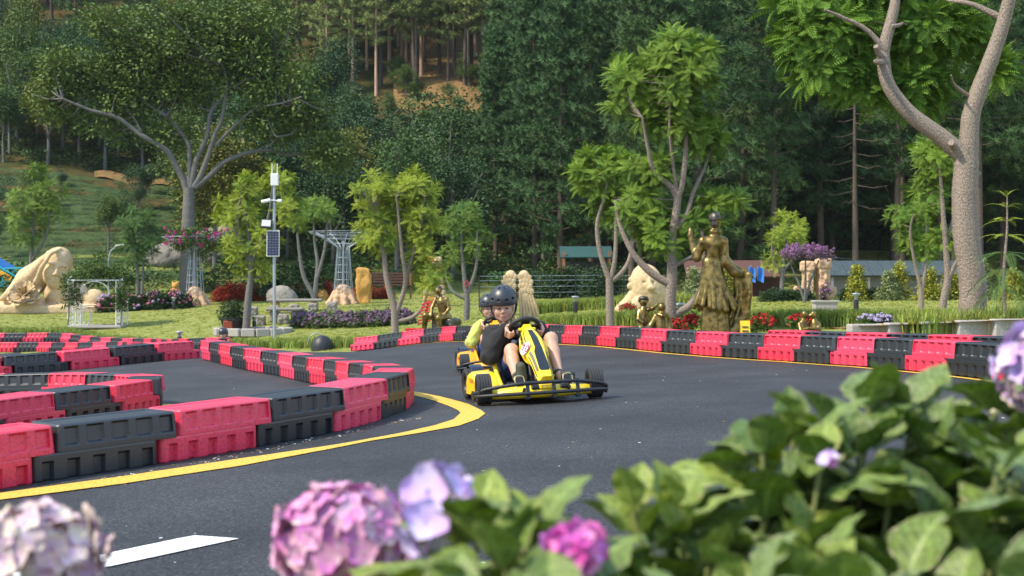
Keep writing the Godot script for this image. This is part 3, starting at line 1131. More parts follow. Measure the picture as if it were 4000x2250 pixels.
func kart_materials() -> void:
	M.tyre = mat(lin(0.02, 0.021, 0.023), 0.75)
	M.dark_metal = mat(lin(0.03, 0.032, 0.035), 0.5, 0.3)
	M.steel = mat(lin(0.5, 0.5, 0.5), 0.35, 1.0)
	M.pale_metal = mat(lin(0.55, 0.48, 0.28), 0.4, 0.5)
	var sc := mat(Color.WHITE, 0.5, 0.4)
	sc.albedo_texture = noise_tex(0.09, lin(0.008, 0.009, 0.011), lin(0.28, 0.28, 0.27), 71, 512, 6, lin(0.018, 0.02, 0.024))
	planar(sc, 2.2, false)
	M.scuffed_metal = sc
	M.black_plastic = mat(lin(0.012, 0.013, 0.015), 0.5)
	M.black_gloss = mat(lin(0.012, 0.016, 0.022), 0.28)
	M.black_rubber = mat(lin(0.015, 0.016, 0.017), 0.6)
	M.grey_plastic = mat(lin(0.13, 0.13, 0.12), 0.6)
	M.navy_gloss = mat(lin(0.008, 0.014, 0.035), 0.3)
	M.mark_red = mat(lin(0.55, 0.01, 0.06), 0.5)
	M.plate_white = mat(lin(0.78, 0.76, 0.78), 0.4)
	M.number_ink = mat(lin(0.22, 0.008, 0.09), 0.5)
	var y := mat(Color.WHITE, 0.32, 0.0, 0.55)
	y.albedo_texture = noise_tex(0.05, lin(0.62, 0.42, 0.012), lin(0.86, 0.63, 0.012), 72, 256, 5, lin(0.82, 0.59, 0.01))
	planar(y, 2.0, false)
	y.clearcoat_enabled = true
	y.clearcoat = 0.4
	M.kart_yellow = y
	M.kart_orange = mat(lin(0.85, 0.36, 0.015), 0.35)

func head_into(F: Field, c: Vector3, b: Basis, s: float) -> void:
	var P := func(x, y, z): return c + b * (Vector3(x, y, z) * s)
	F.ell(P.call(0, 0.035, -0.012), Vector3(0.078, 0.088, 0.094) * s, 0.01, b)          # skull
	F.ell(P.call(0, -0.03, 0.018), Vector3(0.066, 0.082, 0.072) * s, 0.03 * s, b)        # face
	F.ell(P.call(0, -0.088, 0.042), Vector3(0.033, 0.024, 0.034) * s, 0.03 * s, b)       # chin
	for q in [-1, 1]:
		F.ell(P.call(0.046 * q, -0.055, 0.012), Vector3(0.024, 0.04, 0.034) * s, 0.025 * s, b)   # jaw
		F.ell(P.call(0.040 * q, -0.026, 0.054), Vector3(0.022, 0.022, 0.020) * s, 0.03 * s, b)     # cheek
		F.cut(P.call(0.032 * q, 0.012, 0.098), Vector3(0.021, 0.012, 0.016) * s, 0.012 * s, b)    # eye socket
		F.ell(P.call(0.031 * q, 0.009, 0.073), Vector3(0.0145, 0.0125, 0.0125) * s, 0.003 * s, b) # lids
		F.ell(P.call(0.032 * q, 0.030, 0.083), Vector3(0.022, 0.006, 0.010) * s, 0.010 * s, b)    # brow
		F.ell(P.call(0.078 * q, -0.002, -0.008), Vector3(0.008, 0.031, 0.018) * s, 0.006 * s, b)  # ear
		F.ell(P.call(0.011 * q, -0.026, 0.094), Vector3(0.008, 0.007, 0.009) * s, 0.006 * s, b)   # nostril wing
	F.cap(P.call(0, 0.018, 0.086), P.call(0, -0.02, 0.102), 0.0075 * s, 0.0105 * s, 0.012 * s)   # nose
	F.cap(P.call(-0.017, -0.055, 0.085), P.call(0.017, -0.055, 0.085), 0.0045 * s, 0.0045 * s, 0.008 * s)   # lips
	F.cap(P.call(-0.013, -0.066, 0.084), P.call(0.013, -0.066, 0.084), 0.0055 * s, 0.0055 * s, 0.008 * s)
	F.cutcap(P.call(-0.018, -0.0605, 0.094), P.call(0.018, -0.0605, 0.094), 0.0022 * s, 0.0022 * s, 0.003 * s)

func hand_into(F: Field, palm: Vector3, d: Vector3, n: Vector3, u: Vector3, s: float) -> void:
	# palm at its centre; d towards the knuckles, n the way the palm faces, u towards the index side
	F.box(palm, Vector3(0.032, 0.008, 0.036) * s, 0.008 * s, 0.012 * s, Basis(u, n, u.cross(n)))
	F.cap(palm - d * 0.03 * s, palm - d * 0.075 * s, 0.026 * s, 0.026 * s, 0.02 * s)
	var len := [0.95, 1.05, 1.0, 0.82]
	for k in 4:
		var p := palm + d * 0.038 * s + u * (0.031 - 0.021 * k) * s
		var a := [0.45, 1.75, 2.9]
		var r := 0.0102 * s
		for q in 3:
			var l: float = [0.040, 0.030, 0.022][q] * len[k] * s
			var dir: Vector3 = d * cos(a[q] + k * 0.06) + n * sin(a[q] + k * 0.06)
			F.cap(p, p + dir * l, r, r * 0.93, 0.004 * s)
			p += dir * l
			r *= 0.93
	var t := palm - d * 0.018 * s + u * 0.034 * s
	var t1 := t + (u * 0.6 + n * 0.55 + d * 0.25).normalized() * 0.036 * s
	var t2 := t1 + (u * 0.25 + n * 0.9 + d * 0.35).normalized() * 0.032 * s
	F.cap(t, t1, 0.0135 * s, 0.0115 * s, 0.008 * s)
	F.cap(t1, t2, 0.0115 * s, 0.0095 * s, 0.004 * s)

func tint_face(g: G, c: Vector3, b: Basis, s: float, skin: Color) -> void:
	var col := PackedColorArray()
	var inv := b.inverse()
	for v in g.v:
		var p := inv * (v - c) / s
		var k := skin
		var lip := Vector2(p.x / 0.021, (p.y + 0.0605) / 0.0095).length()
		if lip < 1.0 and p.z > 0.07:
			k = Color(skin.r * 0.80, skin.g * 0.60, skin.b * 0.60)
		var browd := Vector2((absf(p.x) - 0.033) / 0.024, (p.y - 0.034 + absf(absf(p.x) - 0.03) * 0.2) / 0.0062).length()
		if browd < 1.0 and p.z > 0.05:
			k = Color(0.035, 0.025, 0.02)
		col.append(k)
	g.c = col

# a seated driver in the kart's own axes; lean moves the upper body sideways
func make_driver(called: String, label: String, lean: float, look: float, nod: float, top_mat: Material, short_mat: Material, shoe_mat: Material, vest: bool) -> Node3D:
	var S := 1.14
	var skin := Color(0.50, 0.295, 0.205)
	var o := thing(called, label, "person")
	var hipY := 0.23
	var pel := Vector3(-0.01, hipY, -0.27)
	var chest := Vector3(lean * 0.55, 0.50, -0.27)
	var neck := Vector3(lean * 0.95, 0.70, -0.245)
	var head := Vector3(lean * 1.22, 0.905, -0.195)
	var hb := Basis(Vector3.UP, look) * Basis(Vector3.RIGHT, nod)
	var shR := Vector3(lean * 0.9 - 0.165, 0.635, -0.235)
	var shL := Vector3(lean * 0.9 + 0.165, 0.635, -0.235)
	var elR := Vector3(-0.345, 0.43, -0.10)
	var elL := Vector3(0.27, 0.44, -0.08)
	var wc := Vector3(0, 0.70, -0.03)
	var U := Vector3(0, 0.714, 0.70)
	var gR := wc + Vector3(-0.147, 0, 0) - U * 0.03
	var gL := wc + Vector3(0.147, 0, 0) - U * 0.03
	var dd := Vector3(0, -0.62, 0.78).normalized()
	var palR := gR + Vector3(-0.034, 0, 0)
	var palL := gL + Vector3(0.034, 0, 0)
	var wrR := palR - dd * 0.085
	var wrL := palL - dd * 0.085
	var hipR := Vector3(-0.115, 0.215, -0.25)
	var hipL := Vector3(0.105, 0.215, -0.25)
	var knR := Vector3(-0.175, 0.485, 0.10)
	var knL := Vector3(0.245, 0.575, 0.05)
	var anR := Vector3(-0.215, 0.245, 0.40)
	var anL := Vector3(0.205, 0.255, 0.40)
	# the body: trunk, limbs, neck
	var B := Field.new()
	B.cap(pel, chest, 0.135, 0.135, 0.05)
	B.cap(chest, neck - Vector3(0, 0.06, 0), 0.13, 0.08, 0.05)
	B.cap(neck - Vector3(0, 0.08, 0), head - Vector3(0, 0.06, 0.02), 0.058, 0.056, 0.03)
	for q in [[shR, elR, wrR], [shL, elL, wrL]]:
		B.chain(q, [0.056, 0.046, 0.031], 0.02)
	for q in [[hipR, knR, anR], [hipL, knL, anL]]:
		B.cap(q[0], q[1], 0.088, 0.068, 0.03)
		B.cap(q[1], q[1].lerp(q[2], 0.35) - Vector3(0, 0.012, 0.014), 0.062, 0.06, 0.03)
		B.cap(q[1].lerp(q[2], 0.35) - Vector3(0, 0.012, 0.014), q[2], 0.06, 0.040, 0.03)
		B.cap(q[2], q[2] + Vector3(0.0, -0.04, 0.06), 0.04, 0.036, 0.02)
	var body := B.shape(0.012)
	body.c.resize(body.v.size())
	body.c.fill(skin)
	var H := Field.new()
	head_into(H, head, hb, S * 1.06)
	var hg := H.shape(0.0042)
	tint_face(hg, head, hb, S * 1.06, skin)
	body.put(Transform3D(), hg)
	var Hd := Field.new()
	hand_into(Hd, palR, dd, Vector3.RIGHT, U, S)
	var hR := Hd.shape(0.0045)
	body.put(Transform3D(), hR, skin)
	Hd = Field.new()
	hand_into(Hd, palL, dd, Vector3.LEFT, U, S)
	body.put(Transform3D(), Hd.shape(0.0045), skin)
	part(o, "body", body, M.skin)
	# eyes
	for q in [-1, 1]:
		var e := G.new()
		var ep: Vector3 = head + hb * (Vector3(0.031 * q, 0.004, 0.0785) * S * 1.06)
		var ring := []
		for k in 5:
			var row := PackedVector3Array()
			for i in 12:
				var a := TAU * i / 12
				row.append(ep + hb * (Vector3(cos(a) * 0.0155 * sin(k * PI / 4), sin(a) * 0.0075 * sin(k * PI / 4), 0.0135 * cos(k * PI / 4)) * S))
			ring.append(row)
		e.sheet(ring, true)
		part(o, "eye", e, M.eye_dark)
	# hair under the helmet
	var hf := Field.new()
	hf.ell(head + hb * Vector3(0, 0.045, -0.025) * S, Vector3(0.090, 0.092, 0.102) * S, 0.01, hb)
	hf.cut(head + hb * Vector3(0, -0.03, 0.11) * S, Vector3(0.078, 0.082, 0.115) * S, 0.01, hb)
	hf.cut(head + hb * Vector3(0, -0.12, 0.0) * S, Vector3(0.2, 0.1, 0.2) * S, 0.01, hb)
	part(o, "hair", hf.shape(0.009, 0.004, 30.0), M.hair_black)
	# helmet shell
	var hc := head + hb * Vector3(0, 0.076, -0.014) * S
	var K := Field.new()
	K.ell(hc, Vector3(0.122, 0.124, 0.142) * S, 0.01, hb)
	K.ell(hc + hb * Vector3(0, -0.045, -0.01) * S, Vector3(0.124, 0.10, 0.142) * S, 0.03, hb)
	K.cut(hc + hb * Vector3(0, -0.155, 0.03) * S, Vector3(0.3, 0.118, 0.3) * S, 0.006, hb)
	K.cut(hc + hb * Vector3(0, -0.05, 0.0) * S, Vector3(0.108, 0.1, 0.126) * S, 0.006, hb)
	for q in [-1, 1]:
		K.cut(hc + hb * Vector3(0.034 * q, 0.004, 0.14) * S, Vector3(0.0105, 0.0105, 0.05) * S, 0.002, hb)
		K.cut(hc + hb * Vector3(0.088 * q, 0.012, 0.098) * S, Vector3(0.012, 0.0105, 0.03) * S, 0.002, hb)
	for k in 8:
		var a := TAU * (k + 0.5) / 8
		var dv := Vector3(sin(a) * 0.062, 0.106, cos(a) * 0.072)
		K.cut(hc + hb * dv * S, Vector3(0.006, 0.04, 0.020) * S, 0.002, hb * Basis(Vector3.UP, a))
	var hel := part(o, "helmet", K.shape(0.0052), M.helmet_black)
	var lin_ := Field.new()
	lin_.ell(hc + hb * Vector3(0, -0.01, -0.004) * S, Vector3(0.112, 0.112, 0.130) * S, 0.01, hb)
	lin_.cut(hc + hb * Vector3(0, -0.15, 0.03) * S, Vector3(0.3, 0.115, 0.3) * S, 0.006, hb)
	part(hel, "liner", lin_.shape(0.012), M.black_rubber)
	for q in [-1, 1]:
		var g := G.new()
		var up: Vector3 = hc + hb * Vector3(0.118 * q, -0.048, -0.03) * S
		var up2: Vector3 = hc + hb * Vector3(0.112 * q, -0.045, 0.045) * S
		var mid: Vector3 = head + hb * Vector3(0.094 * q, -0.052, 0.005) * S
		var chin: Vector3 = head + hb * Vector3(0.02 * q, -0.122, 0.035) * S
		bar(g, [up, mid.lerp(up, 0.3) + hb * Vector3(0.008 * q, 0, -0.01), mid, mid.lerp(chin, 0.5) + hb * Vector3(0.012 * q, -0.004, 0), chin], 0.0075, 6)
		bar(g, [up2, mid], 0.006, 6)
		part(hel, "chin_strap", g, M.strap)
	# top
	var T := Field.new()
	T.cap(pel + Vector3(0, -0.02, 0), chest, 0.168, 0.172, 0.06)
	T.cap(chest, neck - Vector3(0, 0.075, 0), 0.165, 0.10, 0.06)
	T.cap(shR, shL, 0.078, 0.078, 0.05)
	T.chain([shR, elR.lerp(shR, 0.4), elR], [0.085, 0.088, 0.082], 0.04)
	T.chain([elR, elR.lerp(wrR, 0.6), wrR + dd * 0.05], [0.082, 0.070, 0.056], 0.03)
	T.chain([shL, elL.lerp(shL, 0.4), elL], [0.085, 0.086, 0.08], 0.04)
	T.chain([elL, elL.lerp(wrL, 0.6), wrL + dd * 0.05], [0.08, 0.070, 0.056], 0.03)
	# hood or collar behind the neck
	T.ell(neck + Vector3(0.03, -0.005, -0.075), Vector3(0.15, 0.07, 0.085), 0.04)
	for q in [-1, 1]:
		T.cap(neck + Vector3(0.12 * q, 0.0, -0.03), neck + Vector3(0.045 * q, -0.065, 0.075), 0.045, 0.032, 0.02)
	T.cut(neck + Vector3(0, 0.075, 0.02), Vector3(0.075, 0.09, 0.072), 0.02)
	part(o, "jacket" if vest else "hooded_top", T.shape(0.0115, 0.020, 5.5, 4), top_mat)
	if vest:
		var v := Field.new()
		v.cap(pel + Vector3(0, 0.05, 0.012), chest + Vector3(0, 0, 0.012), 0.172, 0.174, 0.05)
		v.cap(chest + Vector3(0, 0, 0.012), neck - Vector3(0, 0.07, -0.02), 0.168, 0.098, 0.05)
		v.cut(chest + Vector3(0, 0, -0.22), Vector3(0.4, 0.5, 0.22), 0.01)
		v.cut(neck + Vector3(0, 0.06, 0.03), Vector3(0.075, 0.09, 0.09), 0.02)
		part(o, "vest", v.shape(0.014, 0.006, 9.0), M.vest_blue)
		var st := Field.new()
		st.cap(chest + Vector3(0.03, -0.04, 0.182), chest + Vector3(0.14, 0.10, 0.12), 0.022, 0.022, 0.0)
		part(o, "vest_stripe", st.shape(0.012), M.vest_yellow)
		st = Field.new()
		st.cap(chest + Vector3(-0.02, -0.075, 0.18), chest + Vector3(0.12, -0.02, 0.15), 0.016, 0.016, 0.0)
		part(o, "vest_trim", st.shape(0.01), M.plate_white)
	else:
		var pr := Field.new()
		for q in [[-0.05, 0.0, 0.03], [0.01, 0.015, 0.022], [0.06, 0.0, 0.026]]:
			pr.ell(chest + Vector3(q[0] + 0.03, 0.06 + q[1], 0.166), Vector3(q[2], 0.026, 0.012), 0.0)
		part(o, "chest_print", pr.shape(0.007, 0.006, 40.0), M.print_pale)
	# shorts
	var Q := Field.new()
	Q.cap(pel + Vector3(-0.09, -0.03, 0), pel + Vector3(0.09, -0.03, 0), 0.125, 0.125, 0.03)
	Q.cap(hipR, hipR.lerp(knR, 0.52), 0.112, 0.102, 0.03)
	Q.cap(hipL, hipL.lerp(knL, 0.52), 0.112, 0.102, 0.03)
	Q.cut(hipR.lerp(knR, 0.86), Vector3(0.13, 0.13, 0.10), 0.0, Basis.looking_at(knR - hipR))
	Q.cut(hipL.lerp(knL, 0.86), Vector3(0.13, 0.13, 0.10), 0.0, Basis.looking_at(knL - hipL))
	part(o, "shorts", Q.shape(0.0125, 0.012, 10.0, 9), short_mat)
	# shoes: the right one shows its sole, the left points to the pedal
	var shoe := func(an: Vector3, toe: Vector3, heel: Vector3, up: Vector3) -> void:
		var W := Field.new()
		W.chain([heel, heel.lerp(toe, 0.55), toe], [0.046, 0.05, 0.045], 0.02)
		W.cap(an, heel.lerp(toe, 0.25) + up * 0.02, 0.047, 0.05, 0.02)
		var so := part(o, "shoe", W.shape(0.01, 0.003, 12.0), shoe_mat)
		var L := Field.new()
		L.chain([heel - up * 0.034, heel.lerp(toe, 0.5) - up * 0.036, toe - up * 0.03], [0.042, 0.047, 0.042], 0.02)
		L.cut(heel.lerp(toe, 0.5) + up * 0.06, Vector3(0.2, 0.085, 0.3), 0.004, Basis(up.cross(toe - heel).normalized(), up, up.cross(toe - heel).normalized().cross(up)))
		part(so, "sole", L.shape(0.009), M.sole)
	var upR := Vector3(0.05, 0.22, -0.97).normalized()
	shoe.call(anR, anR + Vector3(0.02, 0.10, 0.075), anR + Vector3(0.03, -0.085, 0.04), upR)
	shoe.call(anL, anL + Vector3(0.075, -0.015, 0.13), anL + Vector3(-0.005, -0.06, -0.015), Vector3(-0.05, 0.93, -0.3).normalized())
	return o

func people_materials() -> void:
	var s := mat(Color.WHITE, 0.5, 0.0, 0.45)
	s.vertex_color_use_as_albedo = true
	s.subsurf_scatter_enabled = true
	s.subsurf_scatter_strength = 0.2
	M.skin = s
	M.eye_dark = mat(lin(0.015, 0.01, 0.008), 0.2)
	M.hair_black = mat(lin(0.008, 0.007, 0.007), 0.5)
	M.helmet_black = mat(lin(0.014, 0.019, 0.026), 0.42, 0.0, 0.6)
	M.strap = mat(lin(0.01, 0.011, 0.013), 0.7)
	var weave := noise_tex(0.3, Color.BLACK, Color.WHITE, 81, 256, 2)
	M.weave = weave
	var h := mat(lin(0.009, 0.0095, 0.011), 0.85)
	h.rim_enabled = true
	h.rim = 0.25
	M.hoodie = h
	M.shorts_navy = mat(lin(0.012, 0.025, 0.09), 0.85)
	M.shoe_dark = mat(lin(0.03, 0.035, 0.028), 0.7)
	M.sole = mat(lin(0.055, 0.058, 0.03), 0.8)
	M.lime = mat(lin(0.46, 0.52, 0.11), 0.75)
	M.vest_blue = mat(lin(0.01, 0.07, 0.42), 0.6)
	M.vest_yellow = mat(lin(0.8, 0.5, 0.02), 0.6)
	M.print_pale = mat(lin(0.45, 0.5, 0.62), 0.7)
	M.child_red = mat(lin(0.5, 0.06, 0.03), 0.8)

func seat_drivers() -> void:
	var k := make_kart("racing_kart", "yellow racing kart with number ten plate, nearest to the camera", M.kart_yellow, true)
	set_on_ground(k, 0.16, 13.65, deg_to_rad(15), 1.0, 0.004)
	var d := make_driver("person", "person in black hooded top and black helmet driving the nearest yellow kart", -0.13, -0.30, 0.14, M.hoodie, M.shorts_navy, M.shoe_dark, false)
	d.transform = k.transform
	var k2 := make_kart("racing_kart", "orange yellow racing kart following behind the leading kart", M.kart_orange, false)
	set_on_ground(k2, -0.22, 20.5, deg_to_rad(12), 1.0, 0.004)
	for s in [-1.0, 1.0]:
		var g := G.new()
		g.box(Vector3(0.36 * s, 0.50 - 0.06 * s, 0.0 + 0.12 * s), Vector3(0.26, 0.10, 0.012), 0.004, Basis(Vector3(0, 0, 1), 0.32) * Basis(Vector3.UP, 0.3))
		part(k2, "side_panel", g, M.navy_gloss)
		g = G.new()
		g.box(Vector3(0.36 * s, 0.47 - 0.06 * s, 0.008 + 0.12 * s), Vector3(0.13, 0.014, 0.008), 0.0, Basis(Vector3(0, 0, 1), 0.32) * Basis(Vector3.UP, 0.3))
		part(k2, "panel_lettering", g, M.plate_white)
	var d2 := make_driver("person", "person in lime green jacket, blue vest and black helmet in the second kart", -0.03, 0.05, 0.06, M.lime, M.vest_blue, M.shoe_dark, true)
	d2.transform = k2.transform
	# child coming round the far bend, mostly hidden by the barriers
	var k3: Node3D = k2.duplicate()
	k3.name = numbered("racing_kart")
	add_child(k3)
	tag(k3, "distant racing kart mostly hidden behind the barriers at the far bend", "kart")
	set_on_ground(k3, -7.05, 34.0, deg_to_rad(-10), 0.82, 0.004)
	var d3: Node3D = d2.duplicate()
	d3.name = numbered("person")
	add_child(d3)
	tag(d3, "small person in red top and black helmet behind the far barrier bend", "person")
	d3.transform = k3.transform
	for c in d3.get_children():
		if c.name == "jacket": c.material_override = M.child_red
		if c.name == "vest": c.material_override = M.kart_orange

var frond_rich: G
var frond_light: G
var rosettes_rich := []
var rosettes_light := []
var leaf_clumps := []
var tuft: G

# a feathery compound leaf: curved midrib with paired narrow leaflets, pointing along +z
func make_frond(pairs: int, w: float, droop: float, wide := 0.018) -> G:
	var g := G.new()
	var rib := func(t: float) -> Vector3: return Vector3(0, 0.16 * t - droop * t * t, t * (1.0 - 0.12 * t))
	for k in pairs:
		var t := 0.10 + 0.88 * (k + 0.5) / pairs
		var p: Vector3 = rib.call(t)
		var d: Vector3 = (rib.call(t + 0.02) - rib.call(t - 0.02)).normalized()
		var l := w * pow(sin(PI * clampf(0.12 + 0.86 * t, 0, 1)), 0.7)
		for s in [-1.0, 1.0]:
			var side := (Vector3(s, -0.22, 0) + d * 0.45).normalized()
			var tip := p + side * l + Vector3(0, -l * 0.12, 0)
			var half := d * wide * 1.7
			var mid := p.lerp(tip, 0.55)
			if s > 0:
				g.quad(p, mid - half, tip, mid + half)
			else:
				g.quad(p, mid + half, tip, mid - half)
	var a: Vector3 = rib.call(0.0)
	for k in 3:
		var b: Vector3 = rib.call((k + 1) / 3.0)
		g.quad(a + Vector3(-0.006, 0, 0), a + Vector3(0.006, 0, 0), b + Vector3(0.005, 0, 0), b + Vector3(-0.005, 0, 0))
		a = b
	return g

func make_rosette(frond: G, n: int, r: RandomNumberGenerator) -> G:
	var g := G.new()
	for k in n:
		var yaw := TAU * (k + r.randf() * 0.7) / n * 2.4
		var pitch := r.randf_range(-1.0, 0.35) if k > n / 3 else r.randf_range(-1.3, -0.5)
		var b := Basis(Vector3.UP, yaw) * Basis(Vector3.RIGHT, pitch) * Basis(Vector3(0, 0, 1), r.randf_range(-0.3, 0.3))
		var tint := r.randf_range(0.75, 1.2)
		g.put(Transform3D(b.scaled_local(Vector3.ONE * r.randf_range(0.75, 1.1)), Vector3.ZERO), frond, Color(tint, tint, tint))
	return g

func make_clump(n: int, leaf: float, r: RandomNumberGenerator) -> G:
	var one := G.new()
	one.quad(Vector3(0, 0, 0), Vector3(-0.32, 0.06, 0.5), Vector3(0, -0.04, 1.0), Vector3(0.32, 0.06, 0.5))
	var g := G.new()
	for k in n:
		var d := Vector3(r.randfn(), r.randfn() * 0.75, r.randfn()).normalized()
		var p := d * pow(r.randf(), 0.45) * Vector3(1.0, 0.62, 1.0).dot(Vector3(absf(d.x), absf(d.y), absf(d.z))) / (absf(d.x) + absf(d.y) + absf(d.z))
		var look := (d * 0.9 + Vector3(r.randf_range(-1, 1), r.randf_range(-0.7, 0.5), r.randf_range(-1, 1)) * 0.8).normalized()
		var up := (Vector3.UP + Vector3(r.randf_range(-1, 1), 0, r.randf_range(-1, 1)) * 0.7).normalized()
		if absf(look.dot(up)) > 0.97: up = Vector3.RIGHT
		var t := r.randf_range(0.7, 1.25)
		g.put(Transform3D(Basis.looking_at(-look, up).scaled_local(Vector3.ONE * leaf * r.randf_range(0.7, 1.3)), p), one, Color(t * r.randf_range(0.9, 1.1), t, t * r.randf_range(0.85, 1.05)))
	return g

func tree_templates() -> void:
	var r := RandomNumberGenerator.new()
	r.seed = 101
	frond_rich = make_frond(10, 0.19, 0.42, 0.015)
	frond_light = make_frond(6, 0.20, 0.40, 0.026)
	for k in 3:
		rosettes_rich.append(make_rosette(frond_rich, 17, r))
		rosettes_light.append(make_rosette(frond_light, 15, r))
	for k in 4:
		leaf_clumps.append(make_clump(84, 0.235, r))
	tuft = G.new()
	for k in 15:
		var d := Vector3(r.randfn(), r.randfn() + 0.5, r.randfn()).normalized()
		var s := d.cross(Vector3(r.randfn(), r.randfn(), r.randfn())).normalized() * 0.075
		tuft.tri(-s, s, d * r.randf_range(0.7, 1.0))

func tree_materials() -> void:
	var bark := mat(Color.WHITE, 0.9, 0.0, 0.2)
	bark.albedo_texture = noise_tex(0.05, lin(0.11, 0.085, 0.065), lin(0.42, 0.36, 0.30), 91, 512, 6, lin(0.27, 0.225, 0.185))
	planar(bark, 1.1)
	bark.uv1_scale = Vector3(1.6, 0.7, 1.6)
	rough_relief(bark, noise_tex(0.06, Color.BLACK, Color.WHITE, 92, 512, 5), 2.5)
	M.bark = bark
	var bg := mat(Color.WHITE, 0.9, 0.0, 0.2)
	bg.albedo_texture = noise_tex(0.05, lin(0.07, 0.07, 0.066), lin(0.24, 0.23, 0.21), 93, 512, 6, lin(0.145, 0.14, 0.13))
	planar(bg, 0.5)
	M.bark_grey = bg
	var bp := mat(Color.WHITE, 0.95, 0.0, 0.2)
	bp.albedo_texture = noise_tex(0.05, lin(0.05, 0.04, 0.034), lin(0.20, 0.155, 0.125), 94, 512, 6, lin(0.105, 0.082, 0.068))
	planar(bp, 0.5)
	M.bark_pine = bp
	M.bark_tan_sunlit = mat(lin(0.50, 0.33, 0.23), 0.9)  # tan bark, paled: sunlight on the upper stand put into the colour
	M.fern = [leafy(lin(0.19, 0.30, 0.045), 0.6), leafy(lin(0.29, 0.36, 0.045), 0.6), leafy(lin(0.17, 0.26, 0.05), 0.55), leafy(lin(0.09, 0.165, 0.045), 0.5), leafy(lin(0.155, 0.285, 0.04), 0.65)]
	M.leaf_big = leafy(lin(0.12, 0.175, 0.045), 0.45)
	M.leaf_wood = [leafy(lin(0.075, 0.14, 0.046), 0.35), leafy(lin(0.11, 0.17, 0.045), 0.35), leafy(lin(0.058, 0.115, 0.05), 0.35), leafy(lin(0.18, 0.19, 0.04), 0.4)]
	M.needle = [leafy(lin(0.058, 0.118, 0.042), 0.33, 0.7), leafy(lin(0.072, 0.132, 0.044), 0.33, 0.7), leafy(lin(0.26, 0.32, 0.10), 0.4, 0.7)]  # last one is brighter: sunlight on the upper stand is painted in
	M.paint_red = mat(lin(0.5, 0.03, 0.06), 0.8)
	M.needle_dead = leafy(lin(0.20, 0.10, 0.06), 0.1, 0.8)

func limb_mesh(limbs: Array, r: RandomNumberGenerator, sides: int, spread: float, bump := 0.0) -> Array:
	var g := G.new()
	var nodes := []
	for li in limbs.size():
		var l: Array = limbs[li]
		var c := Curve3D.new()
		var rad := []
		var zdir := 0.0 if li == 0 else r.randf_range(-1.0, 1.0) * spread
		for i in l.size():
			var t := float(i) / maxf(1.0, l.size() - 1)
			var p := Vector3(l[i][0], l[i][1] - (0.25 if li == 0 and i == 0 else 0.0), zdir * t * t)
			var tn := Vector3.ZERO
			if i > 0 and i < l.size() - 1:
				tn = Vector3(l[i + 1][0] - l[i - 1][0], l[i + 1][1] - l[i - 1][1], 0) * 0.16
			c.add_point(p, -tn, tn)
			rad.append(l[i][2])
		var n := maxi(4, int(c.get_baked_length() / 0.12) if c.get_baked_length() < 12 else int(c.get_baked_length() / 0.4))
		var pts := []
		var rr := []
		for k in n + 1:
			var t := float(k) / n
			pts.append(c.sample_baked(t * c.get_baked_length()))
			var f := t * (rad.size() - 1)
			var a := int(minf(f, rad.size() - 1.001))
			rr.append(lerpf(rad[a], rad[mini(a + 1, rad.size() - 1)], f - a) * (1.0 + r.randf_range(-bump, bump)))
			if li > 0 or t > 0.6:
				nodes.append(pts[-1])
		g.tube(pts, rr, sides)
	return [g, nodes]

func near_node(nodes: Array, p: Vector3) -> Vector3:
	var best: Vector3 = nodes[0]
	var bd := 1e9
	for q in nodes:
		var d: float = (q - p).length_squared() + maxf(q.y - p.y, 0.0) * 4.0
		if d < bd:
			bd = d
			best = q
	return best

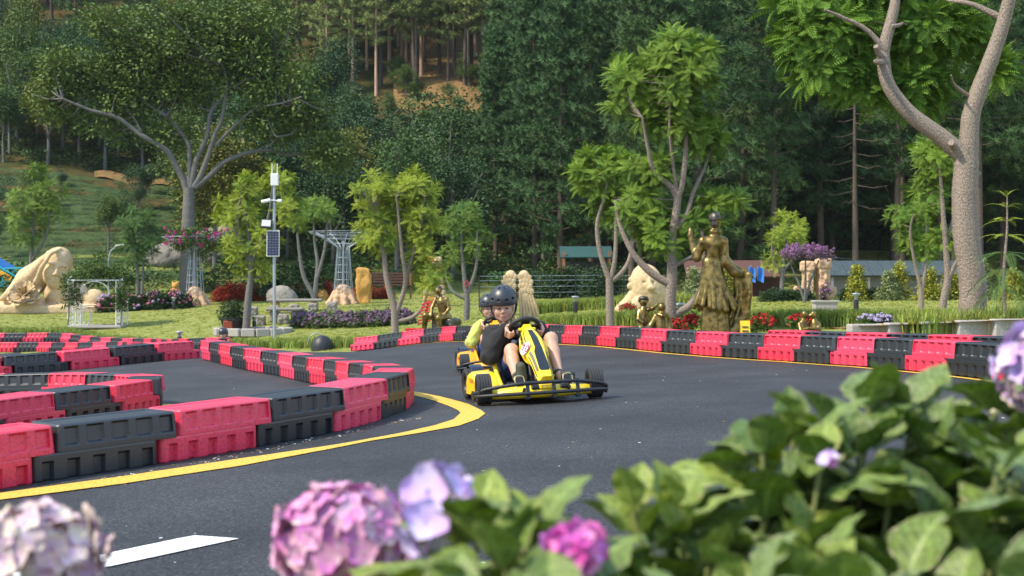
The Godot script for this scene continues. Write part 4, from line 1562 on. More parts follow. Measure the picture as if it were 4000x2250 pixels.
func fern_tree(called: String, label: String, x: float, Z: float, limbs: Array, crowns: Array, size: float, pal: int, light: bool) -> void:
	var r := RandomNumberGenerator.new()
	r.seed = hash(label)
	var o := thing(called, label, "tree", at(x, Z), 0.0, "feathery leaved garden trees")
	var lm := limb_mesh(limbs, r, 8 if light else 12, 0.5, 0.03)
	var wood: G = lm[0]
	var crown := G.new()
	for c in crowns:
		for k in int(c[4] * 1.9):
			var d := Vector3(r.randfn(), r.randfn(), r.randfn()).normalized() * pow(r.randf(), 0.4)
			var p := Vector3(c[0] + d.x * c[2], c[1] + d.y * c[3], d.z * minf(c[2], c[3]) * 1.15 - (0.75 if called == "large_tree" else 0.3))
			var q := near_node(lm[1], p)
			if (q - p).length() > 0.1 and (q - p).length() < 1.3 and k % 2 == 0 and (called != "large_tree" or (q - p).length() < 0.45):
				var m := q.lerp(p, 0.5) + Vector3(0, -0.06 * (q - p).length(), 0)
				wood.tube([q, m, p], [0.011, 0.008, 0.005], 4, false)
			var out := Vector3(d.x, 0.9 + d.y * 0.5, d.z).normalized()
			var ax := Vector3.UP.cross(out)
			var b := Basis(ax.normalized(), Vector3.UP.angle_to(out)) if ax.length() > 0.01 else Basis()
			b = b * Basis(Vector3.UP, r.randf() * TAU)
			var t := r.randf()
			var tint := Color(1, 1, 1) * r.randf_range(0.8, 1.15)
			if t < 0.22:
				tint = Color(1.75, 1.35, 0.9)   # flush of new leaves
			elif t > 0.8:
				tint = Color(0.6, 0.72, 0.8)
			crown.put(Transform3D(b.scaled(Vector3.ONE * size * 0.66 * r.randf_range(0.7, 1.15)), p), (rosettes_light if light else rosettes_rich)[r.randi() % 3], tint)
	part(o, "trunk", wood, M.bark if Z < 45 else M.bark_grey)
	part(o, "crown", crown, M.fern[pal])
	if label.begins_with("tallest"):
		part(o, "painted_number", text_mesh("12", 0.2, 0.006), M.paint_red, Transform3D(Basis(), Vector3(-0.06, 0.30, 0.128)))
	if label.contains("red painted dot"):
		var ring := G.new()
		var pts := []
		for k in 13:
			pts.append(Vector3(0.03 + cos(TAU * k / 12) * 0.07, 1.25 + sin(TAU * k / 12) * 0.09, 0.105))
		ring.tube(pts, [0.014], 5, false)
		part(o, "painted_ring", ring, M.paint_red)

func leafy_tree(called: String, label: String, x: float, Z: float, limbs: Array, crowns: Array) -> void:
	var r := RandomNumberGenerator.new()
	r.seed = 77
	var o := thing(called, label, "tree", at(x, Z))
	var lm := limb_mesh(limbs, r, 10, 2.2, 0.04)
	var wood: G = lm[0]
	var crown := G.new()
	for c in crowns:
		for k in int(c[4] * 1.0):
			var d := Vector3(r.randfn(), r.randfn(), r.randfn()).normalized() * pow(r.randf(), 0.45)
			var p := Vector3(c[0] + d.x * c[2], c[1] + d.y * c[3], d.z * c[2] * 1.1 - 0.7)
			if k % 2 == 0:
				var q := near_node(lm[1], p)
				wood.tube([q, q.lerp(p, 0.5) - Vector3(0, 0.15, 0), p], [0.06, 0.04, 0.02], 5, false)
			var t := r.randf_range(0.8, 1.2)
			if r.randf() < 0.12: t = 1.5
			crown.put(Transform3D(Basis(Vector3.UP, r.randf() * TAU).scaled(Vector3.ONE * r.randf_range(0.75, 1.25)), p), leaf_clumps[r.randi() % 4], Color(t, t, t))
	part(o, "trunk", wood, M.bark_grey)
	part(o, "crown", crown, M.leaf_big)

func wood_tree(r: RandomNumberGenerator, h: float, wide: float, clumps: int) -> Array:
	var wood := G.new()
	var crown := G.new()
	var nodes := []
	var tp := [Vector3(0, -0.5, 0), Vector3(r.randf_range(-0.2, 0.2), h * 0.25, 0), Vector3(r.randf_range(-0.4, 0.4), h * 0.6, r.randf_range(-0.3, 0.3)), Vector3(r.randf_range(-0.4, 0.4), h * 0.9, 0)]
	wood.tube(tp, [0.2, 0.15, 0.1, 0.04], 7)
	for k in 5:
		var a := TAU * k / 5 + r.randf()
		var s: Vector3 = tp[1].lerp(tp[2], r.randf())
		var e := s + Vector3(cos(a) * wide * 0.7, h * r.randf_range(0.15, 0.4), sin(a) * wide * 0.7)
		wood.tube([s, s.lerp(e, 0.5) + Vector3(0, -0.2, 0), e], [0.08, 0.06, 0.03], 5)
	var lobes := []
	for k in 7:
		lobes.append(Vector3(r.randf_range(-0.6, 0.6) * wide, h * r.randf_range(0.42, 0.9), r.randf_range(-0.6, 0.6) * wide))
	for k in clumps:
		var c: Vector3 = lobes[k % 7]
		var d := Vector3(r.randfn(), r.randfn(), r.randfn()).normalized() * pow(r.randf(), 0.4)
		var p := c + d * Vector3(wide * 0.5, h * 0.17, wide * 0.5)
		var t := r.randf_range(0.7, 1.25)
		crown.put(Transform3D(Basis(Vector3.UP, r.randf() * TAU).scaled(Vector3.ONE * r.randf_range(0.7, 1.2)), p), leaf_clumps[r.randi() % 4], Color(t, t, t))
	return [wood.mesh(), crown.mesh()]

func pine(r: RandomNumberGenerator, h: float, from: float, dead := false, boughs := 46) -> Array:
	var wood := G.new()
	var crown := G.new()
	var bend := r.randf_range(-0.5, 0.5)
	var axis := func(t: float) -> Vector3: return Vector3(bend * t * t, h * t, bend * 0.5 * sin(t * 3.0))
	var pts := []
	var rad := []
	for k in 9:
		pts.append(axis.call(k / 8.0) - Vector3(0, 0.6 if k == 0 else 0.0, 0))
		rad.append(lerpf(0.24, 0.03, pow(k / 8.0, 0.8)))
	wood.tube(pts, rad, 7)
	var n := boughs if not dead else 34
	for k in n:
		var t := lerpf(from, 0.99, pow((k + r.randf()) / n, 0.85))
		var a := k * 2.4 + r.randf() * 0.8
		var L := (0.5 + 2.6 * pow(1.0 - absf(t - from - 0.18) / (1.0 - from), 1.3)) * r.randf_range(0.65, 1.1) * (1.0 if not dead else 0.8)
		var s: Vector3 = axis.call(t)
		var rise := r.randf_range(0.05, 0.45) * (1.0 if not dead else -0.3)
		var e := s + Vector3(cos(a) * L, L * rise, sin(a) * L)
		wood.tube([s, s.lerp(e, 0.55) + Vector3(0, -0.08 * L, 0), e], [0.035, 0.024, 0.01], 4, false)
		if dead:
			for q in 3:
				var b := s.lerp(e, 0.4 + 0.25 * q)
				wood.tube([b, b + Vector3(r.randf_range(-0.6, 0.6), r.randf_range(-0.5, 0.1), r.randf_range(-0.6, 0.6))], [0.012, 0.005], 3, false)
			continue
		for q in 17:
			var f := pow(r.randf(), 0.6)
			var p := s.lerp(e, f) + Vector3(r.randf_range(-1, 1), r.randf_range(-0.35, 0.7), r.randf_range(-1, 1)) * 0.55 * (0.4 + f * 0.6)
			var tt := r.randf_range(0.65, 1.3)
			crown.put(Transform3D(Basis(Vector3.UP, r.randf() * TAU).scaled(Vector3.ONE * r.randf_range(0.38, 0.62)), p), tuft, Color(tt, tt, tt))
	return [wood.mesh(), crown.mesh() if not dead else null]

func plant(called: String, label: String, category: String, group: String, meshes: Array, mats: Array, x: float, Z: float, scl: float, tall := 1.0) -> void:
	var o := thing(called, label, category, at(x, Z, -0.05), rnd(0, TAU), group)
	o.scale = Vector3(scl, scl * tall, scl)
	part(o, "trunk", meshes[0], mats[0])
	if meshes[1]:
		part(o, "crown", meshes[1], mats[1])

func grow_forest() -> void:
	var r := RandomNumberGenerator.new()
	r.seed = 5
	var woods := []
	for k in 5:
		woods.append(wood_tree(r, r.randf_range(7, 10), r.randf_range(2.8, 4.0), 74))
	var pines := []
	for k in 4:
		pines.append(pine(r, 19.0, [0.05, 0.10, 0.16, 0.12][k], false, 74))
	var tall := []
	for k in 3:
		tall.append(pine(r, 20.0, [0.30, 0.42, 0.27][k], false, 66))
	var dead := pine(r, 17.0, 0.3, true)
	# dense pines over the right-hand slope
	var placed := []
	var free := func(x: float, Z: float, gap: float) -> bool:
		for p in placed:
			if absf(p[0] - x) < gap and absf(p[1] - Z) < gap:
				return false
		placed.append([x, Z])
		return true
	var n := 0
	for k in 4000:
		if n >= 195: break
		var Z := r.randf_range(73, 138)
		var x := r.randf_range(-3.0, 0.40 * Z + 2.0)
		if x < 0.06 * Z - 8.0 or (Z < 80 and x < 5.0) or x / Z < -0.012: continue
		if Z < 83 and absf(x - 18.4) < 2.4: continue
		if not free.call(x, Z, 2.4 if Z > 84 else 3.0): continue
		var bare := x > 14.0 and Z < 84
		plant("pine_tree", "tall dark pine with bare lower trunk at the front of right slope" if bare else "dark pine in the dense stand covering the right hillside", "tree", "pines on the right slope", (tall if bare else pines)[r.randi() % 3], [M.bark_pine, M.needle[0 if r.randf() < 0.7 else 1]], x, Z, r.randf_range(0.75, 1.15))
		n += 1
	# mixed broadleaf wood on the left and middle slope
	n = 0
	for k in 5000:
		if n >= 150: break
		var Z := r.randf_range(82, 142)
		var x := r.randf_range(-0.42 * Z, 6.0)
		var px := x / Z
		if px > 0.0 and Z > 104: continue
		if px < -0.235 and Z < 116: continue             # open field
		if Z > 126 and px > -0.17 and px < 0.0: continue  # clearing below the tall pines
		if not free.call(x, Z, 2.9): continue
		var sc := r.randf_range(0.6, 1.05)
		if Z > 104 and px > -0.105 and px < 0.0: sc *= 0.45
		plant("broadleaf_tree", "leafy green tree in the mixed wood on the left hillside", "tree", "broadleaf trees on the hillside", woods[r.randi() % 5], [M.bark_grey, M.leaf_wood[[0, 0, 1, 1, 2, 2, 0, 3][r.randi() % 8]]], x, Z, sc, r.randf_range(0.85, 1.2))
		n += 1
	# upper stand: bare-trunked pines over red earth
	n = 0
	for k in 3000:
		if n >= 95: break
		var Z := r.randf_range(139, 176)
		var x := r.randf_range(-0.185 * Z, 0.01 * Z)
		if not free.call(x, Z, 1.5): continue
		plant("pine_tree", "slender pine with long bare trunk in the sunlit stand above the red earth", "tree", "sunlit pines on the upper slope", tall[r.randi() % 3], [M.bark_tan_sunlit if r.randf() < 0.6 else M.bark_pine, M.needle[2]], x, Z, r.randf_range(0.7, 1.0))
		n += 1
	for k in 14:
		var Z := r.randf_range(131, 142)
		plant("broadleaf_tree", "small bush on the red earth clearing", "tree", "bushes on the clearing", woods[r.randi() % 5], [M.bark_grey, M.leaf_wood[1]], Z * r.randf_range(-0.09, -0.01), Z, r.randf_range(0.2, 0.4))
	for q in [[-9.5, 146.0], [-6.2, 150.0], [-13.0, 148.0]]:
		plant("dead_pine", "reddish dead pine with bare drooping twigs among the sunlit pines", "tree", "dead pines on the upper slope", dead, [M.bark_tan_sunlit, null], q[0], q[1], 1.0)
	for q in [[18.4, 74.5], [23.0, 77.0]]:
		plant("dead_pine", "grey dead pine with bare twigs before the right pine stand", "tree", "dead pines on the right slope", dead, [M.bark_pine, null], q[0], q[1], 0.85)
	# far backdrop of conifers behind everything
	n = 0
	for k in 2000:
		if n >= 70: break
		var Z := r.randf_range(145, 200)
		var x := r.randf_range(-0.44 * Z, 0.44 * Z)
		if x / Z > -0.19 and x / Z < 0.02 and Z < 180: continue
		if not free.call(x, Z, 3.4): continue
		plant("conifer_tree", "far dark conifer on the upper hillside", "tree", "conifers on the far hillside", pines[r.randi() % 4], [M.bark_pine, M.needle[1]], x, Z, r.randf_range(0.9, 1.2))
		n += 1
	# undergrowth: leaf clumps over the forest floor, too many to count
	undergrowth(r)
	field_crop(r)
	for k in 16:
		var Z := r.randf_range(86, 112)
		plant("broadleaf_tree", "low bushy tree standing on the left hillside field", "tree", "bushy trees on the field", woods[r.randi() % 5], [M.bark_grey, M.leaf_wood[r.randi() % 3]], Z * r.randf_range(-0.40, -0.232), Z, r.randf_range(0.18, 0.42))

func undergrowth(r: RandomNumberGenerator) -> void:
	var m := MultiMesh.new()
	m.transform_format = MultiMesh.TRANSFORM_3D
	m.use_colors = true
	m.mesh = leaf_clumps[0].mesh()
	var list := []
	for k in 5200:
		var Z := r.randf_range(79, 150)
		var x := r.randf_range(-0.42 * Z, 0.42 * Z)
		var px := x / Z
		if px < -0.235 and Z < 116 and Z > 84: continue
		if px > 0.12 and Z > 77 and Z < 120 and r.randf() < 0.75: continue
		if Z > 124 and px > -0.17 and px < 0.01 and r.randf() < 0.85: continue
		list.append([x, Z, r.randf_range(0.5, 1.5)])
	m.instance_count = list.size()
	for i in list.size():
		var q: Array = list[i]
		m.set_instance_transform(i, Transform3D(Basis(Vector3.UP, r.randf() * TAU).scaled(Vector3(q[2], q[2] * 0.8, q[2])), at(q[0], q[1], 0.1)))
		var t := r.randf_range(0.6, 1.3)
		m.set_instance_color(i, Color(t * r.randf_range(0.8, 1.3), t, t))
	var o := MultiMeshInstance3D.new()
	o.name = "undergrowth"
	o.multimesh = m
	o.material_override = M.leaf_wood[0]
	add_child(o)
	tag(o, "dense green undergrowth covering the forest floor", "undergrowth", "", "stuff")

func field_crop(r: RandomNumberGenerator) -> void:
	var m := MultiMesh.new()
	m.transform_format = MultiMesh.TRANSFORM_3D
	m.use_colors = true
	m.mesh = leaf_clumps[1].mesh()
	var list := []
	for j in 24:
		for i in 60:
			var zz := 83.5 + j * 1.25 + r.randf_range(-0.15, 0.15)
			if r.randf() < 0.8:
				list.append(Vector2(zz * lerpf(-0.41, -0.228, (i + r.randf()) / 60.0), zz))
	m.instance_count = list.size()
	for i in list.size():
		var q := r.randf_range(0.22, 0.42)
		m.set_instance_transform(i, Transform3D(Basis(Vector3.UP, r.randf() * TAU).scaled(Vector3(q, q * 0.6, q)), at(list[i].x, list[i].y, 0.1)))
		var t := r.randf_range(0.7, 1.3)
		m.set_instance_color(i, Color(t, t, t))
	var o := MultiMeshInstance3D.new()
	o.name = "field_crop"
	o.multimesh = m
	o.material_override = M.leaf_wood[0]
	add_child(o)
	tag(o, "rows of low green crop on the left hillside field", "crop", "", "stuff")

func grow_trees() -> void:
	fern_tree("feathery_tree", "tallest bright green feathery tree standing behind the bronze child figures", 2.99, 26.0, [[[0.00, 0.00, 0.125], [-0.03, 0.64, 0.114], [0.00, 1.16, 0.103], [0.00, 1.83, 0.092], [0.07, 2.27, 0.081], [0.11, 2.64, 0.070]], [[0.09, 2.57, 0.060], [0.00, 2.79, 0.052], [-0.19, 2.94, 0.044], [-0.37, 3.13, 0.036], [-0.48, 3.54, 0.028], [-0.59, 4.06, 0.020]], [[0.10, 2.61, 0.060], [0.18, 2.83, 0.052], [0.24, 3.31, 0.044], [0.26, 3.83, 0.036], [0.28, 4.43, 0.028], [0.22, 4.95, 0.020]], [[-0.03, 1.00, 0.080], [-0.33, 1.16, 0.070], [-0.67, 1.49, 0.060], [-0.89, 1.90, 0.050], [-1.00, 2.24, 0.040], [-1.04, 2.57, 0.030]], [[0.01, 0.42, 0.085], [0.33, 0.58, 0.074], [0.52, 0.86, 0.063], [0.64, 1.16, 0.052], [0.58, 1.53, 0.041], [0.56, 1.98, 0.030]], [[0.62, 1.12, 0.045], [0.78, 1.46, 0.033], [0.82, 1.83, 0.020]], [[0.07, 2.01, 0.055], [0.28, 2.31, 0.046], [0.41, 2.72, 0.037], [0.63, 3.16, 0.029], [0.76, 3.50, 0.020]], [[0.04, 1.34, 0.045], [0.41, 1.53, 0.033], [0.59, 1.68, 0.020]], [[0.10, 2.64, 0.040], [0.00, 3.31, 0.032], [-0.07, 4.06, 0.023], [0.00, 4.80, 0.015]]], [[0.19, 5.02, 0.71, 0.78, 62], [0.11, 4.06, 0.82, 0.45, 36], [-0.74, 4.61, 0.41, 0.63, 24], [0.67, 3.68, 0.33, 0.37, 14], [-0.37, 3.16, 0.45, 0.30, 14], [-0.59, 2.42, 0.48, 0.41, 20], [0.93, 2.57, 0.45, 0.22, 11], [-0.19, 1.90, 0.45, 0.45, 16], [0.52, 2.12, 0.37, 0.30, 10]], 0.62, 0, false)
	fern_tree("feathery_tree", "bare-stemmed feathery tree left of the tallest one, forking low", 2.13, 30.0, [[[0.00, 0.00, 0.100], [-0.02, 0.61, 0.090], [-0.03, 1.17, 0.080]], [[-0.03, 1.12, 0.065], [-0.19, 1.55, 0.057], [-0.28, 1.98, 0.049], [-0.29, 2.37, 0.041], [-0.15, 2.84, 0.033], [-0.06, 3.27, 0.025]], [[0.00, 1.12, 0.055], [0.09, 1.55, 0.046], [0.11, 2.07, 0.037], [0.11, 2.49, 0.029], [0.07, 3.35, 0.020]], [[0.00, 1.08, 0.060], [0.21, 1.23, 0.051], [0.41, 1.55, 0.042], [0.47, 2.07, 0.034], [0.39, 2.58, 0.025]]], [[-0.32, 3.44, 0.64, 0.51, 28], [0.09, 3.65, 0.36, 0.36, 12], [0.47, 2.92, 0.43, 0.43, 16], [0.03, 2.67, 0.43, 0.34, 10]], 0.60, 0, false)
	fern_tree("feathery_tree", "round feathery tree with a low fork on the middle lawn", -3.37, 40.0, [[[0.00, 0.00, 0.130], [0.00, 0.63, 0.116], [-0.03, 0.95, 0.101], [-0.17, 1.43, 0.087], [-0.26, 1.89, 0.073], [-0.32, 2.46, 0.059], [-0.47, 3.03, 0.044], [-0.55, 3.83, 0.030]], [[0.02, 0.69, 0.080], [0.25, 1.31, 0.069], [0.31, 1.77, 0.058], [0.22, 2.46, 0.047], [0.14, 3.37, 0.036], [0.08, 4.06, 0.025]], [[0.05, 0.49, 0.070], [0.48, 0.59, 0.057], [0.77, 0.86, 0.043], [0.94, 1.31, 0.030]], [[0.29, 1.77, 0.050], [0.54, 2.46, 0.040], [0.77, 3.37, 0.030], [0.86, 4.06, 0.020]]], [[-0.38, 4.11, 0.91, 0.71, 34], [0.65, 4.29, 0.69, 0.51, 24], [-0.55, 3.03, 0.74, 0.57, 22], [0.77, 3.37, 0.63, 0.69, 20], [1.05, 1.77, 0.51, 0.51, 16], [0.71, 2.46, 0.46, 0.46, 10]], 0.62, 1, true)
	fern_tree("feathery_tree", "slim feathery tree with a red painted dot beside the angel wings", -1.59, 48.0, [[[0.00, 0.00, 0.120], [0.04, 0.71, 0.098], [-0.03, 1.26, 0.075], [-0.14, 2.36, 0.052], [-0.16, 3.32, 0.030]], [[-0.03, 0.75, 0.070], [-0.44, 0.96, 0.057], [-0.64, 1.33, 0.043], [-0.74, 1.67, 0.030]], [[0.07, 0.92, 0.070], [0.32, 1.67, 0.055], [0.41, 2.36, 0.040], [0.38, 3.04, 0.025]]], [[-0.10, 3.46, 0.80, 0.58, 22], [0.32, 2.70, 0.58, 0.55, 14], [-0.47, 2.29, 0.49, 0.41, 9]], 0.60, 2, true)
	fern_tree("feathery_tree", "broad lime green feathery tree behind the solar lamp post", -9.97, 52.0, [[[0.00, 0.00, 0.170], [0.12, 1.43, 0.140], [0.22, 2.32, 0.110], [0.15, 3.51, 0.080], [-0.03, 4.69, 0.050]], [[0.16, 2.76, 0.100], [-0.16, 3.65, 0.077], [-0.25, 4.55, 0.053], [-0.10, 5.44, 0.030]], [[0.25, 2.76, 0.090], [0.64, 3.51, 0.070], [0.94, 4.55, 0.050], [1.11, 5.59, 0.030]], [[0.34, 2.02, 0.060], [0.71, 2.24, 0.045], [1.08, 2.47, 0.030]]], [[-0.28, 4.55, 1.07, 0.71, 28], [0.49, 3.51, 0.92, 0.74, 20], [-0.40, 3.21, 0.67, 0.59, 11], [1.11, 5.73, 0.67, 0.59, 15], [0.07, 5.44, 0.62, 0.52, 10], [0.34, 2.32, 0.89, 0.45, 12], [1.60, 4.62, 0.62, 0.62, 11]], 0.72, 1, true)
	fern_tree("feathery_tree", "feathery tree rising behind the carved reclining head", -25.84, 75.0, [[[0.00, 0.00, 0.18], [-0.08, 2.25, 0.13], [0.06, 3.75, 0.09], [-0.05, 5.25, 0.05]], [[-0.05, 2.25, 0.09], [0.39, 2.89, 0.07], [0.81, 3.75, 0.06], [0.98, 5.25, 0.04]]], [[-0.30, 5.25, 1.24, 1.24, 25], [0.86, 5.68, 1.07, 0.86, 15], [-0.47, 3.75, 1.07, 0.86, 12], [1.07, 4.39, 0.86, 0.86, 10], [0.28, 6.96, 0.64, 0.47, 6]], 0.88, 2, true)
	fern_tree("feathery_tree", "dark feathery tree with twin stems behind the white garden swing", -19.83, 74.0, [[[-0.07, 0.00, 0.13], [-0.11, 1.90, 0.08], [-0.25, 3.59, 0.03]], [[0.11, 0.00, 0.10], [0.21, 1.90, 0.07], [0.17, 3.59, 0.03]]], [[-0.11, 4.23, 1.10, 1.16, 26], [-0.21, 2.64, 1.10, 0.89, 16], [0.42, 3.38, 0.85, 0.85, 10]], 0.82, 3, true)
	fern_tree("feathery_tree", "spindly tree with wavy bare stems beside the empty wire flower frame", -8.96, 62.0, [[[0.05, 0.00, 0.140], [0.14, 0.57, 0.118], [-0.30, 1.45, 0.095], [-0.48, 2.34, 0.073], [-0.60, 3.40, 0.050]], [[0.09, 0.04, 0.120], [0.23, 1.28, 0.100], [0.28, 2.16, 0.080], [0.14, 3.05, 0.060], [0.09, 4.11, 0.040]], [[0.27, 1.45, 0.080], [0.58, 2.60, 0.067], [0.64, 3.40, 0.053], [0.71, 4.29, 0.040]]], [[0.18, 4.50, 0.81, 0.60, 14], [-0.66, 3.84, 0.50, 0.35, 4], [0.67, 4.46, 0.44, 0.44, 4]], 0.75, 2, true)
	fern_tree("feathery_tree", "yellow green tufted tree growing above the carved stone faces", 10.45, 54.0, [[[0.00, 0.00, 0.100], [0.05, 0.96, 0.077], [0.15, 2.04, 0.053], [0.31, 2.96, 0.030]], [[0.03, 0.96, 0.060], [-0.31, 1.57, 0.040], [-0.39, 2.50, 0.020]], [[0.08, 1.11, 0.060], [0.54, 1.73, 0.040], [0.69, 2.50, 0.020]]], [[0.23, 2.50, 0.80, 0.89, 34], [-0.08, 1.50, 0.59, 0.43, 10]], 0.62, 1, true)
	fern_tree("feathery_tree", "small forked feathery tree on the right lawn before yellow shrubs", 10.59, 36.0, [[[0.00, 0.00, 0.085], [0.00, 0.75, 0.070]], [[0.00, 0.72, 0.055], [-0.13, 1.21, 0.046], [-0.27, 1.73, 0.037], [-0.37, 2.24, 0.029], [-0.34, 2.65, 0.020]], [[0.01, 0.72, 0.055], [0.10, 1.21, 0.043], [0.14, 1.93, 0.032], [0.10, 2.65, 0.020]]], [[-0.19, 2.55, 0.57, 0.39, 22], [0.23, 2.86, 0.41, 0.39, 14], [-0.19, 1.93, 0.49, 0.29, 10], [0.23, 1.73, 0.39, 0.29, 7]], 0.55, 0, false)
	fern_tree("feathery_tree", "crooked grey feathery tree beside the big trunk in the planter", 8.62, 28.0, [[[0.00, 0.00, 0.095], [0.06, 0.46, 0.082], [0.15, 0.94, 0.069], [0.12, 1.42, 0.056], [0.06, 2.14, 0.043], [-0.02, 3.18, 0.030]], [[0.15, 0.90, 0.050], [0.26, 1.18, 0.043], [0.38, 1.50, 0.037], [0.40, 1.82, 0.030]], [[0.10, 1.50, 0.040], [0.28, 2.14, 0.030], [0.44, 2.62, 0.020]]], [[0.02, 3.34, 0.42, 0.38, 20], [0.18, 1.74, 0.32, 0.22, 8], [-0.12, 2.78, 0.28, 0.32, 9]], 0.60, 0, false)
	fern_tree("large_tree", "massive grey trunked tree with V fork at right edge", 7.24, 22.0, [[[0.00, 0.00, 0.280], [0.04, 0.40, 0.225], [0.04, 0.90, 0.215], [-0.05, 1.53, 0.209], [-0.09, 2.16, 0.203], [-0.06, 2.78, 0.196], [-0.08, 2.99, 0.190]], [[-0.11, 2.88, 0.150], [-0.47, 3.19, 0.140], [-0.94, 3.54, 0.130], [-1.28, 3.98, 0.120], [-1.36, 4.36, 0.110], [-1.35, 4.61, 0.100], [-1.26, 4.92, 0.090], [-1.16, 5.30, 0.080], [-1.12, 5.68, 0.070], [-1.01, 6.30, 0.060]], [[-0.03, 2.88, 0.160], [0.00, 3.48, 0.147], [0.14, 3.95, 0.133], [0.33, 4.48, 0.120], [0.48, 4.98, 0.107], [0.58, 5.49, 0.093], [0.66, 6.18, 0.080]], [[-1.33, 4.42, 0.055], [-1.46, 4.49, 0.048], [-1.53, 4.59, 0.040]], [[-1.35, 4.36, 0.050], [-1.51, 4.34, 0.043], [-1.60, 4.32, 0.035]], [[-1.26, 4.92, 0.040], [-1.12, 4.95, 0.030], [-1.04, 5.00, 0.020]], [[-1.35, 4.54, 0.050], [-1.63, 4.86, 0.040], [-2.01, 5.05, 0.030], [-2.33, 5.17, 0.020]], [[0.03, 3.79, 0.035], [-0.25, 3.95, 0.024], [-0.44, 4.10, 0.012]], [[0.08, 2.63, 0.060], [0.19, 2.61, 0.040]], [[-0.22, 2.96, 0.070], [-0.38, 3.07, 0.050]], [[0.50, 5.05, 0.060], [0.06, 5.30, 0.040], [-0.38, 5.42, 0.020]]], [[-2.14, 4.95, 0.66, 0.41, 62], [-1.95, 4.36, 0.66, 0.30, 46], [-1.26, 5.05, 0.57, 0.38, 26], [-0.66, 4.10, 0.47, 0.30, 28], [-0.50, 4.98, 0.63, 0.38, 30], [0.13, 4.98, 0.38, 0.38, 16], [-0.69, 3.76, 0.31, 0.16, 8], [0.66, 4.36, 0.25, 0.25, 8], [-1.45, 4.04, 0.38, 0.19, 12], [-2.26, 5.55, 0.82, 0.38, 30], [-0.88, 5.68, 0.94, 0.38, 30], [-2.51, 4.67, 0.25, 0.25, 10]], 0.78, 4, false)
	leafy_tree("old_spreading_tree", "old spreading tree with pale grey trunk and many bare limbs before the hillside", -17.46, 75.0, [[[0.00, 0.00, 0.500], [0.00, 2.40, 0.433], [0.04, 4.76, 0.367], [0.06, 6.04, 0.300]], [[-0.06, 5.83, 0.190], [-0.24, 6.47, 0.174], [-0.60, 7.16, 0.158], [-0.99, 7.91, 0.141], [-1.59, 8.36, 0.125], [-2.49, 8.89, 0.109], [-3.54, 9.71, 0.092], [-4.89, 10.09, 0.076], [-6.28, 10.65, 0.060]], [[0.06, 6.04, 0.160], [0.06, 8.14, 0.138], [-0.32, 8.89, 0.116], [-0.99, 9.71, 0.094], [-1.44, 10.39, 0.072], [-1.99, 11.61, 0.050]], [[0.15, 6.04, 0.170], [0.30, 6.79, 0.157], [0.41, 7.39, 0.143], [0.73, 8.14, 0.130], [1.03, 8.89, 0.117], [1.18, 10.01, 0.103], [1.56, 10.61, 0.090], [2.16, 11.36, 0.077], [2.53, 13.01, 0.063], [2.16, 13.84, 0.050]], [[0.26, 6.04, 0.170], [0.64, 6.58, 0.150], [1.11, 7.76, 0.130], [1.48, 8.89, 0.110], [1.86, 9.71, 0.090], [2.16, 11.66, 0.070], [1.86, 12.69, 0.050]], [[0.36, 6.04, 0.170], [1.16, 6.69, 0.150], [1.86, 7.39, 0.130], [2.98, 7.91, 0.110], [4.18, 8.14, 0.090], [5.23, 7.91, 0.070], [6.47, 8.14, 0.050]], [[1.48, 8.29, 0.100], [2.61, 9.41, 0.085], [3.73, 10.24, 0.070], [5.08, 10.46, 0.055], [6.36, 10.76, 0.040]], [[-1.14, 9.90, 0.090], [-2.42, 10.76, 0.070], [-3.06, 12.04, 0.050], [-3.71, 13.33, 0.030]], [[2.16, 11.36, 0.070], [3.58, 12.04, 0.050], [4.65, 12.69, 0.030]], [[-2.49, 8.89, 0.070], [-2.85, 9.69, 0.057], [-3.92, 10.97, 0.043], [-5.31, 11.83, 0.030]], [[4.18, 8.14, 0.050], [4.65, 8.51, 0.040], [4.86, 8.72, 0.030]]], [[-3.06, 12.79, 2.14, 1.29, 30], [-5.42, 11.72, 1.61, 1.39, 24], [-0.71, 13.44, 2.36, 1.39, 34], [1.86, 13.97, 2.14, 1.18, 30], [3.90, 12.90, 1.93, 1.39, 30], [5.40, 11.19, 2.04, 1.39, 30], [-0.39, 11.29, 1.71, 0.96, 20], [-3.71, 10.71, 1.50, 0.81, 16], [6.69, 9.90, 1.29, 1.07, 18], [1.86, 12.15, 1.61, 0.96, 18], [-1.14, 8.61, 1.18, 0.75, 12], [-1.99, 11.72, 1.71, 1.18, 22], [3.79, 9.69, 1.29, 0.75, 12], [7.86, 7.86, 1.18, 0.96, 14], [-6.92, 12.47, 1.71, 1.29, 22], [-7.35, 10.65, 1.50, 1.07, 16], [0.15, 15.26, 3.21, 1.07, 30], [3.58, 15.04, 2.36, 1.07, 22], [-4.35, 14.83, 1.93, 0.86, 18], [7.01, 8.08, 1.07, 0.64, 8], [-4.78, 9.47, 1.07, 0.54, 8], [4.86, 9.04, 1.07, 0.54, 8]])

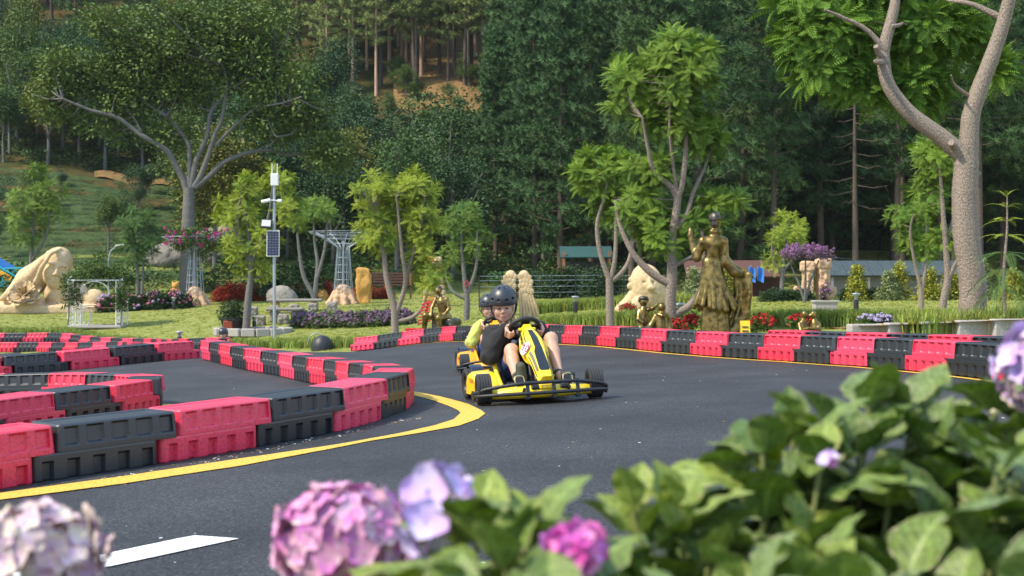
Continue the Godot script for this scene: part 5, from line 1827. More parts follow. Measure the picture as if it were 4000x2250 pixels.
func stone_materials() -> void:
	var s := mat(Color.WHITE, 0.92, 0.0, 0.2)
	s.albedo_texture = noise_tex(0.03, lin(0.42, 0.30, 0.165), lin(0.66, 0.52, 0.33), 111, 512, 6, lin(0.56, 0.42, 0.25))
	planar(s, 0.5)
	rough_relief(s, noise_tex(0.12, Color.BLACK, Color.WHITE, 112, 512, 4), 1.5)
	M.sandstone = s
	var p := mat(Color.WHITE, 0.92, 0.0, 0.2)
	p.albedo_texture = noise_tex(0.03, lin(0.40, 0.24, 0.15), lin(0.60, 0.43, 0.28), 113, 512, 6, lin(0.52, 0.35, 0.22))
	planar(p, 0.6)
	M.sandstone_pink = p
	var oc := mat(Color.WHITE, 0.9, 0.0, 0.2)
	oc.albedo_texture = noise_tex(0.03, lin(0.34, 0.18, 0.05), lin(0.66, 0.40, 0.13), 114, 512, 6, lin(0.55, 0.30, 0.08))
	planar(oc, 0.7)
	M.ochre_rock = oc
	var gr := mat(Color.WHITE, 0.9, 0.0, 0.2)
	gr.albedo_texture = noise_tex(0.04, lin(0.12, 0.11, 0.10), lin(0.40, 0.37, 0.33), 115, 512, 6, lin(0.25, 0.23, 0.205))
	planar(gr, 0.7)
	M.grey_rock = gr
	var br := mat(Color.WHITE, 0.34, 0.8, 0.5)
	br.albedo_texture = noise_tex(0.03, lin(0.025, 0.02, 0.010), lin(0.38, 0.275, 0.085), 116, 512, 6, lin(0.21, 0.15, 0.048))
	planar(br, 0.55)
	M.bronze = br
	var bd := mat(Color.WHITE, 0.4, 0.8, 0.5)
	bd.albedo_texture = noise_tex(0.03, lin(0.03, 0.032, 0.03), lin(0.22, 0.19, 0.12), 117, 512, 6, lin(0.09, 0.085, 0.07))
	planar(bd, 0.55)
	M.bronze_dark = bd

func petal(c: Vector3, dir: float, lean: float, w: float, h: float, curl: float) -> G:
	var g := G.new()
	var rows := []
	var b := Basis(Vector3.UP, dir) * Basis(Vector3.RIGHT, lean)
	for j in 7:
		var t := j / 6.0
		var row := PackedVector3Array()
		for i in 9:
			var u := (i - 4) / 4.0
			var ww := w * pow(sin(PI * (0.12 + 0.80 * t)), 0.6)
			row.append(c + b * Vector3(u * ww, h * t - 0.1 * w * u * u * t, -0.30 * w * u * u + curl * t * t * h))
		rows.append(row)
	g.sheet(rows)
	var back := []
	for row in rows:
		var q := PackedVector3Array()
		for v in row:
			q.append(v - b * Vector3(0, 0, 0.05 * w))
		q.reverse()
		back.append(q)
	g.sheet(back)
	for i in 8:
		g.quad(rows[6][i], rows[6][i + 1], back[6][7 - i], back[6][8 - i])
	return g

func carve() -> void:
	# reclining head with veil and rose
	var o := thing("stone_head_sculpture", "large sand coloured sculpture of a sleeping face with veil and carved rose", "sculpture", at(-23.2, 70.0))
	var F := Field.new()
	var hb := Basis(Vector3.UP, 0.30) * Basis(Vector3(0, 0, 1), -0.16) * Basis(Vector3.RIGHT, 0.14)
	var hc := Vector3(0.42, 2.2, 0.25)
	var S := 8.6
	F.box(Vector3(0.1, 0.12, 0.1), Vector3(2.75, 0.1, 0.9), 0.12, 0.1)
	F.ell(Vector3(0.75, 0.85, -0.1), Vector3(1.15, 0.85, 0.65), 0.3)
	F.cap(Vector3(0.2, 2.75, -0.35), Vector3(-1.1, 1.55, -0.35), 0.5, 0.72, 0.2)
	F.cap(Vector3(-1.1, 1.55, -0.35), Vector3(-2.1, 0.5, -0.3), 0.72, 0.55, 0.2)
	F.cap(Vector3(0.3, 0.9, 0.1), Vector3(0.4, 1.5, 0.1), 0.45, 0.42, 0.2)
	F.ell(Vector3(2.2, 0.55, 0.2), Vector3(0.62, 0.6, 0.5), 0.15)
	F.ell(Vector3(-0.95, 0.42, 0.55), Vector3(0.8, 0.55, 0.5), 0.15)
	var skull := Field.new()
	head_into(skull, hc, hb, S)
	for p in skull.prims: F.prims.append(p)
	F.chain([hc + hb * Vector3(0.0, 0.118, 0.03) * S, hc + hb * Vector3(-0.045, 0.09, 0.095) * S, hc + hb * Vector3(-0.085, 0.0, 0.075) * S, hc + hb * Vector3(-0.105, -0.09, 0.05) * S, Vector3(-0.75, 1.05, 0.5)], [0.06, 0.09, 0.10, 0.12, 0.16], 0.08)
	for k in 4:
		F.chain([Vector3(-0.1 - k * 0.2, 2.95 - k * 0.22, 0.05), Vector3(-0.9 - k * 0.18, 1.9 - k * 0.1, 0.3), Vector3(-1.5 - k * 0.28, 0.95 - k * 0.1, 0.38)], [0.12, 0.14, 0.12], 0.12)
	part(o, "head", F.shape(0.042, 0.03, 1.6), M.sandstone)
	var rc := Vector3(-0.95, 0.75, 0.95)
	for k in 19:
		var ring := 0 if k < 4 else (1 if k < 10 else 2)
		var a := k * 2.399
		var rr: float = [0.1, 0.3, 0.56][ring]
		var lean: float = [0.12, 0.5, 1.05][ring]
		var h: float = [0.62, 0.62, 0.6][ring]
		part(o, "rose_petal", petal(rc + Vector3(sin(a) * rr * 0.5, 0.12 - ring * 0.14, cos(a) * rr * 0.4), a, lean, [0.22, 0.34, 0.44][ring], h, 0.25), M.sandstone, Transform3D(Basis(Vector3.RIGHT, 0.75), rc - Basis(Vector3.RIGHT, 0.75) * rc + Vector3(0, 0.12, 0.1)))
	# pair of wings
	o = thing("stone_wing_sculpture", "pair of tall sand coloured feathered wings behind the karts", "sculpture", at(0.16, 42.0))
	for s in [-1.0, 1.0]:
		var W := Field.new()
		W.cap(Vector3(0.2 * s, 1.42, -0.02), Vector3(0.24 * s, 0.75, 0), 0.16, 0.2, 0.1)
		W.cap(Vector3(0.24 * s, 0.75, 0), Vector3(0.36 * s, 0.05, 0), 0.2, 0.2, 0.1)
		W.cap(Vector3(0.34 * s, 0.4, 0), Vector3(0.58 * s, 0.1, 0.0), 0.1, 0.05, 0.1)
		part(o, "wing", W.shape(0.03), M.sandstone)
		for row in 7:
			for k in 4:
				if row > 3: continue
				var f := G.new()
				f.lathe([Vector2(0, -0.10), Vector2(0.05, -0.085), Vector2(0.075, -0.02), Vector2(0.07, 0.05), Vector2(0.0, 0.09)], 10)
				part(o, "feather", f, M.sandstone, Transform3D(Basis(Vector3(0, 0, 1), s * 0.12).scaled(Vector3(1, 1, 0.35)), Vector3(s * (0.07 + 0.095 * k + row * 0.012 + (row % 2) * 0.04), 1.42 - row * 0.14 - absf(k - 1.2) * 0.03, 0.155 + row * 0.012)))
		for k in 6:
			var f := G.new()
			f.tube([Vector3(s * (0.07 + 0.075 * k), 0.98 - 0.03 * k, 0.17), Vector3(s * (0.1 + 0.09 * k), 0.5, 0.2), Vector3(s * (0.12 + 0.1 * k), 0.1 + 0.02 * k, 0.15), Vector3(s * (0.14 + 0.107 * k), 0.02 + 0.025 * k, 0.1)], [0.03, 0.05, 0.045, 0.01], 8)
			part(o, "feather", f, M.sandstone)
	# egg-shaped face
	o = thing("stone_face_sculpture", "rounded sand coloured boulder carved as an upturned face beside red flowers", "sculpture", at(4.0, 41.5))
	F = Field.new()
	F.ell(Vector3(0.05, 0.72, 0), Vector3(0.52, 0.74, 0.42), 0.05, Basis(Vector3(0, 0, 1), 0.25))
	F.cap(Vector3(-0.72, 0.05, 0), Vector3(-0.4, 0.42, 0), 0.22, 0.2, 0.15)
	F.ell(Vector3(-0.22, 0.22, 0.3), Vector3(0.24, 0.26, 0.2), 0.06)
	F.cap(Vector3(0.05, 0.98, 0.40), Vector3(0.1, 0.76, 0.48), 0.04, 0.09, 0.05)
	F.ell(Vector3(0.12, 0.73, 0.47), Vector3(0.13, 0.08, 0.1), 0.03)
	for s in [-1, 1]:
		F.cut(Vector3(0.04 + 0.14 * s, 0.9, 0.42), Vector3(0.075, 0.045, 0.08), 0.03)
	F.cap(Vector3(0.2, 0.62, 0.44), Vector3(0.4, 0.58, 0.3), 0.03, 0.03, 0.03)
	F.cutcap(Vector3(0.2, 0.68, 0.46), Vector3(0.42, 0.6, 0.32), 0.02, 0.02, 0.02)
	F.ell(Vector3(-0.44, 0.98, 0.05), Vector3(0.1, 0.09, 0.1), 0.03)
	F.ell(Vector3(-0.47, 0.78, 0.08), Vector3(0.11, 0.11, 0.1), 0.03)
	part(o, "face", F.shape(0.028, 0.015, 3.0), M.sandstone)
	# carved pillars with faces
	for q in [[11.05, 1.32, -0.2], [11.62, 1.42, 0.25]]:
		o = thing("stone_face_pillar", "weathered pink stone pillar carved with a face, %s of the facing pair" % ("the left one" if q[2] < 0 else "the right one"), "sculpture", at(q[0], 52.0), q[2], "carved stone face pillars")
		F = Field.new()
		F.box(Vector3(0, q[1] * 0.5, 0), Vector3(0.16, q[1] * 0.5, 0.16), 0.05)
		F.box(Vector3(0, q[1] * 0.95, 0.03), Vector3(0.22, 0.12, 0.18), 0.05, 0.1)
		F.box(Vector3(-0.2 * signf(q[2]) * -1.0, 0.22, -0.05), Vector3(0.25, 0.22, 0.15), 0.06, 0.05)
		F.cap(Vector3(0, q[1] * 0.72, 0.2), Vector3(0, q[1] * 0.55, 0.27), 0.035, 0.055, 0.03)
		F.cap(Vector3(-0.09, q[1] * 0.75, 0.2), Vector3(0.09, q[1] * 0.75, 0.2), 0.035, 0.035, 0.04)
		F.cap(Vector3(-0.06, q[1] * 0.46, 0.2), Vector3(0.06, q[1] * 0.46, 0.2), 0.025, 0.025, 0.02)
		F.ell(Vector3(0, q[1] * 0.36, 0.2), Vector3(0.09, 0.07, 0.06), 0.04)
		part(o, "pillar", F.shape(0.026, 0.05, 3.2, int(q[0] * 10)), M.sandstone_pink)
	# column of stacked stone courses
	o = thing("stacked_stone_column", "tall column of stacked rough pink stones behind the middle lawn tree", "column", at(-3.35, 60.0))
	var y := 0.0
	for k in 9:
		var hh := rnd(0.2, 0.29)
		var w := 1.05 - k * 0.05
		var split := rnd(0.35, 0.65)
		for q in 2:
			var ww: float = w * (split if q == 0 else 1.0 - split)
			var g := G.new()
			g.box(Vector3((-w / 2 + ww / 2) if q == 0 else (w / 2 - ww / 2), y + hh / 2, rnd(-0.04, 0.04)), Vector3(ww - 0.02, hh - 0.015, 0.6 + rnd(-0.08, 0.08)), 0.05, Basis(Vector3.UP, rnd(-0.06, 0.06)))
			part(o, "stone", g, [M.sandstone_pink, M.sandstone, M.ochre_rock][[0, 0, 1, 2][rng.randi() % 4]])
		y += hh
	# upright ochre rock and boulders
	for q in [["standing_rock", "upright ochre slab of rock beside the empty wire flower frame", -7.05, 66.0, Vector3(0.30, 0.85, 0.22), M.ochre_rock],
		["boulder", "grey brown boulder at the end of the red flower hedge", -11.6, 70.0, Vector3(0.75, 0.6, 0.6), M.grey_rock],
		["boulder", "small ochre boulder right of the red flower hedge", -9.8, 71.0, Vector3(0.4, 0.45, 0.4), M.ochre_rock],
		["boulder", "large grey boulder on the slope right of the old spreading tree", -18.3, 88.0, Vector3(2.2, 1.5, 1.5), M.grey_rock],
		["boulder", "low pinkish boulder on the slope left of the old spreading tree", -21.5, 87.0, Vector3(1.4, 0.9, 1.0), M.grey_rock],
		["boulder", "weathered boulder showing among the hillside trees", -19.0, 112.0, Vector3(2.0, 1.6, 1.4), M.grey_rock]]:
		F = Field.new()
		if q[0] == "standing_rock":
			F.box(Vector3(0, q[4].y, 0), q[4] - Vector3.ONE * 0.06, 0.07)
		else:
			F.ell(Vector3(0, q[4].y * 0.45, 0), q[4], 0.02)
			F.ell(Vector3(q[4].x * 0.4, q[4].y * 0.3, 0.1), q[4] * 0.7, 0.1)
		solo(q[0], F.shape(q[4].y / 14.0, q[4].y * 0.16, 0.8 / q[4].y, int(q[2] * -7)), q[5], q[1], "rock", at(q[2], q[3], -0.05))

func cast_bronzes() -> void:
	# standing woman seen from behind, holding out her skirt
	var o := thing("bronze_woman_statue", "life-size bronze statue of a woman in a long coat holding out her cloak", "statue", at(3.5, 24.0))
	var F := Field.new()
	F.ell(Vector3(0.0, 2.10, 0.02), Vector3(0.098, 0.125, 0.115), 0.01)
	F.ell(Vector3(0.03, 2.06, -0.05), Vector3(0.08, 0.11, 0.08), 0.03)
	F.cap(Vector3(0, 2.0, 0.0), Vector3(0.0, 1.84, 0.0), 0.062, 0.065, 0.03)
	F.cap(Vector3(-0.05, 1.90, 0.03), Vector3(0.06, 1.90, 0.03), 0.05, 0.05, 0.02)
	F.chain([Vector3(-0.20, 1.74, 0), Vector3(0.14, 1.74, 0)], [0.085, 0.085], 0.06)
	F.cap(Vector3(-0.03, 1.68, 0), Vector3(-0.05, 1.40, 0), 0.14, 0.115, 0.08)
	F.cap(Vector3(-0.12, 1.37, 0), Vector3(0.02, 1.37, 0), 0.105, 0.105, 0.02)
	# coat skirt in folds
	for k in 22:
		var a := TAU * k / 22
		var out := 1.0 if k % 2 == 0 else 0.80
		F.chain([Vector3(-0.05 + cos(a) * 0.085, 1.36, sin(a) * 0.07), Vector3(-0.03 + cos(a) * 0.19 * out, 1.0, sin(a) * 0.15 * out), Vector3(0.0 + cos(a) * 0.36 * out, 0.60 + 0.05 * cos(a * 2.0 + 1.0), sin(a) * 0.25 * out)], [0.045, 0.04, 0.045], 0.03)
	F.ell(Vector3(-0.04, 1.05, 0), Vector3(0.2, 0.4, 0.16), 0.06)
	# long underskirt to the ground
	for k in 11:
		var a := TAU * k / 11
		F.cap(Vector3(cos(a) * 0.15, 0.75, sin(a) * 0.12), Vector3(0.02 + cos(a) * 0.22, 0.0, sin(a) * 0.18), 0.06, 0.06, 0.04)
	# raised arm
	F.chain([Vector3(-0.21, 1.72, 0), Vector3(-0.31, 1.45, -0.03), Vector3(-0.36, 1.62, -0.1), Vector3(-0.41, 1.84, -0.14)], [0.075, 0.072, 0.055, 0.042], 0.03)
	F.cap(Vector3(-0.41, 1.84, -0.14), Vector3(-0.40, 1.92, -0.15), 0.05, 0.04, 0.01)
	for k in 4:
		F.cap(Vector3(-0.44 + k * 0.024, 1.92, -0.15), Vector3(-0.445 + k * 0.026, 1.965, -0.14), 0.014, 0.012, 0.003)
	# lowered arm with wide sleeve and cloak
	F.chain([Vector3(0.15, 1.72, 0), Vector3(0.17, 1.42, 0.0), Vector3(0.36, 1.28, -0.02), Vector3(0.54, 1.22, -0.03)], [0.078, 0.08, 0.052, 0.038], 0.03)
	F.chain([Vector3(0.2, 1.36, 0.03), Vector3(0.32, 1.2, 0.03), Vector3(0.45, 1.17, 0.0)], [0.085, 0.075, 0.05], 0.04)
	F.cap(Vector3(0.52, 1.23, -0.03), Vector3(0.66, 1.13, -0.03), 0.032, 0.022, 0.02)
	for k in 3:
		F.cap(Vector3(0.64, 1.14, -0.05 + k * 0.02), Vector3(0.70, 1.08, -0.05 + k * 0.022), 0.012, 0.01, 0.003)
	for k in 5:
		F.chain([Vector3(0.48 + k * 0.03, 1.17, -0.05 + k * 0.015), Vector3(0.50 + k * 0.025, 0.85, -0.06 + k * 0.03), Vector3(0.46 + k * 0.025, 0.5, -0.05 + k * 0.02), Vector3(0.32 + k * 0.02, 0.22 - k * 0.02, -0.02), Vector3(0.18, 0.12, 0.0)], [0.032, 0.034, 0.045, 0.05, 0.05], 0.02)
	for k in 8:
		var t := k / 7.0
		F.chain([Vector3(lerpf(0.34, 0.56, t), 1.18, -0.06), Vector3(lerpf(0.36, 0.60, t), 0.8, -0.09 + 0.03 * (k % 2)), Vector3(lerpf(0.22, 0.56, t), 0.42, -0.08 + 0.04 * (k % 2)), Vector3(lerpf(0.14, 0.44, t), 0.12, -0.04)], [0.022, 0.026, 0.03, 0.032], 0.02)
	part(o, "figure", F.shape(0.0165, 0.003, 7.0), M.bronze)
	F = Field.new()
	F.ell(Vector3(-0.005, 2.125, 0.022), Vector3(0.106, 0.12, 0.12), 0.01)
	F.ell(Vector3(-0.02, 2.02, 0.09), Vector3(0.06, 0.06, 0.05), 0.03)
	F.cut(Vector3(0.09, 2.03, -0.1), Vector3(0.09, 0.12, 0.12), 0.02)
	part(o, "hair", F.shape(0.013, 0.008, 14.0), M.bronze_dark)
	F = Field.new()
	F.chain([Vector3(-0.16, 1.375, 0.06), Vector3(-0.05, 1.37, 0.118), Vector3(0.065, 1.365, 0.06)], [0.02, 0.02, 0.02], 0.0)
	part(o, "belt", F.shape(0.011), M.bronze)
	# two children behind the barriers
	o = thing("bronze_child_statue", "bronze child with dark curly hair reaching out an arm", "statue", at(2.42, 25.6), 0.0, "bronze child statues")
	F = Field.new()
	F.ell(Vector3(0, 0.72, 0), Vector3(0.075, 0.085, 0.085), 0.01)
	F.cap(Vector3(0, 0.64, 0), Vector3(0, 0.6, 0), 0.04, 0.05, 0.03)
	F.cap(Vector3(0, 0.54, 0), Vector3(-0.02, 0.22, 0), 0.095, 0.11, 0.05)
	F.chain([Vector3(0.07, 0.57, 0), Vector3(0.16, 0.60, 0.1), Vector3(0.26, 0.68, 0.08)], [0.045, 0.04, 0.03], 0.02)
	F.chain([Vector3(-0.08, 0.56, 0), Vector3(-0.1, 0.4, 0.1), Vector3(-0.02, 0.34, 0.16)], [0.045, 0.04, 0.03], 0.02)
	F.chain([Vector3(-0.06, 0.15, 0), Vector3(-0.16, 0.22, 0.25), Vector3(-0.17, 0.0, 0.3)], [0.08, 0.065, 0.045], 0.03)
	F.chain([Vector3(0.06, 0.15, 0), Vector3(0.06, 0.22, 0.28), Vector3(0.06, 0.0, 0.33)], [0.08, 0.065, 0.045], 0.03)
	F.ell(Vector3(0, 0.08, 0), Vector3(0.2, 0.1, 0.17), 0.03)
	part(o, "figure", F.shape(0.014), M.bronze)
	F = Field.new()
	for k in 22:
		var d := Vector3(sin(k * 2.4) * 0.9, -0.3 + 1.3 * k / 22.0, cos(k * 2.4) * 0.9).normalized()
		if d.z < 0.3 or d.y > 0.2:
			F.ell(Vector3(0, 0.745, -0.01) + d * Vector3(0.075, 0.078, 0.085), Vector3(0.03, 0.026, 0.03), 0.012)
	F.ell(Vector3(0, 0.75, -0.01), Vector3(0.078, 0.08, 0.085), 0.01)
	F.cut(Vector3(0, 0.70, 0.12), Vector3(0.07, 0.08, 0.07), 0.01)
	part(o, "curly_hair", F.shape(0.011), M.bronze_dark)
	o = thing("bronze_child_statue", "bronze child in a hooded coat seen from behind, beside the tree trunk", "statue", at(2.68, 24.9), 0.0, "bronze child statues")
	F = Field.new()
	F.ell(Vector3(0, 0.62, 0), Vector3(0.075, 0.085, 0.085), 0.01)
	F.cap(Vector3(0, 0.55, 0), Vector3(0, 0.5, 0), 0.045, 0.05, 0.03)
	F.cap(Vector3(0, 0.44, 0), Vector3(0, 0.12, 0.0), 0.105, 0.14, 0.05)
	F.chain([Vector3(-0.1, 0.46, 0), Vector3(-0.2, 0.28, 0.02), Vector3(-0.28, 0.14, 0.05)], [0.055, 0.055, 0.05], 0.03)
	F.chain([Vector3(0.1, 0.46, 0), Vector3(0.15, 0.28, 0.02), Vector3(0.13, 0.14, 0.1)], [0.055, 0.05, 0.045], 0.03)
	F.chain([Vector3(-0.07, 0.5, 0.06), Vector3(0, 0.47, 0.11), Vector3(0.07, 0.5, 0.06)], [0.03, 0.035, 0.03], 0.015)
	F.ell(Vector3(-0.02, 0.06, 0.05), Vector3(0.26, 0.08, 0.2), 0.04)
	part(o, "figure", F.shape(0.014), M.bronze)
	# seated bronze man at the left of the karts
	o = thing("bronze_seated_statue", "seated bare-chested bronze figure bending forward near the red frame", "statue", at(-1.93, 38.2), -0.5)
	F = Field.new()
	F.cap(Vector3(0.1, 0.55, 0), Vector3(0.05, 0.92, 0.06), 0.14, 0.15, 0.08)
	F.cap(Vector3(0.03, 1.05, 0.08), Vector3(0, 1.14, 0.1), 0.055, 0.055, 0.03)
	F.ell(Vector3(-0.03, 1.24, 0.13), Vector3(0.085, 0.105, 0.1), 0.02)
	F.chain([Vector3(-0.15, 1.02, 0.06), Vector3(-0.2, 0.75, 0.2), Vector3(-0.12, 0.55, 0.35)], [0.06, 0.05, 0.035], 0.03)
	F.chain([Vector3(0.2, 1.02, 0.05), Vector3(0.3, 0.75, 0.1), Vector3(0.2, 0.52, 0.3)], [0.06, 0.05, 0.035], 0.03)
	F.chain([Vector3(0.0, 0.5, 0.0), Vector3(-0.3, 0.56, 0.35), Vector3(-0.42, 0.1, 0.25), Vector3(-0.5, 0.04, 0.4)], [0.12, 0.09, 0.06, 0.045], 0.05)
	F.chain([Vector3(0.2, 0.5, 0.0), Vector3(0.15, 0.5, 0.4), Vector3(0.18, 0.08, 0.4), Vector3(0.15, 0.04, 0.52)], [0.12, 0.09, 0.06, 0.045], 0.05)
	part(o, "figure", F.shape(0.02), M.bronze)
	F = Field.new()
	F.ell(Vector3(-0.02, 1.28, 0.1), Vector3(0.092, 0.09, 0.1), 0.02)
	F.cut(Vector3(-0.05, 1.2, 0.22), Vector3(0.09, 0.1, 0.1), 0.02)
	part(o, "hair", F.shape(0.018, 0.01, 20.0), M.bronze_dark)
	F = Field.new()
	F.box(Vector3(0.12, 0.22, -0.05), Vector3(0.28, 0.2, 0.22), 0.05)
	part(o, "pedestal", F.shape(0.035, 0.05, 4.0), M.bronze_dark)
	# bust of a couple, foreheads together
	o = thing("bronze_couple_bust", "small bronze bust of a couple facing each other by the grass", "statue", at(4.95, 23.2, 0.1))
	F = Field.new()
	for s in [-1.0, 1.0]:
		F.ell(Vector3(0.075 * s, 0.33, 0), Vector3(0.052, 0.066, 0.06), 0.01)
		F.ell(Vector3(0.03 * s, 0.315, 0.01), Vector3(0.03, 0.03, 0.03), 0.02)
		F.cap(Vector3(0.085 * s, 0.27, 0), Vector3(0.095 * s, 0.22, 0), 0.03, 0.04, 0.02)
		F.cap(Vector3(0.1 * s, 0.17, 0), Vector3(0.1 * s, 0.0, 0), 0.075, 0.09, 0.04)
		F.chain([Vector3(0.16 * s, 0.17, 0.02), Vector3(0.15 * s, 0.07, 0.09), Vector3(0.02 * s, 0.11, 0.11)], [0.04, 0.035, 0.025], 0.02)
	F.box(Vector3(0, -0.06, 0), Vector3(0.18, 0.06, 0.1), 0.02, 0.02)
	part(o, "figures", F.shape(0.0125, 0.004, 20.0), M.bronze)

var small_clumps := []
var blossom: G
var grass_tuft: G

func garden_templates() -> void:
	var r := RandomNumberGenerator.new()
	r.seed = 303
	for k in 3:
		small_clumps.append(make_clump(56, 0.42, r))
	blossom = G.new()
	for k in 16:
		var d := Vector3(r.randfn(), r.randfn() + 0.3, r.randfn()).normalized()
		var a := d.cross(Vector3(0.3, 0.5, 0.8)).normalized() * 0.34
		var b := d.cross(a)
		blossom.quad(d * 0.7 + a, d * 0.75 + b, d * 0.7 - a, d * 0.75 - b)
	grass_tuft = G.new()
	for k in 16:
		var a := r.randf() * TAU
		var base := Vector3(r.randf_range(-0.5, 0.5), 0, r.randf_range(-0.5, 0.5)) * 0.5
		var lean := Vector3(cos(a), 0, sin(a)) * r.randf_range(0.1, 0.5)
		var s := Vector3(-sin(a), 0, cos(a)) * 0.035
		var m := base + lean * 0.3 + Vector3(0, 0.6, 0)
		var t := base + lean + Vector3(0, r.randf_range(0.8, 1.1), 0)
		grass_tuft.quad(base - s, base + s, m + s * 0.8, m - s * 0.8)
		grass_tuft.tri(m - s * 0.8, m + s * 0.8, t)

func garden_materials() -> void:
	M.shrub = leafy(lin(0.075, 0.13, 0.03), 0.4)
	M.shrub_dark = leafy(lin(0.035, 0.07, 0.025), 0.3)
	M.shrub_red = leafy(lin(0.30, 0.045, 0.022), 0.35)
	M.shrub_gold = leafy(lin(0.33, 0.34, 0.05), 0.45)
	M.shrub_pale = leafy(lin(0.24, 0.29, 0.13), 0.4)
	M.purple_haze = leafy(lin(0.19, 0.12, 0.19), 0.3)
	M.pet_pink = leafy(lin(0.62, 0.20, 0.32), 0.4)
	M.pet_magenta = leafy(lin(0.62, 0.06, 0.36), 0.4)
	M.pet_red = leafy(lin(0.48, 0.03, 0.03), 0.4)
	M.pet_purple = leafy(lin(0.24, 0.10, 0.26), 0.4)
	M.pet_lilac = leafy(lin(0.45, 0.38, 0.62), 0.4)
	M.grass = leafy(lin(0.22, 0.29, 0.06), 0.5)
	M.white_iron = mat(lin(0.72, 0.72, 0.70), 0.45, 0.0, 0.5)
	M.galv = mat(lin(0.36, 0.41, 0.46), 0.45, 0.6)
	M.wood = mat(lin(0.24, 0.11, 0.05), 0.8)
	M.concrete = planar(mat(Color.WHITE, 0.95, 0.0, 0.2), 0.8)
	M.concrete.albedo_texture = noise_tex(0.05, lin(0.26, 0.24, 0.22), lin(0.46, 0.43, 0.40), 121, 512, 6)
	M.cell = mat(lin(0.008, 0.014, 0.05), 0.2)
	M.lens_pale = mat(lin(0.62, 0.62, 0.58), 0.25)
	M.turquoise = mat(lin(0.02, 0.36, 0.48), 0.45)
	M.blue_paint = mat(lin(0.02, 0.17, 0.55), 0.45)
	M.sign_orange = mat(lin(0.80, 0.40, 0.02), 0.5)
	M.teal_wall = mat(lin(0.018, 0.07, 0.07), 0.8)
	M.tin_roof = planar(mat(Color.WHITE, 0.6, 0.2, 0.4), 0.4)
	M.tin_roof.albedo_texture = noise_tex(0.04, lin(0.035, 0.05, 0.055), lin(0.08, 0.10, 0.105), 122, 256, 5)
	M.red_tile = mat(lin(0.085, 0.035, 0.026), 0.9)
	M.wall_pale = mat(lin(0.22, 0.215, 0.21), 0.9)
	M.terracotta = mat(lin(0.30, 0.07, 0.035), 0.8)
	M.soil = planar(mat(Color.WHITE, 0.98, 0.0, 0.1), 0.7)
	M.soil.albedo_texture = noise_tex(0.05, lin(0.16, 0.075, 0.035), lin(0.40, 0.22, 0.11), 123, 512, 6)
	M.yellow_plastic = mat(lin(0.75, 0.52, 0.02), 0.5)
	M.iron_black = mat(lin(0.015, 0.016, 0.018), 0.5)
	M.red_metal = mat(lin(0.55, 0.02, 0.02), 0.4)

# a bush built of leaf clumps; flowers is a list of [material, count, size, part name]
func bush(called: String, label: String, category: String, group: String, x: float, Z: float, rad: Vector3, clumps: int, csize: float, m: Material, flowers := [], lift := 0.0, cone := false, stem := true) -> Node3D:
	var r := RandomNumberGenerator.new()
	r.seed = hash(label) + int(x * 131.0) + int(Z * 17.0)
	var o := thing(called, label, category, at(x, Z, lift), 0.0, group)
	var crown := G.new()
	var tops := []
	for k in clumps:
		var d := Vector3(r.randfn(), absf(r.randfn()), r.randfn()).normalized() * pow(r.randf(), 0.35)
		var p := d * rad
		if cone:
			var t := pow(r.randf(), 1.3)
			var a := r.randf() * TAU
			p = Vector3(cos(a) * rad.x * (1.0 - t * 0.92) * r.randf_range(0.5, 1.0), t * rad.y, sin(a) * rad.z * (1.0 - t * 0.92))
		tops.append(p)
		var t2 := r.randf_range(0.72, 1.3)
		crown.put(Transform3D((Basis(Vector3.UP, r.randf() * TAU) * Basis(Vector3.RIGHT, r.randf_range(-0.6, 0.6))).scaled(Vector3.ONE * csize * r.randf_range(0.7, 1.2)), p), small_clumps[r.randi() % 3], Color(t2, t2, t2))
	part(o, "foliage", crown, m)
	if stem:
		var s := G.new()
		for k in 5:
			var q: Vector3 = tops[(k * 7) % tops.size()]
			s.tube([Vector3(q.x * 0.15, -0.1, q.z * 0.15), q * 0.5, q], [0.02, 0.014, 0.006], 5, false)
		part(o, "stem", s, M.bark_grey)
	for f in flowers:
		var g := G.new()
		for k in f[1]:
			var d := Vector3(r.randfn(), absf(r.randfn()) + 0.3, absf(r.randfn()) + 0.1).normalized()
			var t3 := r.randf_range(0.75, 1.25)
			g.put(Transform3D(Basis(Vector3.UP, r.randf() * TAU).scaled(Vector3.ONE * f[2] * r.randf_range(0.7, 1.3)), d * rad * r.randf_range(0.92, 1.08)), blossom, Color(t3, t3, t3))
		part(o, f[3], g, f[0])
	return o

func grass_band(label: String, pts: Array, width: float, n: int, h: float, m: Material, called := "tall_grass") -> void:
	var r := RandomNumberGenerator.new()
	r.seed = hash(label)
	var c := Curve3D.new()
	for p in pts:
		c.add_point(Vector3(p[0], 0, p[1]))
	var mm := MultiMesh.new()
	mm.transform_format = MultiMesh.TRANSFORM_3D
	mm.use_colors = true
	mm.mesh = grass_tuft.mesh()
	mm.instance_count = n
	for i in n:
		var p := c.sample_baked(r.randf() * c.get_baked_length())
		var hh := h * r.randf_range(0.6, 1.15)
		mm.set_instance_transform(i, Transform3D(Basis(Vector3.UP, r.randf() * TAU).scaled(Vector3(hh * 0.9, hh, hh * 0.9)), at(p.x + r.randf_range(-0.1, 0.1), p.z + r.randf_range(-0.5, 0.5) * width, -0.02)))
		var t := r.randf_range(0.65, 1.3)
		mm.set_instance_color(i, Color(t * r.randf_range(0.85, 1.25), t, t))
	var o := MultiMeshInstance3D.new()
	o.name = numbered(called)
	o.multimesh = mm
	o.material_override = m
	add_child(o)
	tag(o, label, "grass", "", "stuff")

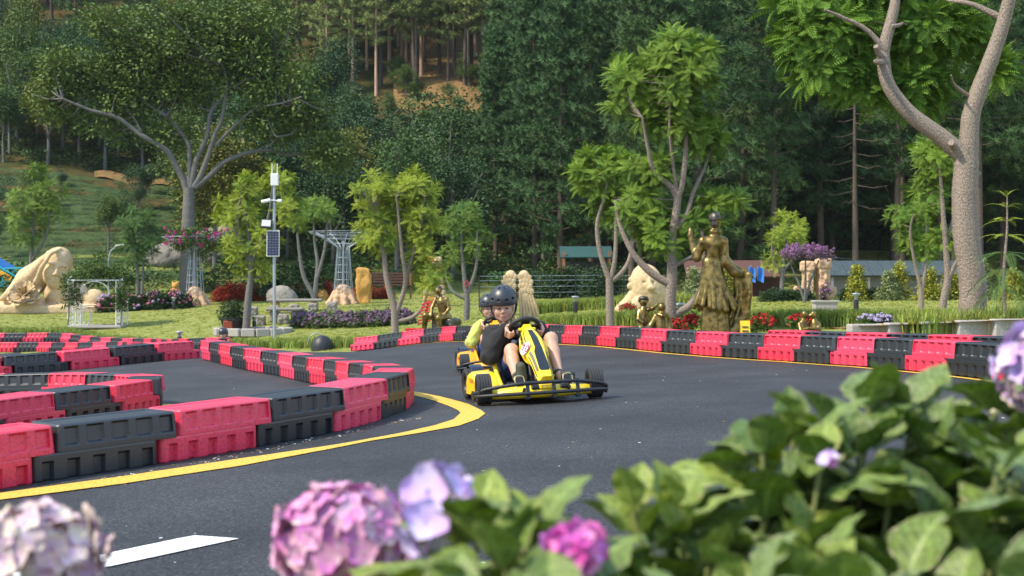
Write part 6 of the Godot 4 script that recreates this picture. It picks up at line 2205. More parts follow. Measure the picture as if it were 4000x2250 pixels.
func sow_beds() -> void:
	for k in 7:
		bush("hydrangea_shrub", "pink flowering hydrangea, %s from left in the bed behind the white swing" % ordinal(k), "shrub", "pink hydrangea bed on the lawn", -19.9 + k * 0.62, 68.5 + (k % 2) * 0.5, Vector3(0.55, 0.85, 0.5), 60, 0.24, M.shrub_dark, [[M.pet_pink, 12, 0.10, "pink_blossom"], [M.pet_lilac, 5, 0.10, "lilac_blossom"]])
	for k in 11:
		bush("red_leaf_shrub", "low red-leaved shrub, %s from left in the long red hedge" % ordinal(k), "shrub", "red hedge at the lawn's far edge", -15.2 + k * 0.56, 72.5 - k * 0.1, Vector3(0.5, 0.75 + 0.1 * (k % 3), 0.45), 60, 0.2, M.shrub_red, [[M.pet_red, 8, 0.06, "red_blossom"]])
	for k in 4:
		bush("red_leaf_shrub", "low red-leaved shrub, %s from left behind the ochre standing rock" % ordinal(k), "shrub", "red shrubs behind the rock", -8.6 + k * 0.75, 70.5, Vector3(0.45, 0.6, 0.4), 45, 0.2, M.shrub_red)
	for k in 9:
		bush("lavender_shrub", "hazy purple flowering shrub, %s from left in the mid-lawn bed" % ordinal(k), "shrub", "purple bed on the middle lawn", -8.0 + k * 0.52, 53.0 - k * 0.45, Vector3(0.42, 0.55, 0.45), 44, 0.19, M.shrub, [[M.purple_haze, 90, 0.075, "purple_spikes"]])
	for k in 4:
		bush("clipped_hedge", "low clipped dark hedge, %s from left before the carved stone faces" % ordinal(k), "hedge", "clipped hedges by the stone faces", [9.6, 10.4, 12.4, 13.2][k], 50.5, Vector3(0.62, 0.42, 0.35), 70, 0.17, M.shrub_dark, [], 0.0, false, false)
	var q := [[12.4, 50.0, 1.15], [13.4, 49.5, 0.95], [13.9, 50.0, 1.35], [14.7, 49.0, 1.0], [16.4, 48.5, 1.35], [15.6, 49.5, 0.9], [17.3, 48.0, 1.0], [7.2, 55.0, 1.2], [4.8, 52.0, 1.3], [8.6, 56.0, 1.1], [19.0, 46.0, 1.2]]
	for k in q.size():
		bush("golden_conifer", "golden green conical shrub, %s from left along the far lawn" % ordinal([3, 4, 5, 6, 8, 7, 9, 1, 0, 2, 10][k]), "shrub", "golden conifers along the far lawn", q[k][0], q[k][1], Vector3(0.48, q[k][2], 0.45), 66, 0.2, M.shrub_gold if k % 3 != 1 else M.shrub_pale, [], 0.0, true)
	for k in 6:
		bush("dark_shrub", "dark green rounded shrub, %s from left at the wood's foot" % ordinal(k), "shrub", "dark shrubs at the foot of the wood", [-12.2, -10.6, 2.2, 4.2, 1.0, 3.2][k], [72.0, 71.0, 66.0, 64.0, 68.0, 69.0][k], Vector3(1.1, [1.5, 2.1, 1.3, 1.6, 1.2, 1.5][k], 1.0), 90, 0.34, M.shrub_dark)
	var red := [[3.35, 40.2, "beside the upturned stone face"], [2.98, 25.5, "left of the bronze woman"], [4.15, 26.0, "right of the bronze woman"], [4.6, 25.6, "far right of the bronze woman"], [3.45, 26.8, "behind the bronze woman"], [5.2, 25.2, "left of the bronze couple"]]
	for e in red:
		bush("red_flower_clump", "clump of small scarlet flowers %s" % e[2], "flowers", "scarlet flower clumps", e[0], e[1], Vector3(0.26, 0.24, 0.24), 16, 0.12, M.shrub, [[M.pet_red, 48, 0.04, "scarlet_blossom"]], 0.12 if e[1] < 30 else 0.1, false, false)
	grass_band("tall bright grass hedge between the curved lawns behind the karts", [[0.6, 48.0], [2.4, 49.0], [5.0, 47.0], [6.5, 44.0]], 1.0, 1500, 0.42, M.grass)
	grass_band("tall grass hedge behind the outer barriers from wings to bronze children", [[0.75, 34.5], [1.6, 33.0], [2.6, 31.5], [4.0, 30.5]], 0.9, 1700, 0.40, M.grass)
	grass_band("tall grass hedge behind the bronze woman running to the planter", [[3.6, 29.5], [5.0, 28.5], [6.4, 27.5], [7.8, 26.5], [9.6, 26.0], [11.5, 26.0]], 1.0, 2600, 0.36, M.grass)
	grass_band("ragged tall grass along the far side of the left barriers", [[-30.0, 61.0], [-19.0, 58.6], [-13.4, 51.0], [-10.6, 45.4], [-8.0, 42.2], [-5.2, 40.0], [-3.0, 38.3]], 1.2, 2200, 0.30, M.grass)
	grass_band("wild grass tufts growing on top of the stone planter", [[5.9, 21.0], [7.0, 21.2], [8.5, 21.2], [10.0, 21.1]], 0.9, 420, 0.5, M.grass)
	grass_band("short verge grass behind the right barrier rows", [[6.3, 12.0], [6.0, 16.0], [5.2, 19.0], [4.2, 21.5], [3.2, 24.0], [2.2, 27.0], [1.2, 30.0]], 0.5, 1500, 0.14, M.grass)
	lawn_tufts()

func lawn_tufts() -> void:
	var r := RandomNumberGenerator.new()
	r.seed = 909
	var mm := MultiMesh.new()
	mm.transform_format = MultiMesh.TRANSFORM_3D
	mm.use_colors = true
	mm.mesh = grass_tuft.mesh()
	var list := []
	for k in 26000:
		var Z := r.randf_range(26, 78)
		var x := r.randf_range(-0.39 * Z, 0.39 * Z)
		if x < edge_x(Z) + 0.4 and Z < 58.5: continue
		list.append(Vector2(x, Z))
	mm.instance_count = list.size()
	for i in list.size():
		var h := r.randf_range(0.02, 0.05)
		mm.set_instance_transform(i, Transform3D(Basis(Vector3.UP, r.randf() * TAU).scaled(Vector3(h * 5.0, h, h * 5.0)), at(list[i].x, list[i].y, -0.015)))
		var t := r.randf_range(0.8, 1.3)
		mm.set_instance_color(i, Color(t * r.randf_range(1.0, 1.4), t, t * 0.9))
	var o := MultiMeshInstance3D.new()
	o.name = "lawn_grass"
	o.multimesh = mm
	o.material_override = M.grass
	add_child(o)
	tag(o, "short mown grass of the garden lawn", "grass", "", "stuff")

func flower_frame(label: String, x: float, Z: float, vines: bool) -> void:
	var o := thing("wire_flower_frame", label, "garden frame", at(x, Z), 0.0, "funnel shaped wire flower frames")
	var F := Field.new()
	for k in 9:
		var a := TAU * k / 9
		F.cap(Vector3(cos(a) * 0.35, 0.55, sin(a) * 0.3), Vector3(cos(a) * 0.72, 0.0, sin(a) * 0.6), 0.16, 0.14, 0.08)
	F.cap(Vector3(0, 0, 0), Vector3(0, 0.55, 0), 0.5, 0.4, 0.05)
	part(o, "stone_stump", F.shape(0.05, 0.07, 3.0), M.sandstone_pink)
	for k in 12:
		var a := TAU * k / 12
		var g := G.new()
		g.tube([Vector3(cos(a) * 0.46, 0.55, sin(a) * 0.46), Vector3(cos(a) * 0.3, 2.45, sin(a) * 0.3), Vector3(cos(a) * 0.3, 2.7, sin(a) * 0.3), Vector3(cos(a) * 0.9, 3.1, sin(a) * 0.9), Vector3(cos(a) * 1.65, 3.42, sin(a) * 1.65)], [0.016], 5)
		part(o, "upright_wire", g, M.galv)
	for q in [[0.44, 0.8], [0.41, 1.15], [0.38, 1.5], [0.35, 1.85], [0.32, 2.2], [0.55, 2.87], [0.9, 3.1], [1.28, 3.26], [1.65, 3.42]]:
		var g := G.new()
		var pts := []
		for k in 25:
			pts.append(Vector3(cos(TAU * k / 24) * q[0], q[1], sin(TAU * k / 24) * q[0]))
		g.tube(pts, [0.013], 5, false)
		part(o, "hoop_wire", g, M.galv)
	var post := G.new()
	post.tube([Vector3(0, 0.5, 0), Vector3(0, 3.0, 0)], [0.05], 8)
	part(o, "post", post, M.galv)
	if vines:
		var r := RandomNumberGenerator.new()
		r.seed = 55
		var b := thing("bougainvillea_vine", "bougainvillea with magenta flowers sprawling over the wire frame", "vine", at(x, Z))
		var fo := G.new()
		for k in 120:
			var a := r.randf() * TAU
			var d := pow(r.randf(), 0.6) * 1.75
			fo.put(Transform3D(Basis(Vector3.UP, r.randf() * TAU).scaled(Vector3.ONE * r.randf_range(0.18, 0.34)), Vector3(cos(a) * d + 0.35, 2.75 + d * 0.38 + r.randf_range(-0.5, 0.6), sin(a) * d)), small_clumps[r.randi() % 3], Color(1, 1, 1) * r.randf_range(0.7, 1.2))
		part(b, "foliage", fo, M.shrub)
		var fl := G.new()
		for k in 46:
			var a := r.randf() * TAU
			var d := r.randf_range(0.7, 1.85)
			fl.put(Transform3D(Basis().scaled(Vector3.ONE * r.randf_range(0.07, 0.16)), Vector3(cos(a) * d + 0.2, 2.85 + d * 0.36 + r.randf_range(-0.4, 0.45), absf(sin(a)) * d)), blossom, Color(1, 1, 1) * r.randf_range(0.8, 1.2))
		part(b, "magenta_flowers", fl, M.pet_magenta)
		var st := G.new()
		st.tube([Vector3(0.1, 0.5, 0.1), Vector3(0.12, 1.6, 0.08), Vector3(0.05, 2.6, 0.05), Vector3(0.5, 3.0, 0.2)], [0.03, 0.025, 0.02, 0.015], 6)
		part(b, "stem", st, M.bark_grey)

func iron_swing() -> void:
	var X := -17.85
	var o := thing("garden_swing", "white wrought iron garden bower with wooden bench on the left lawn", "garden bower", at(X, 60.0), 0.06)
	var slab := G.new()
	slab.box(Vector3(0, 0.06, 0), Vector3(2.3, 0.12, 1.6), 0.03)
	part(o, "stone_slab", slab, M.concrete)
	for sx in [-1.0, 1.0]:
		for sz in [-1.0, 1.0]:
			for d in [0.0, 0.22]:
				var g := G.new()
				g.tube([Vector3(sx * (1.12 - d), 0.1, sz * 0.62), Vector3(sx * (1.12 - d), 2.05, sz * 0.62)], [0.026], 6)
				part(o, "post", g, M.white_iron)
			for k in 5:
				var g := G.new()
				var c := Vector3(sx * 1.01, 0.35 + k * 0.37, sz * 0.62)
				var pts := []
				for i in 20:
					var t := i / 19.0
					pts.append(c + Vector3(cos(t * 9.0) * (0.10 - 0.06 * t), sin(t * 9.0) * (0.16 - 0.1 * t), 0))
				g.tube(pts, [0.013], 5, false)
				part(o, "scroll", g, M.white_iron)
	for sz in [-1.0, 1.0]:
		var g := G.new()
		var pts := []
		for k in 17:
			var a := PI * k / 16
			pts.append(Vector3(cos(a) * 0.62, 1.45 + sin(a) * 0.55, sz * 0.62))
		g.tube(pts, [0.022], 6)
		part(o, "arch", g, M.white_iron)
		g = G.new()
		g.tube([Vector3(-1.2, 2.05, sz * 0.62), Vector3(1.2, 2.05, sz * 0.62)], [0.03], 6)
		part(o, "roof_rail", g, M.white_iron)
		g = G.new()
		g.tube([Vector3(-1.12, 0.95, sz * 0.62), Vector3(-0.35, 0.95, sz * 0.62)], [0.02], 6)
		part(o, "side_rail", g, M.white_iron)
	for sx in [-1.0, 1.0]:
		var g := G.new()
		g.tube([Vector3(sx * 1.12, 2.05, -0.7), Vector3(sx * 1.12, 2.2, 0.0), Vector3(sx * 1.12, 2.05, 0.7)], [0.028], 6)
		part(o, "roof_rail", g, M.white_iron)
	for k in 4:
		var g := G.new()
		var c := Vector3(-0.95 + k * 0.2, 0.5, 0.62)
		var pts := []
		for i in 26:
			var t := i / 25.0
			pts.append(c + Vector3(cos(t * TAU) * 0.17, sin(t * TAU) * 0.36, 0))
		g.tube(pts, [0.016], 5, false)
		part(o, "scroll", g, M.white_iron)
	for k in 4:
		var g := G.new()
		g.box(Vector3(0.15, 0.86, -0.3 + k * 0.13), Vector3(1.35, 0.03, 0.11), 0.006)
		part(o, "bench_slat", g, M.wood)
	for sx in [-0.45, 0.75]:
		var g := G.new()
		g.tube([Vector3(sx, 0.85, -0.25), Vector3(sx + 0.18, 0.5, 0.0), Vector3(sx, 0.12, 0.1)], [0.02], 6)
		part(o, "bench_leg", g, M.white_iron)
	var r := RandomNumberGenerator.new()
	r.seed = 66
	var v := thing("climbing_vine", "leafy climbing vine over the roof of the white iron bower", "vine", at(X, 60.0))
	var fo := G.new()
	for k in 150:
		var p := Vector3(r.randf_range(-1.45, 1.45), 0, r.randf_range(-0.8, 0.8))
		p.y = 2.2 + (1.0 - absf(p.x) / 1.6) * r.randf_range(0.0, 1.05) - r.randf() * 0.3
		if k > 110:
			p = Vector3([-1.1, 1.15, 1.25, -0.75][k % 4] + r.randf_range(-0.15, 0.15), r.randf_range(0.9, 2.1), 0.65)
		fo.put(Transform3D(Basis(Vector3.UP, r.randf() * TAU).scaled(Vector3.ONE * r.randf_range(0.16, 0.32)), p), small_clumps[r.randi() % 3], Color(1.1, 1, 0.9) * r.randf_range(0.7, 1.5))
	part(v, "foliage", fo, M.shrub)
	var st := G.new()
	for sx in [-1.1, 1.15]:
		st.tube([Vector3(sx, 0.0, 0.7), Vector3(sx + 0.08, 1.0, 0.68), Vector3(sx - 0.05, 2.2, 0.6)], [0.03, 0.025, 0.02], 6)
	part(v, "stem", st, M.bark_grey)

func solar_lamp() -> void:
	var o := thing("solar_lamp_post", "tall grey lamp post with solar panel, floodlight and camera", "lamp post", at(-8.2, 48.0))
	var g := G.new()
	g.tube([Vector3(0, 0, 0), Vector3(0, 3.0, 0), Vector3(0, 5.35, 0)], [0.055, 0.052, 0.045], 12)
	part(o, "pole", g, M.galv)
	var p := part(o, "solar_panel", _box(Vector3(-0.02, 3.35, 0.12), Vector3(0.44, 0.90, 0.035), 0.006, Basis(Vector3.RIGHT, -0.06)), M.white_iron)
	for i in 4:
		for j in 9:
			part(p, "solar_cell", _box(Vector3(-0.02 + (i - 1.5) * 0.100, 3.35 + (j - 4) * 0.0935, 0.141 - (j - 4) * 0.0056), Vector3(0.094, 0.087, 0.006), 0.0, Basis(Vector3.RIGHT, -0.06)), M.cell)
	part(o, "panel_bracket", _box(Vector3(0, 3.35, 0.06), Vector3(0.1, 0.5, 0.1), 0.01), M.galv)
	var fl := part(o, "floodlight", _box(Vector3(-0.24, 4.02, 0.15), Vector3(0.4, 0.32, 0.09), 0.02, Basis(Vector3(0, 0, 1), -0.06) * Basis(Vector3.RIGHT, -0.2)), M.iron_black)
	part(fl, "lens", _box(Vector3(-0.24, 4.045, 0.2), Vector3(0.31, 0.22, 0.02), 0.006, Basis(Vector3(0, 0, 1), -0.06) * Basis(Vector3.RIGHT, -0.2)), M.lens_pale)
	var cam_ := G.new()
	cam_.tube([Vector3(-0.42, 4.78, 0.1), Vector3(-0.12, 4.84, 0.1)], [0.06, 0.065], 8)
	part(o, "security_camera", cam_, M.white_iron)
	var arm := G.new()
	arm.tube([Vector3(-0.2, 4.85, 0.05), Vector3(0.22, 4.82, 0.05)], [0.02], 6)
	arm.box(Vector3(0.2, 4.82, 0.05), Vector3(0.16, 0.1, 0.1), 0.02)
	part(o, "camera_arm", arm, M.white_iron)
	part(o, "junction_box", _box(Vector3(0.02, 5.55, 0.0), Vector3(0.26, 0.42, 0.16), 0.02), M.white_iron)
	for s in [-1, 1]:
		g = G.new()
		g.tube([Vector3(0.02 + 0.09 * s, 5.7, 0), Vector3(0.02 + 0.09 * s, 6.1, 0)], [0.018], 6)
		part(o, "antenna", g, M.white_iron)

func _box(c: Vector3, s: Vector3, bev := 0.0, b := Basis()) -> G:
	var g := G.new()
	g.box(c, s, bev, b)
	return g

func set_furniture() -> void:
	var bl := [[-11.0, 46.0, "on the lawn behind the left barriers"], [-16.4, 67.5, "before the flowering wire frame"], [9.4, 38.0, "before the golden shrubs at right"], [3.28, 27.2, "left of the bronze woman's coat"], [2.0, 44.0, "on the curved lawn behind the wings"], [-9.75, 52.6, "beside the red plant tub"]]
	for q in bl:
		var o := thing("bollard_light", "short black bollard light %s" % q[2], "garden light", at(q[0], q[1]), 0.0, "bollard lights on the lawn")
		var g := G.new()
		g.lathe([Vector2(0, 0), Vector2(0.075, 0), Vector2(0.07, 0.42), Vector2(0, 0.42)], 12)
		part(o, "post", g, M.iron_black)
		g = G.new()
		g.lathe([Vector2(0.05, 0.42), Vector2(0.06, 0.5), Vector2(0.12, 0.56), Vector2(0.12, 0.59), Vector2(0, 0.6)], 12)
		part(o, "cap", g, M.galv)
	# tub plant
	var o := thing("plant_tub", "round red and black plant tub at the kerb of the lime tree", "plant pot", at(-10.5, 52.4))
	var g := G.new()
	g.lathe([Vector2(0, 0), Vector2(0.36, 0), Vector2(0.46, 0.5), Vector2(0.49, 0.62), Vector2(0.44, 0.62), Vector2(0.42, 0.5), Vector2(0, 0.5)], 20)
	part(o, "tub", g, M.iron_black)
	g = G.new()
	g.box(Vector3(-0.12, 0.3, 0.4), Vector3(0.34, 0.46, 0.06), 0.02, Basis(Vector3.RIGHT, 0.18))
	part(o, "red_panel", g, M.terracotta)
	bush("tub_shrub", "straggly green shrub growing in the round plant tub", "shrub", "", -10.5, 52.4, Vector3(0.62, 0.75, 0.55), 46, 0.2, M.shrub_dark, [], 0.55)
	# kerbed round bed under the lime tree
	o = thing("kerb_ring", "low round stone kerb around the lime tree trunk", "kerb", at(-9.6, 51.6))
	for k in 16:
		var a := TAU * k / 16
		part(o, "kerb_stone", _box(Vector3(cos(a) * 1.35, 0.12, sin(a) * 1.0), Vector3(0.5, 0.3, 0.2), 0.03, Basis(Vector3.UP, -a + PI / 2)), M.concrete)
	g = G.new()
	g.lathe([Vector2(1.25, 0.16), Vector2(0.8, 0.2), Vector2(0.0, 0.22)], 20, Transform3D(Basis().scaled(Vector3(1, 1, 0.74)), Vector3.ZERO))
	part(o, "bed_soil", g, M.soil)
	# rough stone tables with stools
	for q in [[-9.05, 55.5, "nearer rough stone table with slab top and block stools", 1.0, 3], [-9.6, 61.5, "farther long rough stone table with stools behind the lamp post", 1.9, 5]]:
		o = thing("stone_table", q[2], "stone table", at(q[0], q[1]), 0.0, "rough stone tables on the lawn")
		var w: float = q[3]
		part(o, "slab_top", _box(Vector3(0, 0.52, 0), Vector3(w + 0.5, 0.13, 0.6), 0.04, Basis(Vector3.UP, 0.05)), M.grey_rock)
		for s in [-1, 1]:
			part(o, "block_leg", _box(Vector3(s * w * 0.45, 0.22, 0), Vector3(0.36, 0.46, 0.45), 0.07, Basis(Vector3.UP, rnd(-0.3, 0.3))), M.ochre_rock if w > 1.5 else M.grey_rock)
		for k in q[4]:
			var F := Field.new()
			F.box(Vector3.ZERO, Vector3(0.14, 0.13, 0.13), 0.07)
			solo("stone_stool", F.shape(0.035, 0.06, 5.0, k + 3), M.grey_rock, "rough grey block stool, %s from left at the %s stone table" % [ordinal(k), "nearer" if w < 1.5 else "farther"], "stool", at(q[0] - w * 0.85 + k * w * 1.75 / (q[4] - 1.0), q[1] - 0.6, 0.17) if k > 0 else at(q[0] - w * 0.95, q[1] - 0.3, 0.17), 0.0, "block stools by the stone tables")
	# long low building and cabins by the wood
	o = thing("low_shed", "long low shed with ribbed grey green roof behind the golden shrubs", "shed", at(17.3, 62.0))
	part(o, "wall", _box(Vector3(0, 0.45, -0.6), Vector3(6.6, 1.1, 1.6), 0.0), M.wall_pale)
	for k in 13:
		part(o, "roof_sheet", _box(Vector3(-3.4 + k * 0.565, 1.22, 0.15), Vector3(0.545, 0.03, 1.6), 0.0, Basis(Vector3.RIGHT, 0.42)), M.tin_roof)
	part(o, "eave_beam", _box(Vector3(0, 0.88, 0.83), Vector3(7.3, 0.08, 0.06), 0.01), M.iron_black)
	for k in 5:
		part(o, "post", _box(Vector3(-3.2 + k * 1.6, 0.4, 0.75), Vector3(0.1, 0.95, 0.1), 0.0), M.wall_pale)
	o = thing("tiled_shelter", "low shelter with dark red tiled roof left of the carved stone faces", "shed", at(9.9, 62.0))
	part(o, "roof", _box(Vector3(0, 1.25, 0), Vector3(4.4, 0.06, 1.5), 0.01, Basis(Vector3.RIGHT, 0.5)), M.red_tile)
	for k in 4:
		part(o, "post", _box(Vector3(-2.0 + k * 1.33, 0.45, 0.5), Vector3(0.12, 0.95, 0.12), 0.0), M.wood)
	part(o, "wall", _box(Vector3(0, 0.4, -0.5), Vector3(4.2, 0.9, 0.15), 0.0), M.red_tile)
	o = thing("teal_cabin", "small teal cabin with sloping roof among the right pines", "cabin", at(18.6, 78.5), -0.35)
	part(o, "wall", _box(Vector3(0, 0.8, 0), Vector3(2.6, 1.7, 2.0), 0.0), M.teal_wall)
	part(o, "roof", _box(Vector3(0, 1.78, 0.1), Vector3(3.1, 0.07, 2.6), 0.01, Basis(Vector3(0, 0, 1), -0.1)), M.tin_roof)
	part(o, "gable_panel", _box(Vector3(-0.7, 1.5, 1.01), Vector3(1.0, 0.35, 0.03), 0.0), M.wall_pale)
	for s in [0.1, 0.75]:
		part(o, "window", _box(Vector3(s, 0.95, 1.01), Vector3(0.3, 0.35, 0.03), 0.0), M.iron_black)
	o = thing("open_shed", "open timber shed with teal roof and pale railing at the wood's edge", "shed", at(4.1, 77.0))
	part(o, "roof", _box(Vector3(0, 2.25, 0), Vector3(2.9, 0.08, 1.8), 0.01, Basis(Vector3.RIGHT, 0.35)), M.teal_wall)
	part(o, "floor", _box(Vector3(0, 0.45, 0), Vector3(2.6, 0.12, 1.6), 0.01), M.wood)
	for s in [-1, 1]:
		for t in [-1, 1]:
			part(o, "post", _box(Vector3(s * 1.25, 1.1, t * 0.75), Vector3(0.12, 2.4, 0.12), 0.0), M.wood)
	for y in [0.75, 1.05]:
		part(o, "rail", _box(Vector3(0, y, 0.8), Vector3(2.6, 0.05, 0.05), 0.0), M.wall_pale)
	for k in 5:
		part(o, "baluster", _box(Vector3(-1.25 + k * 0.62, 0.8, 0.8), Vector3(0.05, 0.6, 0.05), 0.0), M.wall_pale)
	part(o, "back_wall", _box(Vector3(0, 1.1, -0.75), Vector3(2.5, 1.3, 0.06), 0.0), M.iron_black)
	# turquoise ride frame at the left edge, with its sign
	o = thing("turquoise_ride_frame", "turquoise and blue steel ride structure with orange sign at left edge", "ride", at(-28.5, 80.0, -0.05))
	o.scale = Vector3.ONE * 0.56
	for q in [[Vector3(-2.6, 2.9, 0.4), Vector3(0.9, 0.75, 0.4)], [Vector3(-2.6, 2.2, 0.4), Vector3(0.5, 0.3, 0.4)], [Vector3(-2.6, 3.2, -0.6), Vector3(1.0, 0.95, -0.6)], [Vector3(-3.0, 2.05, 0.1), Vector3(1.4, 2.15, 0.1)], [Vector3(-3.0, 0.35, 0.4), Vector3(0.4, 0.25, 0.4)], [Vector3(-0.2, 0.3, 0.4), Vector3(0.1, 1.25, 0.4)], [Vector3(-1.3, 0.3, 0.4), Vector3(-1.2, 1.95, 0.4)], [Vector3(1.2, 1.15, 0.0), Vector3(1.55, 0.8, 0.0)], [Vector3(-1.5, 0.6, 0.4), Vector3(0.0, 0.95, 0.4)]]:
		var b := G.new()
		var d: Vector3 = (q[1] - q[0])
		b.box((q[0] + q[1]) / 2.0, Vector3(d.length(), 0.16, 0.12), 0.02, Basis(Vector3(0, 0, 1), atan2(d.y, d.x)))
		part(o, "beam", b, M.turquoise)
	g = G.new()
	g.quad(Vector3(-3.0, 3.95, -0.2), Vector3(0.0, 2.15, -0.2), Vector3(-3.0, 2.15, -0.2), Vector3(-3.0, 3.0, -0.2))
	g.quad(Vector3(-3.0, 3.95, -0.26), Vector3(-3.0, 3.0, -0.26), Vector3(-3.0, 2.15, -0.26), Vector3(0.0, 2.15, -0.26))
	part(o, "canopy", g, M.blue_paint)
	var sb := Basis(Vector3(0, 0, 1), -0.5)
	var sg := part(o, "sign_board", _box(Vector3(-1.0, 1.38, 0.52), Vector3(1.5, 0.5, 0.05), 0.01, sb), M.sign_orange)
	part(sg, "sign_lettering", text_mesh("NE", 0.5, 0.02, true), M.iron_black, Transform3D(sb, Vector3(-0.82, 1.26, 0.56)))
	# street lamp far left, small yellow figures, litter dome
	o = thing("street_lamp", "slim street lamp with curved pale head behind the white bower", "lamp post", at(-21.6, 74.5))
	g = G.new()
	g.tube([Vector3(0, 0, 0), Vector3(0, 2.3, 0), Vector3(0.1, 2.75, 0), Vector3(0.45, 3.05, 0)], [0.05, 0.045, 0.04, 0.035], 8)
	part(o, "pole", g, M.galv)
	part(o, "lamp_head", _box(Vector3(0.62, 3.08, 0), Vector3(0.5, 0.09, 0.2), 0.03, Basis(Vector3(0, 0, 1), 0.12)), M.lens_pale)
	o = thing("bear_figure", "small golden bear figure beside the old tree trunk", "figure", at(-17.55, 72.5))
	var B := Field.new()
	B.ell(Vector3(0, 0.75, 0), Vector3(0.26, 0.3, 0.22), 0.05)
	B.ell(Vector3(0, 1.15, 0.03), Vector3(0.22, 0.2, 0.2), 0.05)
	for s in [-1, 1]:
		B.ell(Vector3(0.17 * s, 1.33, 0), Vector3(0.09, 0.09, 0.06), 0.02)
		B.cap(Vector3(0.24 * s, 0.85, 0.05), Vector3(0.34 * s, 0.65, 0.15), 0.09, 0.08, 0.03)
		B.cap(Vector3(0.13 * s, 0.5, 0.05), Vector3(0.17 * s, 0.42, 0.22), 0.11, 0.09, 0.03)
	B.ell(Vector3(0, 1.1, 0.2), Vector3(0.09, 0.07, 0.07), 0.02)
	B.box(Vector3(0, 0.2, 0), Vector3(0.25, 0.18, 0.2), 0.03)
	part(o, "figure", B.shape(0.035), M.ochre_rock)
	o.scale = Vector3.ONE * 0.8
	o = thing("black_dome", "low black dome with pale wire loop beyond the crest of the track", "garden light", at(-5.35, 39.2, 0.08))  # plain black dome of unclear use
	g = G.new()
	g.lathe([Vector2(0.31, -0.3), Vector2(0.31, 0.0), Vector2(0.28, 0.13), Vector2(0.2, 0.25), Vector2(0.1, 0.31), Vector2(0.0, 0.33)], 20)
	part(o, "dome", g, M.iron_black)
	g = G.new()
	var wp := []
	for k in 13:
		var a := PI * k / 12
		wp.append(Vector3(-0.18 + cos(a) * 0.25, 0.05 + sin(a) * 0.33, -0.12))
	g.tube(wp, [0.012], 5)
	part(o, "wire_loop", g, M.galv)
	o = thing("red_plough_frame", "bright red metal slatted frame beside the seated bronze figure", "garden ornament", at(-2.5, 38.6))
	for k in 7:
		part(o, "slat", _box(Vector3(0.06 + 0.02 * k, 0.45 + 0.09 * k, 0), Vector3(0.38, 0.045, 0.05), 0.01, Basis(Vector3(0, 0, 1), 0.25)), M.red_metal)
	part(o, "mast", _box(Vector3(0.08, 0.5, -0.03), Vector3(0.07, 1.1, 0.06), 0.01, Basis(Vector3(0, 0, 1), -0.18)), M.red_metal)
	part(o, "foot_bar", _box(Vector3(-0.12, 0.25, 0), Vector3(0.7, 0.07, 0.1), 0.01), M.red_metal)
	# bonsai in a trough, blue pennants, warning sign, thin posts
	o = thing("stone_trough", "grey rectangular plant trough on the right lawn", "plant pot", at(9.0, 40.0))
	part(o, "trough", _box(Vector3(0, 0.14, 0), Vector3(0.66, 0.28, 0.4), 0.02), M.concrete)
	part(o, "rim", _box(Vector3(0, 0.29, 0), Vector3(0.74, 0.06, 0.46), 0.01), M.concrete)
	bush("potted_bougainvillea", "small purple flowering bougainvillea standing in the grey trough", "shrub", "", 9.0, 40.0, Vector3(0.16, 0.55, 0.15), 14, 0.1, M.shrub_dark, [[M.pet_purple, 30, 0.05, "purple_blossom"]], 0.32)
	o = thing("flowering_umbrella_tree", "small umbrella shaped tree with dull purple blossom before the stone faces", "tree", at(10.1, 48.0))
	g = G.new()
	for q in [[-0.55, 0.0], [0.0, 0.12], [0.5, -0.08]]:
		g.tube([Vector3(0, 0, 0), Vector3(q[0] * 0.4, 0.7, q[1]), Vector3(q[0], 1.45, q[1])], [0.05, 0.04, 0.025], 7)
	part(o, "trunk", g, M.bark_grey)
	var cr := G.new()
	var fl := G.new()
	for k in 46:
		var a := rnd(0, TAU)
		var d := sqrt(rng.randf()) * 0.95
		cr.put(Transform3D(Basis(Vector3.UP, a).scaled(Vector3.ONE * rnd(0.14, 0.24)), Vector3(cos(a) * d, 1.6 + 0.22 * (1.0 - d) + rnd(-0.1, 0.1), sin(a) * d * 0.8)), small_clumps[k % 3], Color(1, 1, 1) * rnd(0.7, 1.2))
		for q in 4:
			fl.put(Transform3D(Basis().scaled(Vector3.ONE * rnd(0.04, 0.08)), Vector3(cos(a) * d + rnd(-0.15, 0.15), 1.72 + 0.22 * (1.0 - d) + rnd(-0.12, 0.16), sin(a) * d * 0.8 + rnd(-0.1, 0.15))), blossom)
	part(o, "crown", cr, M.purple_haze)
	part(o, "blossom", fl, M.pet_purple)
	o = thing("blue_pennant", "blue cloth pennant on a thin pole behind the bronze woman's hand", "flag", at(8.75, 51.0))
	g = G.new()
	g.tube([Vector3(0, 0, 0), Vector3(0, 1.35, 0)], [0.015], 6)
	part(o, "pole", g, M.galv)
	g = G.new()
	for k in 2:
		var rows := []
		for j in 5:
			var row := PackedVector3Array()
			for i in 6:
				row.append(Vector3(-0.08 + k * 0.3 + i * 0.05, 1.3 - j * 0.13 - i * 0.02, 0.05 * sin(i * 1.3 + j * 0.5) + k * 0.05))
			rows.append(row)
		g.sheet(rows)
	part(o, "cloth", g, M.blue_paint)
	o = thing("warning_sign", "small yellow folding warning sign at the bronze woman's feet", "sign", at(4.0, 23.9))
	o.scale = Vector3.ONE * 0.85
	for s in [-1, 1]:
		part(o, "panel", _box(Vector3(0, 0.2, 0.06 * s), Vector3(0.2, 0.42, 0.012), 0.003, Basis(Vector3.RIGHT, -0.25 * s)), M.yellow_plastic)
